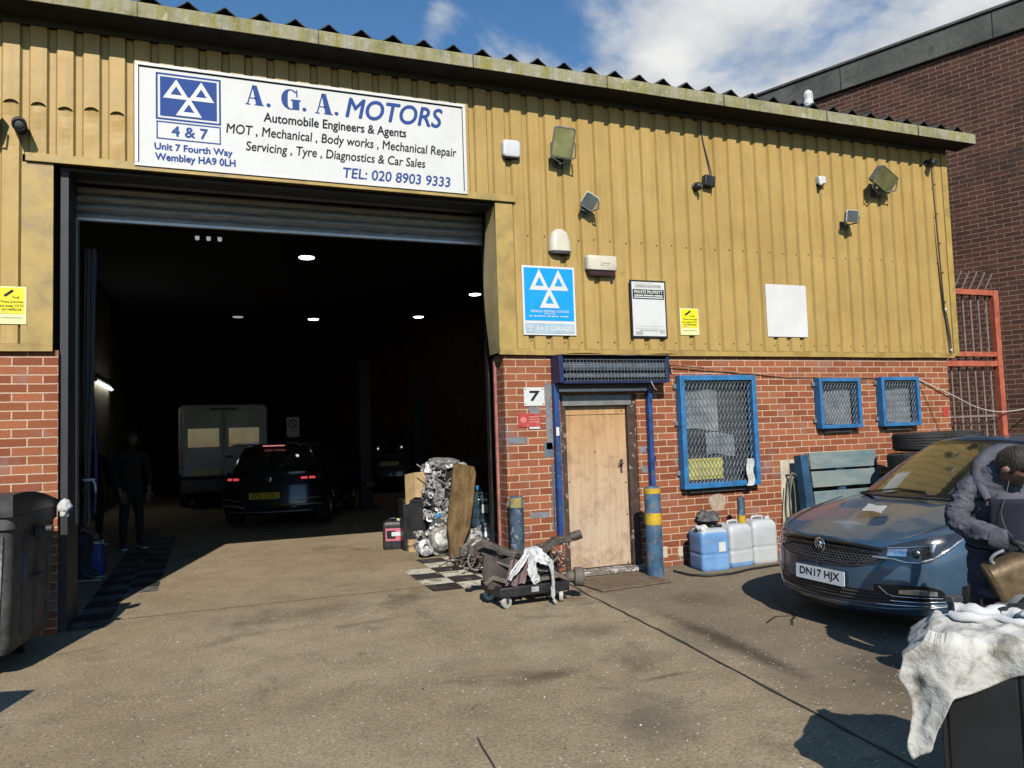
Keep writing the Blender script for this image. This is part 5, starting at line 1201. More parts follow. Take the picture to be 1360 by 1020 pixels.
def head_into(b, c, fwd, up_, s=1.0, hair=False):
    f = fwd.normalized(); r = f.cross(up_).normalized(); u = r.cross(f).normalized(); n, mm = 28, 22; rings = []
    for k in range(1, mm):
        t = -1 + 2 * k / mm; e = math.sqrt(max(0, 1 - t * t)); row = []
        wid = .076 * e ** .8 * (1 - .16 * max(0, -t)); front = .096 * e ** .75 * (1 - .06 * max(0, -t)); back = .10 * e ** .8 * (1 - .40 * max(0, -t - .1))
        for j in range(n):
            a = 2 * math.pi * j / n; ca, sa = math.cos(a), math.sin(a); x = sa * wid; y = ca * (front if ca > 0 else back); d = 0
            if ca > .6:
                g = math.exp(-(a if a < math.pi else a - 2 * math.pi) ** 2 / .03)
                d += .024 * g * math.exp(-((t + .18) / .13) ** 2) + .010 * g * math.exp(-((t + .52) / .07) ** 2) + .012 * g * math.exp(-((t + .82) / .12) ** 2)
                for sg in (1, -1): d -= .012 * math.exp(-(((a if a < math.pi else a - 2 * math.pi) - sg * .42) / .2) ** 2 - ((t - .06) / .09) ** 2)
                d += .006 * math.exp(-((t - .24) / .08) ** 2)
            p = Vector((x, y + d, t * .125))
            if hair:
                line = .42 if ca > .35 else (-.05 if ca > -.2 else -.55)
                p = p * (1.05 + .03 * mnoise.noise((x * 60, y * 60, t * 9))) if t > line - .02 else p * .93
            row.append(b.v(c + (r * p.x + f * p.y + u * p.z) * s))
        rings.append(row)
    for q, w in zip(rings, rings[1:]):
        for j in range(n): b.f([q[j], q[(j + 1) % n], w[(j + 1) % n], w[j]])
    b.f(rings[0][::-1]); b.f(rings[-1])
    if not hair:
        for sg in (1, -1):
            rows = []
            for k in range(8):
                a = 2 * math.pi * k / 8; rows.append((math.cos(a), math.sin(a)))
            for dx, sc in ((.070, .6), (.078, 1.0), (.084, .85)):
                pass
            old = b.M; b.M = Matrix(((r.x, f.x, u.x, c.x), (r.y, f.y, u.y, c.y), (r.z, f.z, u.z, c.z), (0, 0, 0, 1))); b.ball((sg * .077 * s, -.008 * s, -.005 * s), .03 * s, 10, (.35, .65, 1.05)); b.M = old
def figure(name, label, J, bones, head, mats_of, hand_chains=(), loc=(0, 0, 0), wrinkle=.006, sub=2):
    """J: joint -> (Vector, radius); bones: (a, b, material key); one continuous skinned body"""
    o = thing(name, label, 'person', loc); L = Vector(loc)
    keys = list(J); idx = {k: i for i, k in enumerate(keys)}
    me = skin_mesh([J[k][0] - L for k in keys], [(idx[a], idx[b_]) for a, b_, _ in bones], [J[k][1] for k in keys], 0, sub)
    bm = bmesh.new(); bm.from_mesh(me); labels = [k for k in mats_of]; ml = {k: i for i, k in enumerate(labels)}
    segs = [(J[a][0] - L, J[b_][0] - L, (J[a][1] if not isinstance(J[a][1], tuple) else max(J[a][1])), (J[b_][1] if not isinstance(J[b_][1], tuple) else max(J[b_][1])), k) for a, b_, k in bones]
    for f in bm.faces:
        c = f.calc_center_median(); f.material_index = ml[min(segs, key=lambda s: seg_d(c, s[0], s[1]) - .5 * (s[2] + s[3]))[4]]
    for ch in hand_chains:
        pts, rads, key = ch
        m2 = skin_mesh([p - L for p in pts], [(i, i + 1) for i in range(len(pts) - 1)], rads); n0 = len(bm.faces); bm.from_mesh(m2); bm.faces.ensure_lookup_table()
        for f in bm.faces[n0:]: f.material_index = ml[key]
    if wrinkle:
        bm.normal_update()
        for v in bm.verts:
            if all(labels[f.material_index] in 'jt' for f in v.link_faces):
                p = v.co; v.co = p + v.normal * wrinkle * (.8 * mnoise.noise(p * 8) + .9 * (1 - 2.2 * abs(mnoise.noise(Vector((p.x * 7 + p.z * 6, p.y * 7, p.z * 17))))) + .45 * (1 - 2 * abs(mnoise.noise(Vector((p.x * 20, p.y * 20, p.z * 38 + p.x * 15))))) + .2 * mnoise.noise(p * 55) - .3)
    b = MB(); b.bm.free(); b.bm = bm; b.mi = ml.get('skin', 0)
    if head: head_into(b, head[0] - L, head[1], head[2], head[3])
    body = b.build('body', [M[mats_of[k]] for k in labels], o, smooth=70, recalc=True)
    if head:
        b = MB(); head_into(b, head[0] - L, head[1], head[2], head[3], True); b.build('hair', M['hair'], o, smooth=70)
    return o
# mechanic bending over the cabinet
er, ec, P0 = Vector((.62, -.785, 0)), Vector((-.785, -.62, 0)), Vector((4.02, -4.28, 0))
W = lambda a, c, z: P0 + er * a + ec * c + Vector((0, 0, z))
J = {'pelvis': (W(.085, -.06, .72), (.135, .12)), 'waist': (W(.08, -.02, .88), (.14, .115)), 'chest': (W(.09, .03, 1.05), (.150, .12)), 'upper': (W(.09, .06, 1.16), (.115, .095)), 'neck': (W(.13, .10, 1.245), .060), 'headb': (W(.155, .13, 1.275), .05),
     'rsh': (W(-.025, .10, 1.13), .070), 'relb': (W(-.098, .16, .975), .064), 'rfor': (W(.03, .26, .925), .058), 'rwri': (W(.13, .31, .895), .050),
     'lsh': (W(.25, .02, 1.12), .072), 'lelb': (W(.42, .12, .95), .062), 'lwri': (W(.33, .30, .85), .046),
     'hem': (W(.08, -.04, .59), (.14, .125)),
     'rhip': (W(.03, -.06, .60), .09), 'rknee': (W(.02, .10, .40), .072), 'rank': (W(.02, -.04, .10), .05), 'rtoe': (W(.03, .12, .045), .04),
     'lhip': (W(.18, -.10, .60), .09), 'lknee': (W(.25, .06, .40), .072), 'lank': (W(.24, -.10, .10), .05), 'ltoe': (W(.27, .06, .045), .04)}
bones = [('pelvis', 'waist', 'j'), ('waist', 'chest', 'j'), ('chest', 'upper', 'j'), ('upper', 'neck', 'j'), ('neck', 'headb', 'skin'), ('upper', 'rsh', 'j'), ('rsh', 'relb', 'j'), ('relb', 'rfor', 'j'), ('rfor', 'rwri', 'j'),
         ('upper', 'lsh', 'j'), ('lsh', 'lelb', 'j'), ('lelb', 'lwri', 'j'), ('pelvis', 'hem', 'j'), ('hem', 'rhip', 'j'), ('rhip', 'rknee', 't'), ('rknee', 'rank', 't'), ('rank', 'rtoe', 'shoe'), ('hem', 'lhip', 'j'), ('lhip', 'lknee', 't'), ('lknee', 'lank', 't'), ('lank', 'ltoe', 'shoe')]
def hand(w0, dirv, across, down, key='g', curl=1.0):
    d, a, n = dirv.normalized(), across.normalized(), down.normalized(); out = [([w0 - d * .02, w0 + d * .03, w0 + d * .075], [(.034, .026), (.042, .024), (.040, .020)], key)]
    for i, (off, ln) in enumerate(((-.032, .072), (-.011, .082), (.011, .078), (.031, .060))):
        p = w0 + d * .075 + a * off; out.append(([p - d * .02, p + d * ln * .42 + n * .006, p + d * ln * .72 + n * .030 * curl, p + d * ln * .80 + n * .055 * curl], [.0105, .0105, .0098, .0085], key))
    p = w0 + d * .02 - a * .036; out.append(([p + a * .01, p + d * .025 - a * .018 + n * .012, p + d * .05 - a * .020 + n * .032], [.013, .012, .010], key)); return out
hr = hand(J['rwri'][0] + er * .035 + ec * .01, er * .9 + ec * .15 + Vector((0, 0, -.25)), ec * -1 + Vector((0, 0, .3)), Vector((0, 0, -1)) - er * .1)
hl = hand(J['lwri'][0], ec * .6 - er * .6 + Vector((0, 0, -.5)), er + ec, Vector((0, 0, -1)))
figure('person', 'man in grey blue jacket and black gloves bending over beside the blue hatchback', J, bones, (W(.205, .17, 1.275), er * .62 + ec * .12 + Vector((0, 0, -.80)), er * .45 + ec * .60 + Vector((0, 0, .70)), .98),
       dict(j='jacket', t='jeans', skin='skin', g='glove', shoe='shoe'), hr + hl, (W(.03, 0, 0)), .013, 4)
mech = bpy.data.objects['person']
# clothing parts: hood pushed back, open dark front, cuff, pocket, ear cable
c0 = W(.03, 0, 0)
b = MB(); hp = smooth_path([W(.07, .19, 1.10), W(.035, .13, 1.185), W(.045, .05, 1.265), W(.10, -.01, 1.325), W(.19, -.03, 1.355), W(.28, .0, 1.33), W(.30, .08, 1.24)], 5)
b.tube([p - c0 for p in hp], [.018 + .028 * math.sin(math.pi * i / (len(hp) - 1)) for i in range(len(hp))], 14)
for v in b.bm.verts: v.co += Vector((1, 1, 1)) * .007 * mnoise.noise(v.co * 26) + v.co.normalized() * .010 * mnoise.noise(v.co * 11)
b.build('hood', M['jacket'], mech, smooth=70)
b = MB()
def fr(u, v): return W(.075 + .155 * u - .02 * v, .185 + .012 * math.sin(math.pi * u) - .03 * v + .008 * math.sin(v * 9 + u * 3), 1.10 - .42 * v) - c0
b.grid(fr, 8, 14); o = b.build('open_jacket_front', M['navy_top'], mech, smooth=60); so_ = o.modifiers.new('thick', 'SOLIDIFY'); so_.thickness = .01
b = MB(); b.tube([J['rwri'][0] - er * .045 - ec * .02 - c0 + Vector((0, 0, .005)), J['rwri'][0] - er * .01 - c0, J['rwri'][0] + er * .012 - c0], [.062, .061, .057], 18); b.build('cuff', M['jacket'], mech, smooth=40)
b = MB(); b.grid(lambda u, v: W(-.03 + .12 * u, .092 + .012 * math.sin(u * 6) - .03 * abs(u - .5), .78 - .14 * v * (1 - .5 * abs(u - .45))) - c0, 10, 8); o = b.build('pocket_flap', M['jacket'], mech, smooth=60); so_ = o.modifiers.new('thick', 'SOLIDIFY'); so_.thickness = .008
b = MB(); b.tube(smooth_path([W(.17, .235, 1.20) - c0, W(.15, .235, 1.12) - c0, W(.125, .225, 1.03) - c0, W(.14, .225, .95) - c0, W(.17, .22, .90) - c0]), .0018, 6); b.build('ear_cable', M['hose'], mech)
# the part he holds
o = thing('exhaust_canister', 'dirty brown oval metal canister held by the bending man', 'car part', tuple(W(.255, .33, .755)))
o.rotation_euler = Matrix((er, ec, (0, 0, 1))).transposed().to_euler()
b = MB(); b.M = Euler((R(10), R(-24), R(8))).to_matrix().to_4x4()
b.loft([[(x, q[0], q[1]) for q in srect(.075 * f_, .115 * f_, 0, 30, .75)] for x, f_ in ((-.22, .90), (-.215, .97), (-.20, 1.0), (-.195, 1.03), (-.185, 1.0), (.20, 1.0), (.215, 1.03), (.23, .97), (.235, .9))])
b.build('shell', mat('dirty_brass_steel', (.22, .155, .085), .55, .45, .45, 7, (.07, .05, .035), .8, 5, .01, 14), o, smooth=40)
b = MB(); b.M = Euler((R(10), R(-24), R(8))).to_matrix().to_4x4(); b.tube(smooth_path([(-.15, -.02, .09), (-.168, -.02, .13), (-.14, -.02, .152), (-.09, -.02, .158)]), .009, 10); b.build('pipe_stub', M['galv'], o, smooth=50)
o = thing('parts_trolley', 'low black parts trolley behind the cloth covered cabinet', 'trolley', tuple(W(.30, .30, 0)), math.atan2(-.785, .62))
b = MB(); b.box(-.30, .30, -.16, .16, .42, .56); b.build('tray', M['blackplastic'], o, bevel=.012)
for x in (-.26, .26):
    for y in (-.13, .13):
        b = MB(); b.cyl((x, y, .0), (x, y, .42), .018); b.build('leg', M['black'], o)
o = thing('rag_bundle', 'grey crumpled rag on the low black trolley by the man', 'rag', tuple(W(.16, .40, .561)))
b = MB(); b.grid(lambda u, v: (-.14 + .28 * u, -.08 + .16 * v, .10 * math.exp(-((u - .6) / .28) ** 2) * (1 - abs(v - .5) * 1.2) + .012 * math.sin(u * 17 + v * 9)), 20, 12); b.build('cloth', mat('grey_rag', (.16, .16, .16), .9, 0, .2), o, smooth=50)
# people inside, in the dark
M['dim_skin'] = mat('shaded_skin', (.16, .09, .06), .6, 0, .1)  # darker copy of the skin colour, standing in for the dim interior
def stander(label, x, y, h, face, sitting=False, m='jacket_dark'):
    f = Vector((math.sin(face), math.cos(face), 0)); r = Vector((f.y, -f.x, 0)); k = h / 1.75; B0 = Vector((x, y, 0))
    P = lambda a, c, z: B0 + r * a * k + f * c * k + Vector((0, 0, z * k))
    if not sitting:
        J = {'pelvis': (P(0, 0, .95), (.15, .11)), 'waist': (P(0, 0, 1.10), (.14, .105)), 'chest': (P(0, .0, 1.30), (.165, .12)), 'upper': (P(0, -.01, 1.42), (.12, .09)), 'neck': (P(0, 0, 1.52), .055), 'hb': (P(0, .02, 1.57), .05)}
        for s_, sg in (('l', -1), ('r', 1)):
            J[s_ + 'sh'] = (P(sg * .19, 0, 1.40), .068); J[s_ + 'el'] = (P(sg * .25, .02, 1.14), .052); J[s_ + 'wr'] = (P(sg * .22, .14, .95), .038); J[s_ + 'ha'] = (P(sg * .20, .18, .88), .036)
            J[s_ + 'hip'] = (P(sg * .09, 0, .86), .09); J[s_ + 'kn'] = (P(sg * .11, .02, .48), .065); J[s_ + 'an'] = (P(sg * .12, -.02, .09), .045); J[s_ + 'to'] = (P(sg * .14, .14, .04), .038)
    else:
        J = {'pelvis': (P(0, 0, .52), (.16, .13)), 'waist': (P(0, .02, .68), (.15, .12)), 'chest': (P(0, .05, .90), (.165, .12)), 'upper': (P(0, .07, 1.02), (.12, .09)), 'neck': (P(0, .10, 1.12), .055), 'hb': (P(0, .13, 1.17), .05)}
        for s_, sg in (('l', -1), ('r', 1)):
            J[s_ + 'sh'] = (P(sg * .19, .07, 1.0), .068); J[s_ + 'el'] = (P(sg * .24, .14, .76), .052); J[s_ + 'wr'] = (P(sg * .16, .34, .64), .038); J[s_ + 'ha'] = (P(sg * .12, .40, .60), .036)
            J[s_ + 'hip'] = (P(sg * .09, .06, .50), .095); J[s_ + 'kn'] = (P(sg * .11, .40, .50), .07); J[s_ + 'an'] = (P(sg * .10, .36, .10), .05); J[s_ + 'to'] = (P(sg * .11, .52, .045), .042)
    bones = [('pelvis', 'waist', 'j'), ('waist', 'chest', 'j'), ('chest', 'upper', 'j'), ('upper', 'neck', 'j'), ('neck', 'hb', 'skin')]
    for s_ in 'lr': bones += [('upper', s_ + 'sh', 'j'), (s_ + 'sh', s_ + 'el', 'j'), (s_ + 'el', s_ + 'wr', 'j'), (s_ + 'wr', s_ + 'ha', 'skin'), ('pelvis', s_ + 'hip', 't'), (s_ + 'hip', s_ + 'kn', 't'), (s_ + 'kn', s_ + 'an', 't'), (s_ + 'an', s_ + 'to', 'shoe')]
    ch = []
    for s_ in 'lr': ch += hand(J[s_ + 'ha'][0], (J[s_ + 'ha'][0] - J[s_ + 'wr'][0]), r, f * .3 + Vector((0, 0, -1)), 'skin')
    hd = J['hb'][0] + f * .02 + Vector((0, 0, .10)) * k
    o = figure('person', label, J, bones, (hd, f + Vector((0, 0, -.15)), Vector((0, 0, 1)), k), dict(j=m, t='jeans' if sitting else m, skin='dim_skin', shoe='shoe'), ch, (x, y, 0))
    for s_ in 'lr':
        b = MB(); a = J[s_ + 'an'][0] - B0; t = J[s_ + 'to'][0] - B0; d = Vector((t.x - a.x, t.y - a.y, 0)); b.tube([Vector((a.x, a.y, .016)) - d * .25, Vector((t.x, t.y, .016)) + d * .35], .042, 10, flat=.3); b.build('shoe_sole', M['sole'], o, smooth=50)
    return o
stander('man in dark work clothes standing nearest the left wall lamp', -1.10, 5.4, 1.70, R(160))
stander('man in dark clothes standing deep inside behind the curtain', -1.72, 6.2, 1.66, R(150))
stander('seated man in dark trousers and pale soled shoes behind the curtain', -1.72, 2.75, 1.7, R(95), True)
o = thing('stool', 'low dark stool under the seated man', 'stool', (-1.74, 2.75, 0))
b = MB(); b.lathe([(.17, .36), (.18, .375), (.18, .39), (.16, .40)]); b.build('seat', M['black'], o, smooth=40)
for k in range(4):
    b = MB(); a = k * math.pi / 2 + .78; b.cyl((.17 * math.cos(a), .17 * math.sin(a), 0), (.11 * math.cos(a), .11 * math.sin(a), .37), .014); b.build('leg', M['black'], o)

# ================================================================== FORECOURT THINGS
def bollard(label, x, y, r, h, bands, mb):
    o = thing('bollard', label, 'bollard', (x, y, 0)); b = MB(); b.lathe([(r, 0), (r, h - .02), (r * .8, h), (.01, h + .006)], n=32); b.build('post', mb, o, smooth=35)
    for z0, z1 in bands:
        b = MB(); b.lathe([(r + .0015, z0), (r + .0015, z1)], n=32, capb=False, capt=False); b.build('yellow_band', M['bollard_yel'], o, smooth=35)
    return o
bollard('slate grey bollard with yellow ends left of the wooden door', 2.86, -.18, .072, .90, [(.79, .885), (.30, .37)], M['bollard_grey'])
for ch_ in [c_ for c_ in bpy.data.objects if c_.name.startswith('yellow_band')]: ch_.data.materials[0] = mat('greyed_yellow', (.34, .28, .09), .7, 0, .3, 12, (.14, .15, .15), .8, 14, dlo=.48, dhi=.6)
bollard('tall blue bollard with one yellow band right of the wooden door', 4.28, -.45, .085, .93, [(.54, .66), (.86, .915)], M['bollard_blue'])
bollard('thin grey post with yellow band behind the white drums', 5.49, -.33, .042, .74, [(.38, .54)], M['bollard_grey'])
o = thing('door_mat_board', 'flat worn brown board on the ground before the wooden door', 'mat', (3.82, -.52, 0), R(4))
b = MB(); b.box(-.40, .42, -.30, .28, .006, .02); b.build('board', wood('muddy_board', (.16, .11, .07), (.22, .165, .11), (.08, .06, .04), (6, 6, 6), .9), o, bevel=.003)
def jerry(label, x, y, w, d, h, m_low, m_up, split, rz, cap, group='plastic drums against the brick wall'):
    o = thing('plastic_drum', label, 'drum', (x, y, 0), rz, group); b = MB(); prof = [(0, .94), (.012, .98), (.03, 1.0), (h * .35, 1.0), (h * .36, .985), (h * .40, .985), (h * .41, 1.0), (h * .80, 1.0), (h * .88, .96), (h * .94, .84), (h * .965, .72), (h * .97, .60)]
    N0 = len(b.bm.faces); secs = []
    zz = []
    for (z0, s0), (z1, s1) in zip(prof, prof[1:]):
        k = max(1, int((z1 - z0) / .02))
        for i in range(k): zz.append((z0 + (z1 - z0) * i / k, s0 + (s1 - s0) * i / k))
    zz.append(prof[-1])
    for z, s_ in zz: secs.append(srect(w / 2 * s_, d / 2 * s_, z, 36, .28))
    b.loft(secs)
    for f in b.bm.faces: f.material_index = 0 if f.calc_center_median().z < split else 1
    b.build('body', [m_low, m_up], o, smooth=45)
    b = MB(); b.tube([(-w * .22, 0, h * .95), (-w * .20, 0, h * 1.02), (0, 0, h * 1.035), (w * .20, 0, h * 1.02), (w * .22, 0, h * .95)], .015, 10); b.build('handle', m_up, o, smooth=50)
    b = MB(); b.lathe([(.032, h * .95), (.032, h * 1.02), (.028, h * 1.03)], (w * .30, -d * .16, 0), n=18); b.build('cap', cap, o, smooth=40)
    return o
o = jerry('blue filled plastic drum, leftmost by the brick wall', 5.02, -.36, .34, .30, .46, M['jug_blue'], M['jug_w2'], .40, R(-6), M['black'])
b = MB(); b.box(.03, .11, -.153, -.150, .20, .30); b.build('label', M['frame_white'], o); 
o2 = jerry('white plastic drum with a little blue fluid at its base', 5.38, -.30, .33, .30, .47, M['jug_blue'], M['jug_w'], .045, R(5), M['black'])
o3 = jerry('clean white plastic drum, rightmost by the brick wall', 5.74, -.27, .33, .30, .49, M['jug_w'], M['jug_w'], .045, R(-3), M['jug_w'])
def crumple(name, label, loc, size, m, seed, cat='rag', rz=0):
    o = thing(name, label, cat, loc, rz); b = MB(); b.ball((0, 0, size[2] * .5), 1, 28, (size[0], size[1], size[2] * .62))
    for v in b.bm.verts:
        p = v.co; n_ = mnoise.noise((p.x * 14 + seed, p.y * 14, p.z * 20)) + .5 * mnoise.noise((p.x * 38, p.y * 38 + seed, p.z * 40)); q = Vector((p.x, p.y, p.z - size[2] * .5))
        v.co += q * n_ * .55
        if v.co.z < 0: v.co.z = 0
    b.build('cloth', m, o, smooth=60); return o
crumple('rag', 'dark crumpled rag lying on top of the blue filled drum', (5.01, -.36, .46), (.14, .11, .13), mat('dark_rag', (.09, .085, .08), .9, 0, .4, 14, (.3, .29, .27), .6, 10), 2.2)
crumple('rag', 'dirty white rag on the left shoulder of the blue drum', (4.90, -.40, .405), (.06, .07, .07), M['cloth_w'], 5.1)
b = MB(); b.tube([(4.58, -.33, .014), (4.60, -.60, .014), (4.72, -.74, .014), (5.0, -.76, .014), (5.3, -.66, .014), (5.8, -.60, .014), (6.1, -.62, .014)], .013, 8); tag(b.build('ground_hose', M['cable'], smooth=50), 'black hose lying on the ground in front of the plastic drums', 'hose')
# rag tucked in the big window grille
o = thing('rag', 'white rag hanging from the mesh of the large window', 'rag', (5.80, -.115, .86))
b = MB(); b.grid(lambda u, v: (-.055 + (.11 - .05 * abs(v - .6)) * u + .012 * math.sin(v * 9), -.012 - .022 * abs(math.sin(u * 7 + v * 4)), .31 * v - .02), 12, 18); b.build('cloth', M['cloth_w'], o, smooth=60)
# pallet against the wall
o = thing('blue_pallet', 'blue flaking wooden pallet leaning on the brick wall behind the car', 'pallet', (7.02, -.30, 0)); o.rotation_euler = (R(-6), 0, 0)
for k in range(5):
    b = MB(); b.box(-.44, .60, -.055, -.035, .13 + k * .215, (.305, .285, .30, .318, .325)[k] + k * .215); b.build('slat', M['pallet'], o, bevel=.004)
for x in (-.52, .02, .55):
    b = MB(); b.box(x - .055, x + .055, -.034 if x > -.4 else -.06, .06, .0, 1.165); b.build('post', M['pallet_dk'], o, bevel=.004)
o = thing('hose_coil', 'coiled grey green hoses hanging on the wall left of the pallet', 'hose', (6.42, -.06, .4))
b = MB()
for k in range(5):
    a = .045 + .02 * k; b.tube([(.0 + a * math.cos(t) + .012 * k, -.03 - .012 * k, .20 + (.33 + .03 * math.sin(k * 2.3)) * math.sin(t)) for t in [j * 2 * math.pi / 24 for j in range(24)]], .009, 7, closed=True)
b.tube(smooth_path([(-.07, -.05, .45), (-.12, -.05, .1), (-.15, -.06, -.25), (-.13, -.08, -.39)]), .008, 7); b.tube(smooth_path([(.10, -.06, .5), (.15, -.06, .1), (.14, -.08, -.35)]), .010, 7)
b.build('hose_loops', M['hose'], o, smooth=50)
b = MB(); b.cyl((0, .06, .52), (0, -.12, .53), .012); b.build('hook', M['rust'], o)
# tyres
def tyre():
    o = thing('tyre', '', 'tyre'); b = MB(); r, w = .315, .215
    b.lathe([(r * .62, -w * .42), (r * .75, -w * .5), (r * .92, -w * .47), (r * .985, -w * .38)] + [q for k in range(-2, 3) for q in ((r, k * w * .15 - w * .055), (r, k * w * .15 + w * .055), (r * .97, k * w * .15 + w * .06), (r * .97, k * w * .15 + w * .09))] + [(r * .985, w * .40), (r * .92, w * .47), (r * .75, w * .5), (r * .62, w * .42)], n=44, capb=False, capt=False)
    b.build('carcass', M['tyre'], o, smooth=50)
    b = MB(); b.lathe([(r * .62, -w * .42), (r * .58, -w * .3), (r * .57, w * .3), (r * .62, w * .42)], n=44, capb=False, capt=False); b.build('inner_liner', M['black'], o, smooth=50); return o
t0 = tyre(); first = True
for sx, sy, cnt, nm in ((7.72, -.78, 6, 'left tyre stack'), (8.42, -.70, 6, 'right tyre stack by the gate')):
    for k in range(cnt):
        o = t0 if first else copy_tree(t0); first = False
        o.location = (sx + rng.uniform(-.03, .03) - (.10 if k == cnt - 2 and sx < 8 else 0), sy + rng.uniform(-.03, .03), .115 + k * .232); o.rotation_euler = (0, 0, rng.uniform(0, 6))
        o['label'] = 'black tyre, %s in the %s' % (['lowest', 'second up', 'third up', 'fourth up', 'fifth up', 'topmost'][k], nm); o['group'] = 'tyres stacked behind the car'
# subframe on a dolly
o = thing('dolly', 'black plastic dolly on white casters in front of the doorway corner', 'dolly', (2.67, -.80, 0), R(2))
b = MB(); b.box(-.34, .34, -.24, -.19, .10, .185); b.box(-.34, .34, .19, .24, .10, .185); b.box(-.34, -.29, -.19, .19, .10, .185); b.box(.29, .34, -.19, .19, .10, .185); b.box(-.29, .29, -.03, .03, .12, .175); b.build('deck', M['blackplastic'], o, bevel=.008)
for x, y, a in ((-.27, -.20, 20), (.27, -.20, 65), (-.27, .20, -30), (.27, .20, 10)):
    b = MB(); d = Vector((math.sin(R(a)), -math.cos(R(a)), 0)); c = Vector((x, y, .054)); b.lathe([(.02, -.018), (.051, -.017), (.054, -.008), (.054, .008), (.051, .017), (.02, .018)], c, d, 22); w_ = b.build('caster', M['caster'], o, smooth=40)
    b = MB(); b.cyl(c - d * .02, c + d * .02, .014); b.obox(c + Vector((0, 0, .052)), (.05, .05, .014)); b.obox(c + d * .021 + Vector((0, 0, .025)), (.03, .006, .05), (0, 0, R(a))); b.obox(c - d * .021 + Vector((0, 0, .025)), (.03, .006, .05), (0, 0, R(a))); b.build('fork', M['greyplastic'], w_)
b = MB(); b.box(-.04, .03, -.243, -.2405, .125, .17); b.build('label', M['grey_print'], o)
o = thing('rear_subframe', 'rusty grey car subframe with bent arms and a hub piled on the dolly', 'car part', (2.67, -.78, .186))
b = MB()
def beam(pts, w, h, mb=None):
    """pressed steel box section following pts"""
    q = mb or b; secs = []
    P_ = [Vector(p) for p in pts]
    for i, p in enumerate(P_):
        t = (P_[min(i + 1, len(P_) - 1)] - P_[max(i - 1, 0)]).normalized(); s_ = t.cross(Vector((0, 0, 1)));
        if s_.length < .05: s_ = Vector((0, 1, 0))
        s_.normalize(); u_ = s_.cross(t); k = w[i] if isinstance(w, list) else w; k2 = h[i] if isinstance(h, list) else h
        secs.append([p + s_ * k * c + u_ * k2 * d for c, d in ((-1, -.8), (-.8, -1), (.8, -1), (1, -.8), (1, .8), (.8, 1), (-.8, 1), (-1, .8))])
    q.loft(secs)
beam([(-.44, .08, .31), (-.36, .04, .36), (-.27, .0, .32), (-.16, -.05, .26), (0, -.08, .235), (.18, -.06, .26), (.32, -.02, .33), (.42, .02, .335), (.50, .0, .33)], [.035, .05, .04, .035, .04, .04, .045, .04, .035], [.03, .04, .028, .025, .03, .03, .035, .03, .028])
beam([(-.40, .20, .30), (-.2, .17, .25), (.05, .15, .22), (.3, .16, .27), (.46, .14, .31)], .035, .028)
b.build('cross_member', M['rust'], o, bevel=.006)
b = MB(); b.lathe([(.018, -.05), (.042, -.05), (.046, 0), (.042, .05), (.018, .05)], (.555, .0, .36), (.9, -.3, .25), 18); b.lathe([(.018, -.04), (.04, -.04), (.04, .04), (.018, .04)], (-.47, .07, .30), (.2, .1, 1), 18); b.build('bush', M['rust'], o, smooth=40)
b = MB(); b.prism([(-.42, .30), (-.25, .22), (-.12, .24), (-.16, .05), (-.30, -.04), (-.40, -.02), (-.45, .12)], -.09, -.05, lambda a, z, d: (a, d - .05 + .15 * (a + .3), z)); b.lathe([(.045, -.01), (.052, 0), (.045, .01)], (-.31, -.125, .14), (.1, -1, .1), 20); b.build('side_plate', M['rust'], o, bevel=.006)
b = MB(); beam([(-.42, -.12, .03), (-.35, -.14, .08), (-.22, -.16, .03), (-.1, -.15, .02)], .035, .02, b); beam([(.05, -.16, .12), (.18, -.18, .10), (.32, -.20, .02), (.40, -.20, .0)], .03, .018, b); beam([(-.05, -.10, .02), (.12, -.19, .03), (.30, -.20, .05)], .022, .016, b); b.tube([(-.40, -.10, .25), (-.2, -.17, .16), (.0, -.18, .10), (.2, -.16, .14), (.38, -.12, .26)], .012, 8); b.tube([(.26, -.06, .30), (.33, -.12, .22), (.40, -.14, .16)], .010, 8); b.build('suspension_arm', M['hub'], o, smooth=35)
b = MB(); r2 = random.Random(8)
for k in range(46): b.obox((r2.uniform(-.30, .36), r2.uniform(-.08, .16), r2.uniform(.02, .22)), (r2.uniform(.03, .13), r2.uniform(.03, .10), r2.uniform(.03, .10)), (r2.uniform(-1, 1), r2.uniform(-1, 1), r2.uniform(0, 3)))
b.box(.16, .25, -.10, .0, .07, .20); b.build('differential', M['grease'], o, bevel=.008)
b = MB(); d = Vector((.93, -.30, -.05)); c = Vector((.44, -.21, .02)); b.lathe([(.03, -.10), (.05, -.08), (.05, -.03), (.085, -.02), (.088, .05), (.08, .055), (.078, .06), (.03, .058), (.03, .075), (.02, .078)], c, d, 28)
for k in range(5): a = k * 2 * math.pi / 5; q = d.normalized(); u_ = q.orthogonal().normalized(); w_ = q.cross(u_); b.cyl(c + q * .05 + (u_ * math.cos(a) + w_ * math.sin(a)) * .055, c + q * .085 + (u_ * math.cos(a) + w_ * math.sin(a)) * .055, .007, n=8)
b.build('hub', M['hub'], o, smooth=35)
b = MB()
for k in range(9): b.tube([(r2.uniform(.0, .4), -.12, r2.uniform(.05, .25)), (r2.uniform(.0, .4), -.2, r2.uniform(.0, .2)), (r2.uniform(.0, .42), -.15, r2.uniform(0, .1))], .007, 6)
b.build('brake_hose', M['cable'], o, smooth=50)
o = thing('rag', 'white cloth strip draped over the subframe and trailing to the ground', 'rag', (2.67, -.98, .186))
b = MB()
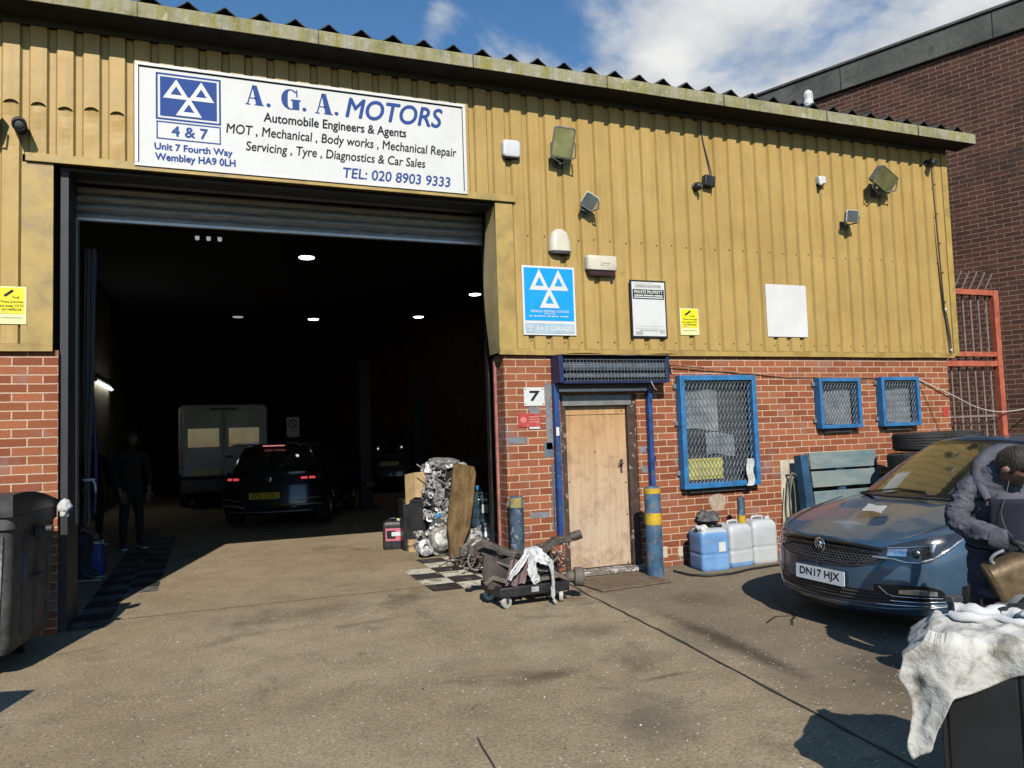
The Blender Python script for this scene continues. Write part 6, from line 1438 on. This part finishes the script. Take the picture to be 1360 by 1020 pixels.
def strip(pts, w, mb, n=6):
    P_ = [Vector(p) for p in pts]; secs = []
    L = []
    for i in range(len(P_) - 1):
        p0, p1, p2, p3 = P_[max(i - 1, 0)], P_[i], P_[i + 1], P_[min(i + 2, len(P_) - 1)]
        for k in range(6): t = k / 6; L.append((.5 * ((2 * p1) + (-p0 + p2) * t + (2 * p0 - 5 * p1 + 4 * p2 - p3) * t * t + (-p0 + 3 * p1 - 3 * p2 + p3) * t ** 3), (w[i] + (w[i + 1] - w[i]) * t) if isinstance(w, list) else w))
    L.append((P_[-1], w[-1] if isinstance(w, list) else w)); prev = None; m_ = len(L)
    for i, (p, ww) in enumerate(L):
        t = (L[min(i + 1, m_ - 1)][0] - L[max(i - 1, 0)][0]).normalized(); s_ = t.cross(Vector((0, -1, .2))).normalized(); nrm = s_.cross(t)
        row = [mb.v(p + s_ * ww * (2 * j / n - 1) + nrm * (.010 * math.sin(j * 2.4 + i * .5) + .016 * mnoise.noise((i * .9, j * 1.3, ww * 50))) + s_ * ww * .35 * mnoise.noise((i * .6, j * .2, 3.3))) for j in range(n + 1)]
        if prev:
            for j in range(n): mb.f([prev[j], prev[j + 1], row[j + 1], row[j]])
        prev = row
strip([(.0, .08, .245), (-.02, -.0, .275), (-.08, -.04, .24), (-.18, -.06, .14), (-.24, -.05, .06)], [.05, .05, .035, .028, .02], b)
strip([(-.02, .03, .28), (.03, -.03, .27), (.09, -.06, .22), (.15, -.07, .18)], [.03, .06, .06, .03], b)
strip([(.13, -.05, .20), (.155, -.09, .18), (.16, -.10, .05), (.155, -.11, -.08), (.165, -.13, -.172)], [.022, .022, .016, .017, .010], b)
strip([(-.01, -.03, .26), (-.02, -.06, .16), (-.0, -.07, .06), (.02, -.07, .01)], [.02, .04, .05, .03], b)
b.build('cloth', M['cloth_w'], o, smooth=60)
o = thing('rag', 'dull mauve rag stuffed under the white strip on the subframe', 'rag', (2.55, -.95, .20))
b = MB(); b.grid(lambda u, v: (-.08 + .18 * u - .06 * (1 - v), -.035 - .02 * math.sin(u * 14), .22 * v - .01 + .01 * math.sin(u * 9)), 18, 10); b.build('cloth', M['cloth_mauve'], o, smooth=60)
# clutter at the right of the doorway
o = thing('plank', 'tall weathered brown plank with a narrow foot leaning among engine parts', 'plank', (2.80, 1.74, 0)); o.rotation_euler = (R(-9), R(12), R(6))
b = MB(); b.prism([(-.075, .01), (.07, .01), (.09, .22), (.155, .42), (.165, .75), (.165, 1.10), (.13, 1.185), (-.10, 1.19), (-.15, 1.15), (-.15, .75), (-.155, .40), (-.105, .22)], 0, .05, lambda a, z, d: (a, d, z)); b.build('board', M['plank'], o, bevel=.006)
def lumpy(b, c, size, seed, n=60, rods=10, rng_=(.02, .075)):
    rr = random.Random(seed); b.mi = 1 if rng_[0] > .025 else 0; b.obox(c, (size[0] * .8, size[1] * .8, size[2] * .85)); b.mi = 0
    for k in range(n):
        s_ = rr.uniform(*rng_); side = rr.choice('xyzxy'); p = [rr.uniform(-.5, .5) * size[i] for i in range(3)]
        if side == 'y': p[1] = -size[1] * .45
        if side == 'x': p[0] = rr.choice((-1, 1)) * size[0] * .45
        if side == 'z': p[2] = size[2] * .45
        p = Vector(c) + Vector(p)
        if rr.random() < .5: b.obox(p, (s_, s_ * rr.uniform(.5, 1.4), s_ * rr.uniform(.5, 1.5)), (rr.uniform(-.5, .5), rr.uniform(-.5, .5), rr.uniform(-.5, .5)))
        else: ax = Vector((rr.uniform(-.4, .4), -1, rr.uniform(-.4, .4))); b.lathe([(s_ * .3, 0), (s_ * .55, 0), (s_ * .55, s_ * .7), (s_ * .3, s_ * .7), (s_ * .28, s_ * .2)], p, ax, 10)
    for k in range(rods):
        p = Vector(c) + Vector((rr.uniform(-.4, .4) * size[0], -size[1] * .5, rr.uniform(-.4, .4) * size[2])); b.tube([p, p + Vector((rr.uniform(-.1, .1), -.02, rr.uniform(-.1, .1))), p + Vector((rr.uniform(-.15, .15), .0, rr.uniform(-.12, .12)))], .006, 6)
o = thing('engine_block', 'stripped grey engine block standing on crates behind the plank', 'engine', (2.96, 2.70, .64))
b = MB(); lumpy(b, (-.02, 0, .12), (.52, .36, .80), 3, 170, 18, (.03, .095)); b.build('block', [M['alu2'], M['grease']], o, bevel=.004)
b = MB(); b.lathe([(.20, 0), (.21, .015), (.21, .035), (.17, .05)], (0, 0, .52), (0.05, -.1, 1), 24); b.build('head_cover', M['alu'], o, smooth=40)
b = MB(); b.tube([(-.42, -.15, .52), (-.05, -.22, .24)], .008, 8); b.build('dipstick', M['galv'], o)
o = thing('crate', 'black crate under the stripped engine block', 'crate', (3.02, 2.80, 0)); b = MB(); b.box(-.30, .30, -.22, .22, .005, .33)
for k in range(3): b.box(-.305, .305, -.226, -.22, .05 + k * .09, .085 + k * .09)
b.build('body', M['blackplastic'], o, bevel=.006); b = MB(); b.box(-.31, .31, -.23, .23, .33, .358); b.build('rim', M['greyplastic'], o, bevel=.006)
o = thing('parts_box', 'black box carrying the folded cardboard beside the engine', 'box', (2.55, 2.90, 0)); b = MB(); b.box(-.15, .16, -.14, .16, .005, .66); b.build('body', M['blackplastic'], o, bevel=.01); b = MB(); b.box(-.155, .165, -.145, .165, .64, .68); b.build('lid', M['black'], o, bevel=.006)
o = thing('cardboard_sheet', 'folded brown cardboard standing over the black box', 'cardboard', (2.575, 2.70, .66))
b = MB(); b.prism([(-.155, .36), (.0, .38), (.0, .05), (-.06, .02), (-.10, -.03), (-.15, -.04)], 0, .006, lambda a, z, d: (a, .10 + d + a * .5, z)); b.prism([(.0, .38), (.16, .385), (.16, .06), (.05, .04), (.0, .05)], .0, .006, lambda a, z, d: (a + .0005, .10 + d - a * .05, z)); b.build('sheet', M['card'], o)
o = thing('cardboard_flap', 'small torn brown cardboard box piece beside the black oil can', 'cardboard', (2.50, 2.68, 0))
b = MB(); b.box(-.07, .10, -.04, .04, .004, .16); b.prism([(-.09, .12), (.10, .19), (.11, .16), (-.06, .08)], -.06, -.05, lambda a, z, d: (a, d, z)); b.build('sheet', M['card'], o)
o = jerry('black oil can with a pink label on the doorway floor', 2.33, 3.10, .28, .2, .40, M['blackplastic'], M['blackplastic'], .1, R(-14), M['yel_pale'], None); o.name = 'oil_can'; o['category'] = 'oil can'
b = MB(); b.box(-.10, .11, -.1035, -.1005, .12, .29); lb = b.build('label', M['label_pink'], o); b = MB(); b.box(-.085, .03, -.1055, -.1036, .15, .26); b.build('label_patch', M['black_print'], lb); b = MB(); b.box(-.02, .10, -.1072, -.1056, .185, .24); b.build('label_patch', M['frame_white'], lb)
def waterb(label, x, y, z, m, s_=1.0):
    o = thing('water_bottle', label, 'bottle', (x, y, z), 0, 'large water bottles by the doorway'); r = .135 * s_; b = MB(); pr = [(.02, .0), (r * .85, .0), (r, .02), (r, .10 * s_), (r * .94, .115 * s_), (r * .94, .13 * s_), (r, .145 * s_), (r, .22 * s_), (r * .94, .235 * s_), (r * .94, .25 * s_), (r, .265 * s_), (r, .33 * s_), (r * .92, .37 * s_), (r * .6, .425 * s_), (.032, .45 * s_), (.03, .49 * s_)]
    b.lathe(pr, n=32); b.build('body', m, o, smooth=50); b = MB(); b.lathe([(.034, .475 * s_), (.036, .51 * s_), (.03, .525 * s_)], n=20); b.build('cap', M['cap_blue'], o, smooth=40); return o
o = waterb('blue tinted water bottle with white label standing on scrap by the right jamb', 3.31, 2.30, .30, M['bottle'], 1.05)
b = MB(); b.grid(lambda u, v: (.143 * math.sin(-.1 + .9 * u), -.143 * math.cos(-.1 + .9 * u), .20 + .11 * v), 8, 2); b.build('label', M['frame_white'], o, smooth=60)
waterb('clear water bottle with blue cap between cardboard and gearbox', 2.80, 2.50, .0, M['bottle_clear'], .96)
def gearbox(label, loc, rz, s_=1.0, m='alu'):
    o = thing('gearbox', label, 'gearbox', loc, rz, 'cast gearbox parts on the floor'); b = MB()
    b.lathe([(.19 * s_, -.01), (.20 * s_, 0), (.20 * s_, .03 * s_), (.17 * s_, .05 * s_), (.15 * s_, .13 * s_), (.10 * s_, .18 * s_), (.05 * s_, .185 * s_)], (.04, -.08, .20 * s_), (-.15, -.9, .25), 30)
    for k in range(14): a = k * math.pi / 7; b.lathe([(.022 * s_, -.012), (.022 * s_, .04 * s_), (.012, .045 * s_)], Vector((.04, -.08, .20 * s_)) + Vector((math.cos(a), -.12 * math.sin(a) * 0, math.sin(a))) * .195 * s_, (-.15, -.9, .25), 10)
    b.build('bell_housing', M[m], o, smooth=30)
    b = MB(); lumpy(b, (.0, .05, .16 * s_), (.42 * s_, .24, .30 * s_), int(loc[0] * 100), 50, 0); b.build('casing', M[m], o, bevel=.004)
    b = MB(); b.lathe([(.05 * s_, 0), (.10 * s_, 0), (.105 * s_, .02), (.07 * s_, .035), (.04 * s_, .035), (.035 * s_, .0)], (-.17 * s_, -.13, .13 * s_), (-.2, -1, .2), 22, True, False); b.build('output_flange', M['alu2'], o, smooth=30); return o
gearbox('pale cast gearbox lying at the foot of the plank', (2.66, 2.22, .0), R(8), 1.0)
gearbox('grey gearbox half hidden right of the plank under the blue bottle', (3.18, 2.0, .0), R(40), .95, 'alu2')
o = thing('aluminium_sump', 'dull flat metal casting right of the plank foot', 'car part', (3.04, 1.55, 0)); b = MB(); b.loft([srect(.20, .16, .0, 28, .4), srect(.22, .17, .12, 28, .4), srect(.20, .15, .16, 28, .4), srect(.12, .08, .26, 28, .5, .03)]); b.build('casting', M['alu'], o, smooth=40)
o = thing('scrap_pile', 'tangle of grimy metal scrap and wires between plank and dolly', 'scrap', (2.92, .98, 0))
b = MB(); r3 = random.Random(5)
for k in range(26):
    p = Vector((r3.uniform(-.28, .22), r3.uniform(-.30, .35), r3.uniform(.02, .05))); b.tube([p, p + Vector((r3.uniform(-.15, .15), r3.uniform(-.2, .2), r3.uniform(.05, .22))), p + Vector((r3.uniform(-.25, .2), r3.uniform(-.3, .2), r3.uniform(0, .12))), Vector((p.x + r3.uniform(-.2, .2), p.y + r3.uniform(-.2, .2), .015))], r3.uniform(.006, .014), 6)
b.build('wires', M['hub'], o, smooth=50)
b = MB()
for k in range(14): b.obox((r3.uniform(-.25, .22), r3.uniform(-.25, .3), r3.uniform(.03, .16)), (r3.uniform(.08, .24), r3.uniform(.04, .12), r3.uniform(.01, .05)), (r3.uniform(-.5, .5), r3.uniform(-.4, .4), r3.uniform(0, 3)))
b.build('plates', M['rust'], o, bevel=.004)
b = MB(); b.tube([(-.18 + .10 * math.cos(a), -.22, .14 + .11 * math.sin(a)) for a in [k * math.pi / 10 for k in range(20)]], .012, 8, closed=True); b.build('ring', M['galv'], o, smooth=50)
# wheelie bin
o = thing('wheelie_bin', 'large battered four wheel waste bin with dark curved lid at the left edge', 'bin', (-1.83, -.79, 0), R(-7))
M['bin'] = mat('grimy_shaded_bin', (.10, .10, .095), .65, .1, .45, 5, (.025, .024, .022), .8, 4, .01, 16, dlo=.45, dhi=.6)  # grimy body, coloured dark to carry the shade of the bin's right side
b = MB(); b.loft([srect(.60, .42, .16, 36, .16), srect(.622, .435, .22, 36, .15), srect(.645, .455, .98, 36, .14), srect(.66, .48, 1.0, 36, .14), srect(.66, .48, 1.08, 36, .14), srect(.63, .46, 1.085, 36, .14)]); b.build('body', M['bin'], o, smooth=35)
b = MB()
for k in range(7): b.box(-.575 - .004 * k, .575 + .004 * k, -.440 - .0032 * k, -.38, .30 + k * .095, .325 + k * .095)
for y in (-.2, .05, .3): b.tube([(.624, y, .25), (.645, y, .95)], .016, 8)
b.tube([(.63, -.05, .60), (.66, -.05, .62), (.66, .12, .62), (.63, .12, .60)], .012, 8); b.build('rib', M['bin'], o, bevel=.006)
b = MB(); M['bin_sunlit_front'] = mat('flaking_sunlit_bin_front', (.36, .36, .335), .8, 0, .35, 6, (.05, .046, .042), .9, 6, .010, 16, dlo=.44, dhi=.60)  # paler copy on the front face, sunlight put into the colour
b.loft([[(x * f_, y_, z) for x in (-.57, .57)] + [(x * f_, y_ + .012, z) for x in (.57, -.57)] for z, f_, y_ in ((.24, 1, -.449), (.45, 1.01, -.456), (.7, 1.03, -.463), (.955, 1.05, -.470))]); b.build('sunlit_front_panel', M['bin_sunlit_front'], o)
b = MB(); b.box(.655, .70, -.06, .06, .90, .97); b.cyl((.66, 0, .95), (.76, 0, .95), .025); b.build('lifting_trunnion', M['bin'], o, bevel=.006)
b = MB(); b.loft([[(x, -.50 + 1.0 * v, 1.09 + .03 + .12 * math.sin(math.pi * min(1, v * .62 + .38)) * (1 if x else 1)) for v in [k / 14 for k in range(15)]] + [(x, -.50 + 1.0 * v, 1.085) for v in [1 - k / 14 for k in range(15)]] for x in (-.68, -.66, .64, .665)]); b.build('lid', mat('black_bin_lid', (.035, .033, .033), .5, 0, .4, 5, (.12, .11, .10), .5, 6), o, smooth=40)
for x in (-.45, .45):
    for y in (-.32, .32):
        b = MB(); b.lathe([(.03, -.025), (.085, -.022), (.09, 0), (.085, .022), (.03, .025)], (x, y, .09), (1, .2, 0), 22); b.obox((x, y, .155), (.09, .09, .02)); b.build('caster', M['black'], o, smooth=40)
shadow_bin = copy_tree(bpy.data.objects['wheelie_bin']); shadow_bin.location = (-2.21, -3.34, 0); shadow_bin.rotation_euler = (0, 0, R(-16)); shadow_bin['label'] = 'added battered waste bin out of view that casts a shadow beside the first bin'; shadow_bin['group'] = 'waste bins at the left'; bpy.data.objects['wheelie_bin']['group'] = 'waste bins at the left'  # unseen bin copy, added for the shadow it throws on the ground
crumple('rag', 'crumpled white cloth tied on the corner of the waste bin', (-1.06, -.50, 1.0), (.05, .06, .13), M['cloth_w'], 7.3)
# cabinet with cloth
o = thing('tool_cabinet', 'black steel tool cabinet under a dirty white cloth at the lower right', 'cabinet', (2.41, -5.32, 0), math.atan2(-.8, .6))
b = MB(); b.box(.02, .84, .015, .42, .10, .735); b.build('carcass', M['black'], o, bevel=.006)
b = MB(); b.box(.045, .26, .004, .014, .12, .70); b.box(.268, .80, .004, .014, .12, .70); b.build('door_panel', mat('satin_black_steel', (.016, .018, .020), .4, .2, .25, 3), o, bevel=.003)
for x, y in ((.08, .07), (.78, .07), (.08, .36), (.78, .36)):
    b = MB(); b.lathe([(.02, -.015), (.045, -.014), (.048, 0), (.045, .014), (.02, .015)], (x, y, .048), (1, .3, 0), 20); b.obox((x, y, .095), (.05, .05, .012)); b.build('caster', M['black'], o, smooth=40)
o = thing('dust_cloth', 'dirty off white cloth draped over the black tool cabinet', 'cloth', (2.41, -5.32, .74), math.atan2(-.8, .6))
M['dust'] = mat('dirty_white_cloth', (.58, .56, .50), .95, 0, .12, 9, (.22, .19, .145), .85, 7, .008, 60, dlo=.50, dhi=.64)
def drape(u, v):
    W_, D_ = .86, .44; s_ = -.095 + (W_ + .095) * u
    front = .20 - .16 * max(0, min(1, s_ / .40)) + .012 * math.sin(s_ * 14) + .17 * sm(-.09, .0, -s_ - .0) * 0 + .18 * (1 - sm(-.03, .07, s_))
    t = -front + (D_ + front) * v
    side = -min(0, s_); fr_ = -min(0, t); x = max(0, s_); y = max(0, t); z = .004
    hang = side + fr_
    if side > 0: x = -side * .85; z -= side * .55 + 1.2 * side * side; y += .03 * side
    if fr_ > 0: z -= fr_; y -= .05 * fr_ + .018 * math.sin(s_ * 22) * min(1, fr_ / .1); x += (.10 * fr_ * fr_ - .012 * math.sin(fr_ * 24)) * (1 - sm(-.02, .10, s_))
    w = (1 - 2 * abs(mnoise.noise((s_ * 5 + t * 3, t * 7, 1.3)))) * .013 + mnoise.noise((s_ * 20, t * 20, 4.3)) * .005 + (1 - 2 * abs(mnoise.noise((s_ * 16, t * 12 + s_ * 8, 7.3)))) * .004
    if hang == 0: z += abs(w) * 1.6 + .006
    else: x -= abs(w) * (side > 0); y -= abs(w) + .004
    return (x, y, z)
b = MB(); b.grid(drape, 120, 90); oo = b.build('cloth', M['dust'], o, smooth=70, recalc=False)
so_ = oo.modifiers.new('thick', 'SOLIDIFY'); so_.thickness = .002; so_.offset = 1
def roll(name, label, x, y, z, L, r, rz, m, seed):
    o = thing(name, label, 'rag', (2.41 + .6 * x + .8 * y, -5.32 - .8 * x + .6 * y, z), math.atan2(-.8, .6) + rz); b = MB(); pts = [(-L / 2 + L * k / 14, .02 * math.sin(k * .8 + seed), r * (.9 + .12 * math.sin(k * 1.7 + seed))) for k in range(15)]
    b.tube(pts, [r * (.55 + .45 * math.sin(math.pi * min(1, (k + 1.5) / 8)) if k < 5 else r * (1 - .25 * abs(math.sin(k * 1.3 + seed)))) if k < 5 else r * (1 - .2 * abs(math.sin(k * 1.3 + seed))) * (1 if k < 12 else .75) for k in range(15)], 16)
    for v in b.bm.verts:
        n_ = mnoise.noise((v.co.x * 22 + seed, v.co.y * 40, v.co.z * 40)); v.co.y += n_ * r * .35; v.co.z = max(.001, v.co.z + n_ * r * .3)
    b.build('cloth', m, o, smooth=70); return o
roll('rag', 'rolled clean white rag lying at the back of the dust cloth', .20, .33, .762, .26, .030, R(4), M['cloth_w'], 1.0)
roll('rag', 'white twisted rag lying in front of the rolled rag on the cabinet', .22, .26, .762, .32, .020, R(-6), M['cloth_w'], 3.0)
crumple('rag', 'white bunched rag at the right end of the rolled rags', (2.41 + .6 * .33 + .8 * .29, -5.32 - .8 * .33 + .6 * .29, .762), (.06, .05, .05), M['cloth_w'], 9.0)
o = thing('impact_wrench', 'red and black hand tool lying right of the rags on the cabinet', 'tool', (2.41 + .6 * .41 + .8 * .33, -5.32 - .8 * .41 + .6 * .33, .765), R(-70))
b = MB(); b.box(-.06, .07, -.03, .03, 0, .05); b.build('housing', M['red'], o, bevel=.012); b = MB(); b.cyl((-.06, 0, .025), (-.11, 0, .025), .018); b.obox((.05, -.06, .02), (.035, .09, .035), (0, 0, .2)); b.build('grip', M['blackplastic'], o, bevel=.006)
crumple('tool_bag', 'black soft bag lying behind the rags on the cabinet', (2.41 + .6 * .40 + .8 * .40, -5.32 - .8 * .40 + .6 * .40, .752), (.24, .08, .07), mat('black_canvas', (.02, .02, .022), .9, 0, .3, 8), 4.4, 'bag', math.atan2(-.8, .6))
o = thing('steel_bar', 'dark square bar standing at the back left corner of the cabinet', 'tool', (2.41 + .6 * .07 + .8 * .38, -5.32 - .8 * .07 + .6 * .38, .75)); b = MB(); b.box(-.02, .02, -.015, .015, 0, .07); b.box(-.03, .03, -.02, .02, .06, .085); b.build('bar', M['greyplastic'], o, bevel=.004)

# ================================================================== INSIDE THE WORKSHOP
o = thing('strip_curtain', 'bunched grey and blue strip curtain tied with a rag inside the left jamb', 'curtain', (-1.10, .95, .80))
b = MB()
for k in range(7):
    x = -.045 + .015 * k; y = .02 * math.sin(k * 2.1); b.tube([(x * (.35 + .65 * abs(z - .43) / 1.2 if z < 1.6 else .9) + .03 * (z / 2.8), y, z) for z in [j * .14 for j in range(20)]], [.020 if z > .05 else .016 for z in range(20)], 7, flat=.5)
b.build('grey_strips', mat('grey_vinyl', (.07, .07, .07), .5, 0, .2), o, smooth=50)
b = MB(); b.tube([(.055 + .02 * math.sin(z * 3), .03, z) for z in [.1 + j * .14 for j in range(19)]], .014, 7); b.build('blue_strip', mat('blue_vinyl', (.02, .022, .10), .5, 0, .2), o, smooth=50)
b = MB(); b.tube([(.012 + .05 * math.cos(a), .045 * math.sin(a), .42) for a in [k * math.pi / 8 for k in range(16)]], .012, 7, closed=True); b.tube([(.05, -.04, .42), (.075, -.05, .38), (.08, -.05, .30)], .011, 6); b.build('tie', M['cloth_w'], o, smooth=50)
o = thing('blue_sack', 'blue plastic sack with white rim beside the seated man', 'sack', (-1.30, 2.95, 0)); o.scale = (.85, .85, .85)
b = MB(); b.loft([srect(.13, .11, .01, 24, .5), srect(.16, .14, .12, 24, .5), srect(.15, .13, .30, 24, .5), srect(.13, .11, .46, 24, .6)]); b.build('sack', mat('blue_sack', (.01, .03, .20), .5, 0, .2, bump=.02, bs=10), o, smooth=50)
b = MB(); b.tube([(.13 * math.cos(a), .11 * math.sin(a), .47 + .02 * math.sin(3 * a)) for a in [k * math.pi / 10 for k in range(20)]], .016, 7, closed=True); b.build('rim', M['cloth_w'], o, smooth=50)
o = thing('tube_light', 'lit fluorescent tube on the dark left wall', 'light', (-2.24, 11.9, 2.86)); b = MB(); b.box(0, .05, -1.25, 1.25, .03, .10); b.build('fitting', M['white_pl'], o, bevel=.004); b = MB(); b.cyl((.06, -1.2, .01), (.06, 1.2, .01), .028); b.build('tube', M['lamp_on'], o)
def bay(x, y, z, lit, label):
    o = thing('ceiling_light', label, 'light', (x, y, z), 0, 'ceiling lights in the workshop'); b = MB(); b.lathe([(.05, .14), (.09, .06), (.15, .02), (.15, .0)], n=24); b.build('shade', M['greyplastic'], o, smooth=40)
    b = MB(); b.lathe([(.135, .004), (.12, -.012), (.05, -.018)], n=24); b.build('lamp', M['lamp_on'] if lit else M['lamp_dim'], o, smooth=40); b = MB(); b.cyl((0, 0, .14), (0, 0, 5.21 - z), .006, n=6); b.build('drop_rod', M['cable'], o)
M['lamp_dim'] = mat('faint_lamp', (.9, .95, 1.0), .5, 0, 0, emit=.35)
bay(1.54, 5.73, 4.6, True, 'round lit ceiling lamp nearest the roller shutter'); bay(2.49, 12.6, 4.6, True, 'round lit ceiling lamp deep inside above the black crossover'); bay(5.05, 11.8, 4.6, True, 'round lit ceiling lamp deep inside on the right side'); bay(5.46, 8.44, 4.6, True, 'round lit ceiling lamp by the right edge of the doorway')
bay(.66, 12.5, 4.6, False, 'faint round ceiling lamp deep inside above the van')
o = thing('spot_bar', 'faint triple spot lamp under the ceiling at the upper left of the doorway', 'light', (.0, 5.0, 4.62)); b = MB(); b.box(-.22, .22, -.03, .03, .05, .08); b.cyl((0, 0, .08), (0, 0, .59), .006, n=6); b.build('bar', M['greyplastic'], o)
for k in range(3): b = MB(); b.lathe([(.03, .05), (.03, .0), (.02, -.006)], ((k - 1) * .16, 0, 0), n=14); b.build('spot', M['lamp_dim'], o, smooth=40)
o = thing('hanging_board', 'dull brown board hanging under the ceiling behind the nearest lamp', 'board', (1.25, 8.4, 4.35)); b = MB(); b.box(-.32, .32, -.02, .02, 0, .22); b.build('panel', mat('brown_board', (.16, .08, .035), .7, 0, .3), o, bevel=.004); b = MB(); b.cyl((-.28, 0, .22), (-.28, 0, .86), .005, n=6); b.cyl((.28, 0, .22), (.28, 0, .86), .005, n=6); b.build('chain', M['cable'], o)
def lift(label, x, y):
    o = thing('lift_post', label, 'lift', (x, y, 0), 0, 'posts of the car lift'); b = MB(); b.box(-.12, .12, -.16, .16, .03, 3.2); b.build('column', mat('dull_blue_steel', (.02, .024, .03), .5, .3, .2), o, bevel=.01); b = MB(); b.box(-.3, .3, -.3, .3, .005, .03); b.build('base_plate', M['rust'], o); b = MB(); b.box(-.09, .09, -.6, -.16, .5, .6); b.build('arm', M['rust'], o, bevel=.006)
lift('grey lift column nearer the middle of the workshop', 3.1, 9.2); lift('grey lift column further right in the workshop', 4.35, 9.4)
o = thing('prohibition_sign', 'faint white board with crossed ring symbol beyond the crossover', 'sign', (2.02, 13.4, 0)); b = MB(); b.box(-.16, .16, -.012, 0, 1.60, 2.12); b.build('panel', M['signwhite'], o); b = MB(); b.tube([(.10 * math.cos(a), -.016, 1.95 + .10 * math.sin(a)) for a in [k * math.pi / 12 for k in range(24)]], .012, 6, closed=True); b.tube([(-.07, -.016, 2.02), (.07, -.016, 1.88)], .012, 6); b.build('ring_symbol', M['black_print'], o); b = MB(); b.box(-.04, .04, .0, .06, 0, 2.1); b.build('post', M['black'], o)
o = thing('wall_warning_sign', 'yellow and white warning board on the left inner wall', 'sign', (-2.245, 21.5, 1.55)); b = MB(); b.box(0, .02, -1.3, 1.3, 0, .95); b.build('panel', M['signwhite'], o); b = MB(); b.box(.0202, .024, -1.2, 1.2, .05, .40); b.build('yellow_panel', M['yel_pale'], o); b = MB(); b.prism([(-.55, .48), (.55, .48), (0, .88)], .0202, .026, lambda a, z, d: (d, a, z)); b.build('triangle_symbol', M['black_print'], o)
o = thing('workbench', 'dark workbench loaded with tools along the right inner wall', 'bench', (6.4, 9.5, 0)); b = MB(); b.box(-1.6, 1.6, -.35, .35, .85, .92); b.build('top', M['rust'], o, bevel=.006)
for x in (-1.5, 1.5):
    for y in (-.3, .3): b = MB(); b.box(x - .04, x + .04, y - .04, y + .04, 0, .85); b.build('leg', M['rust'], o)
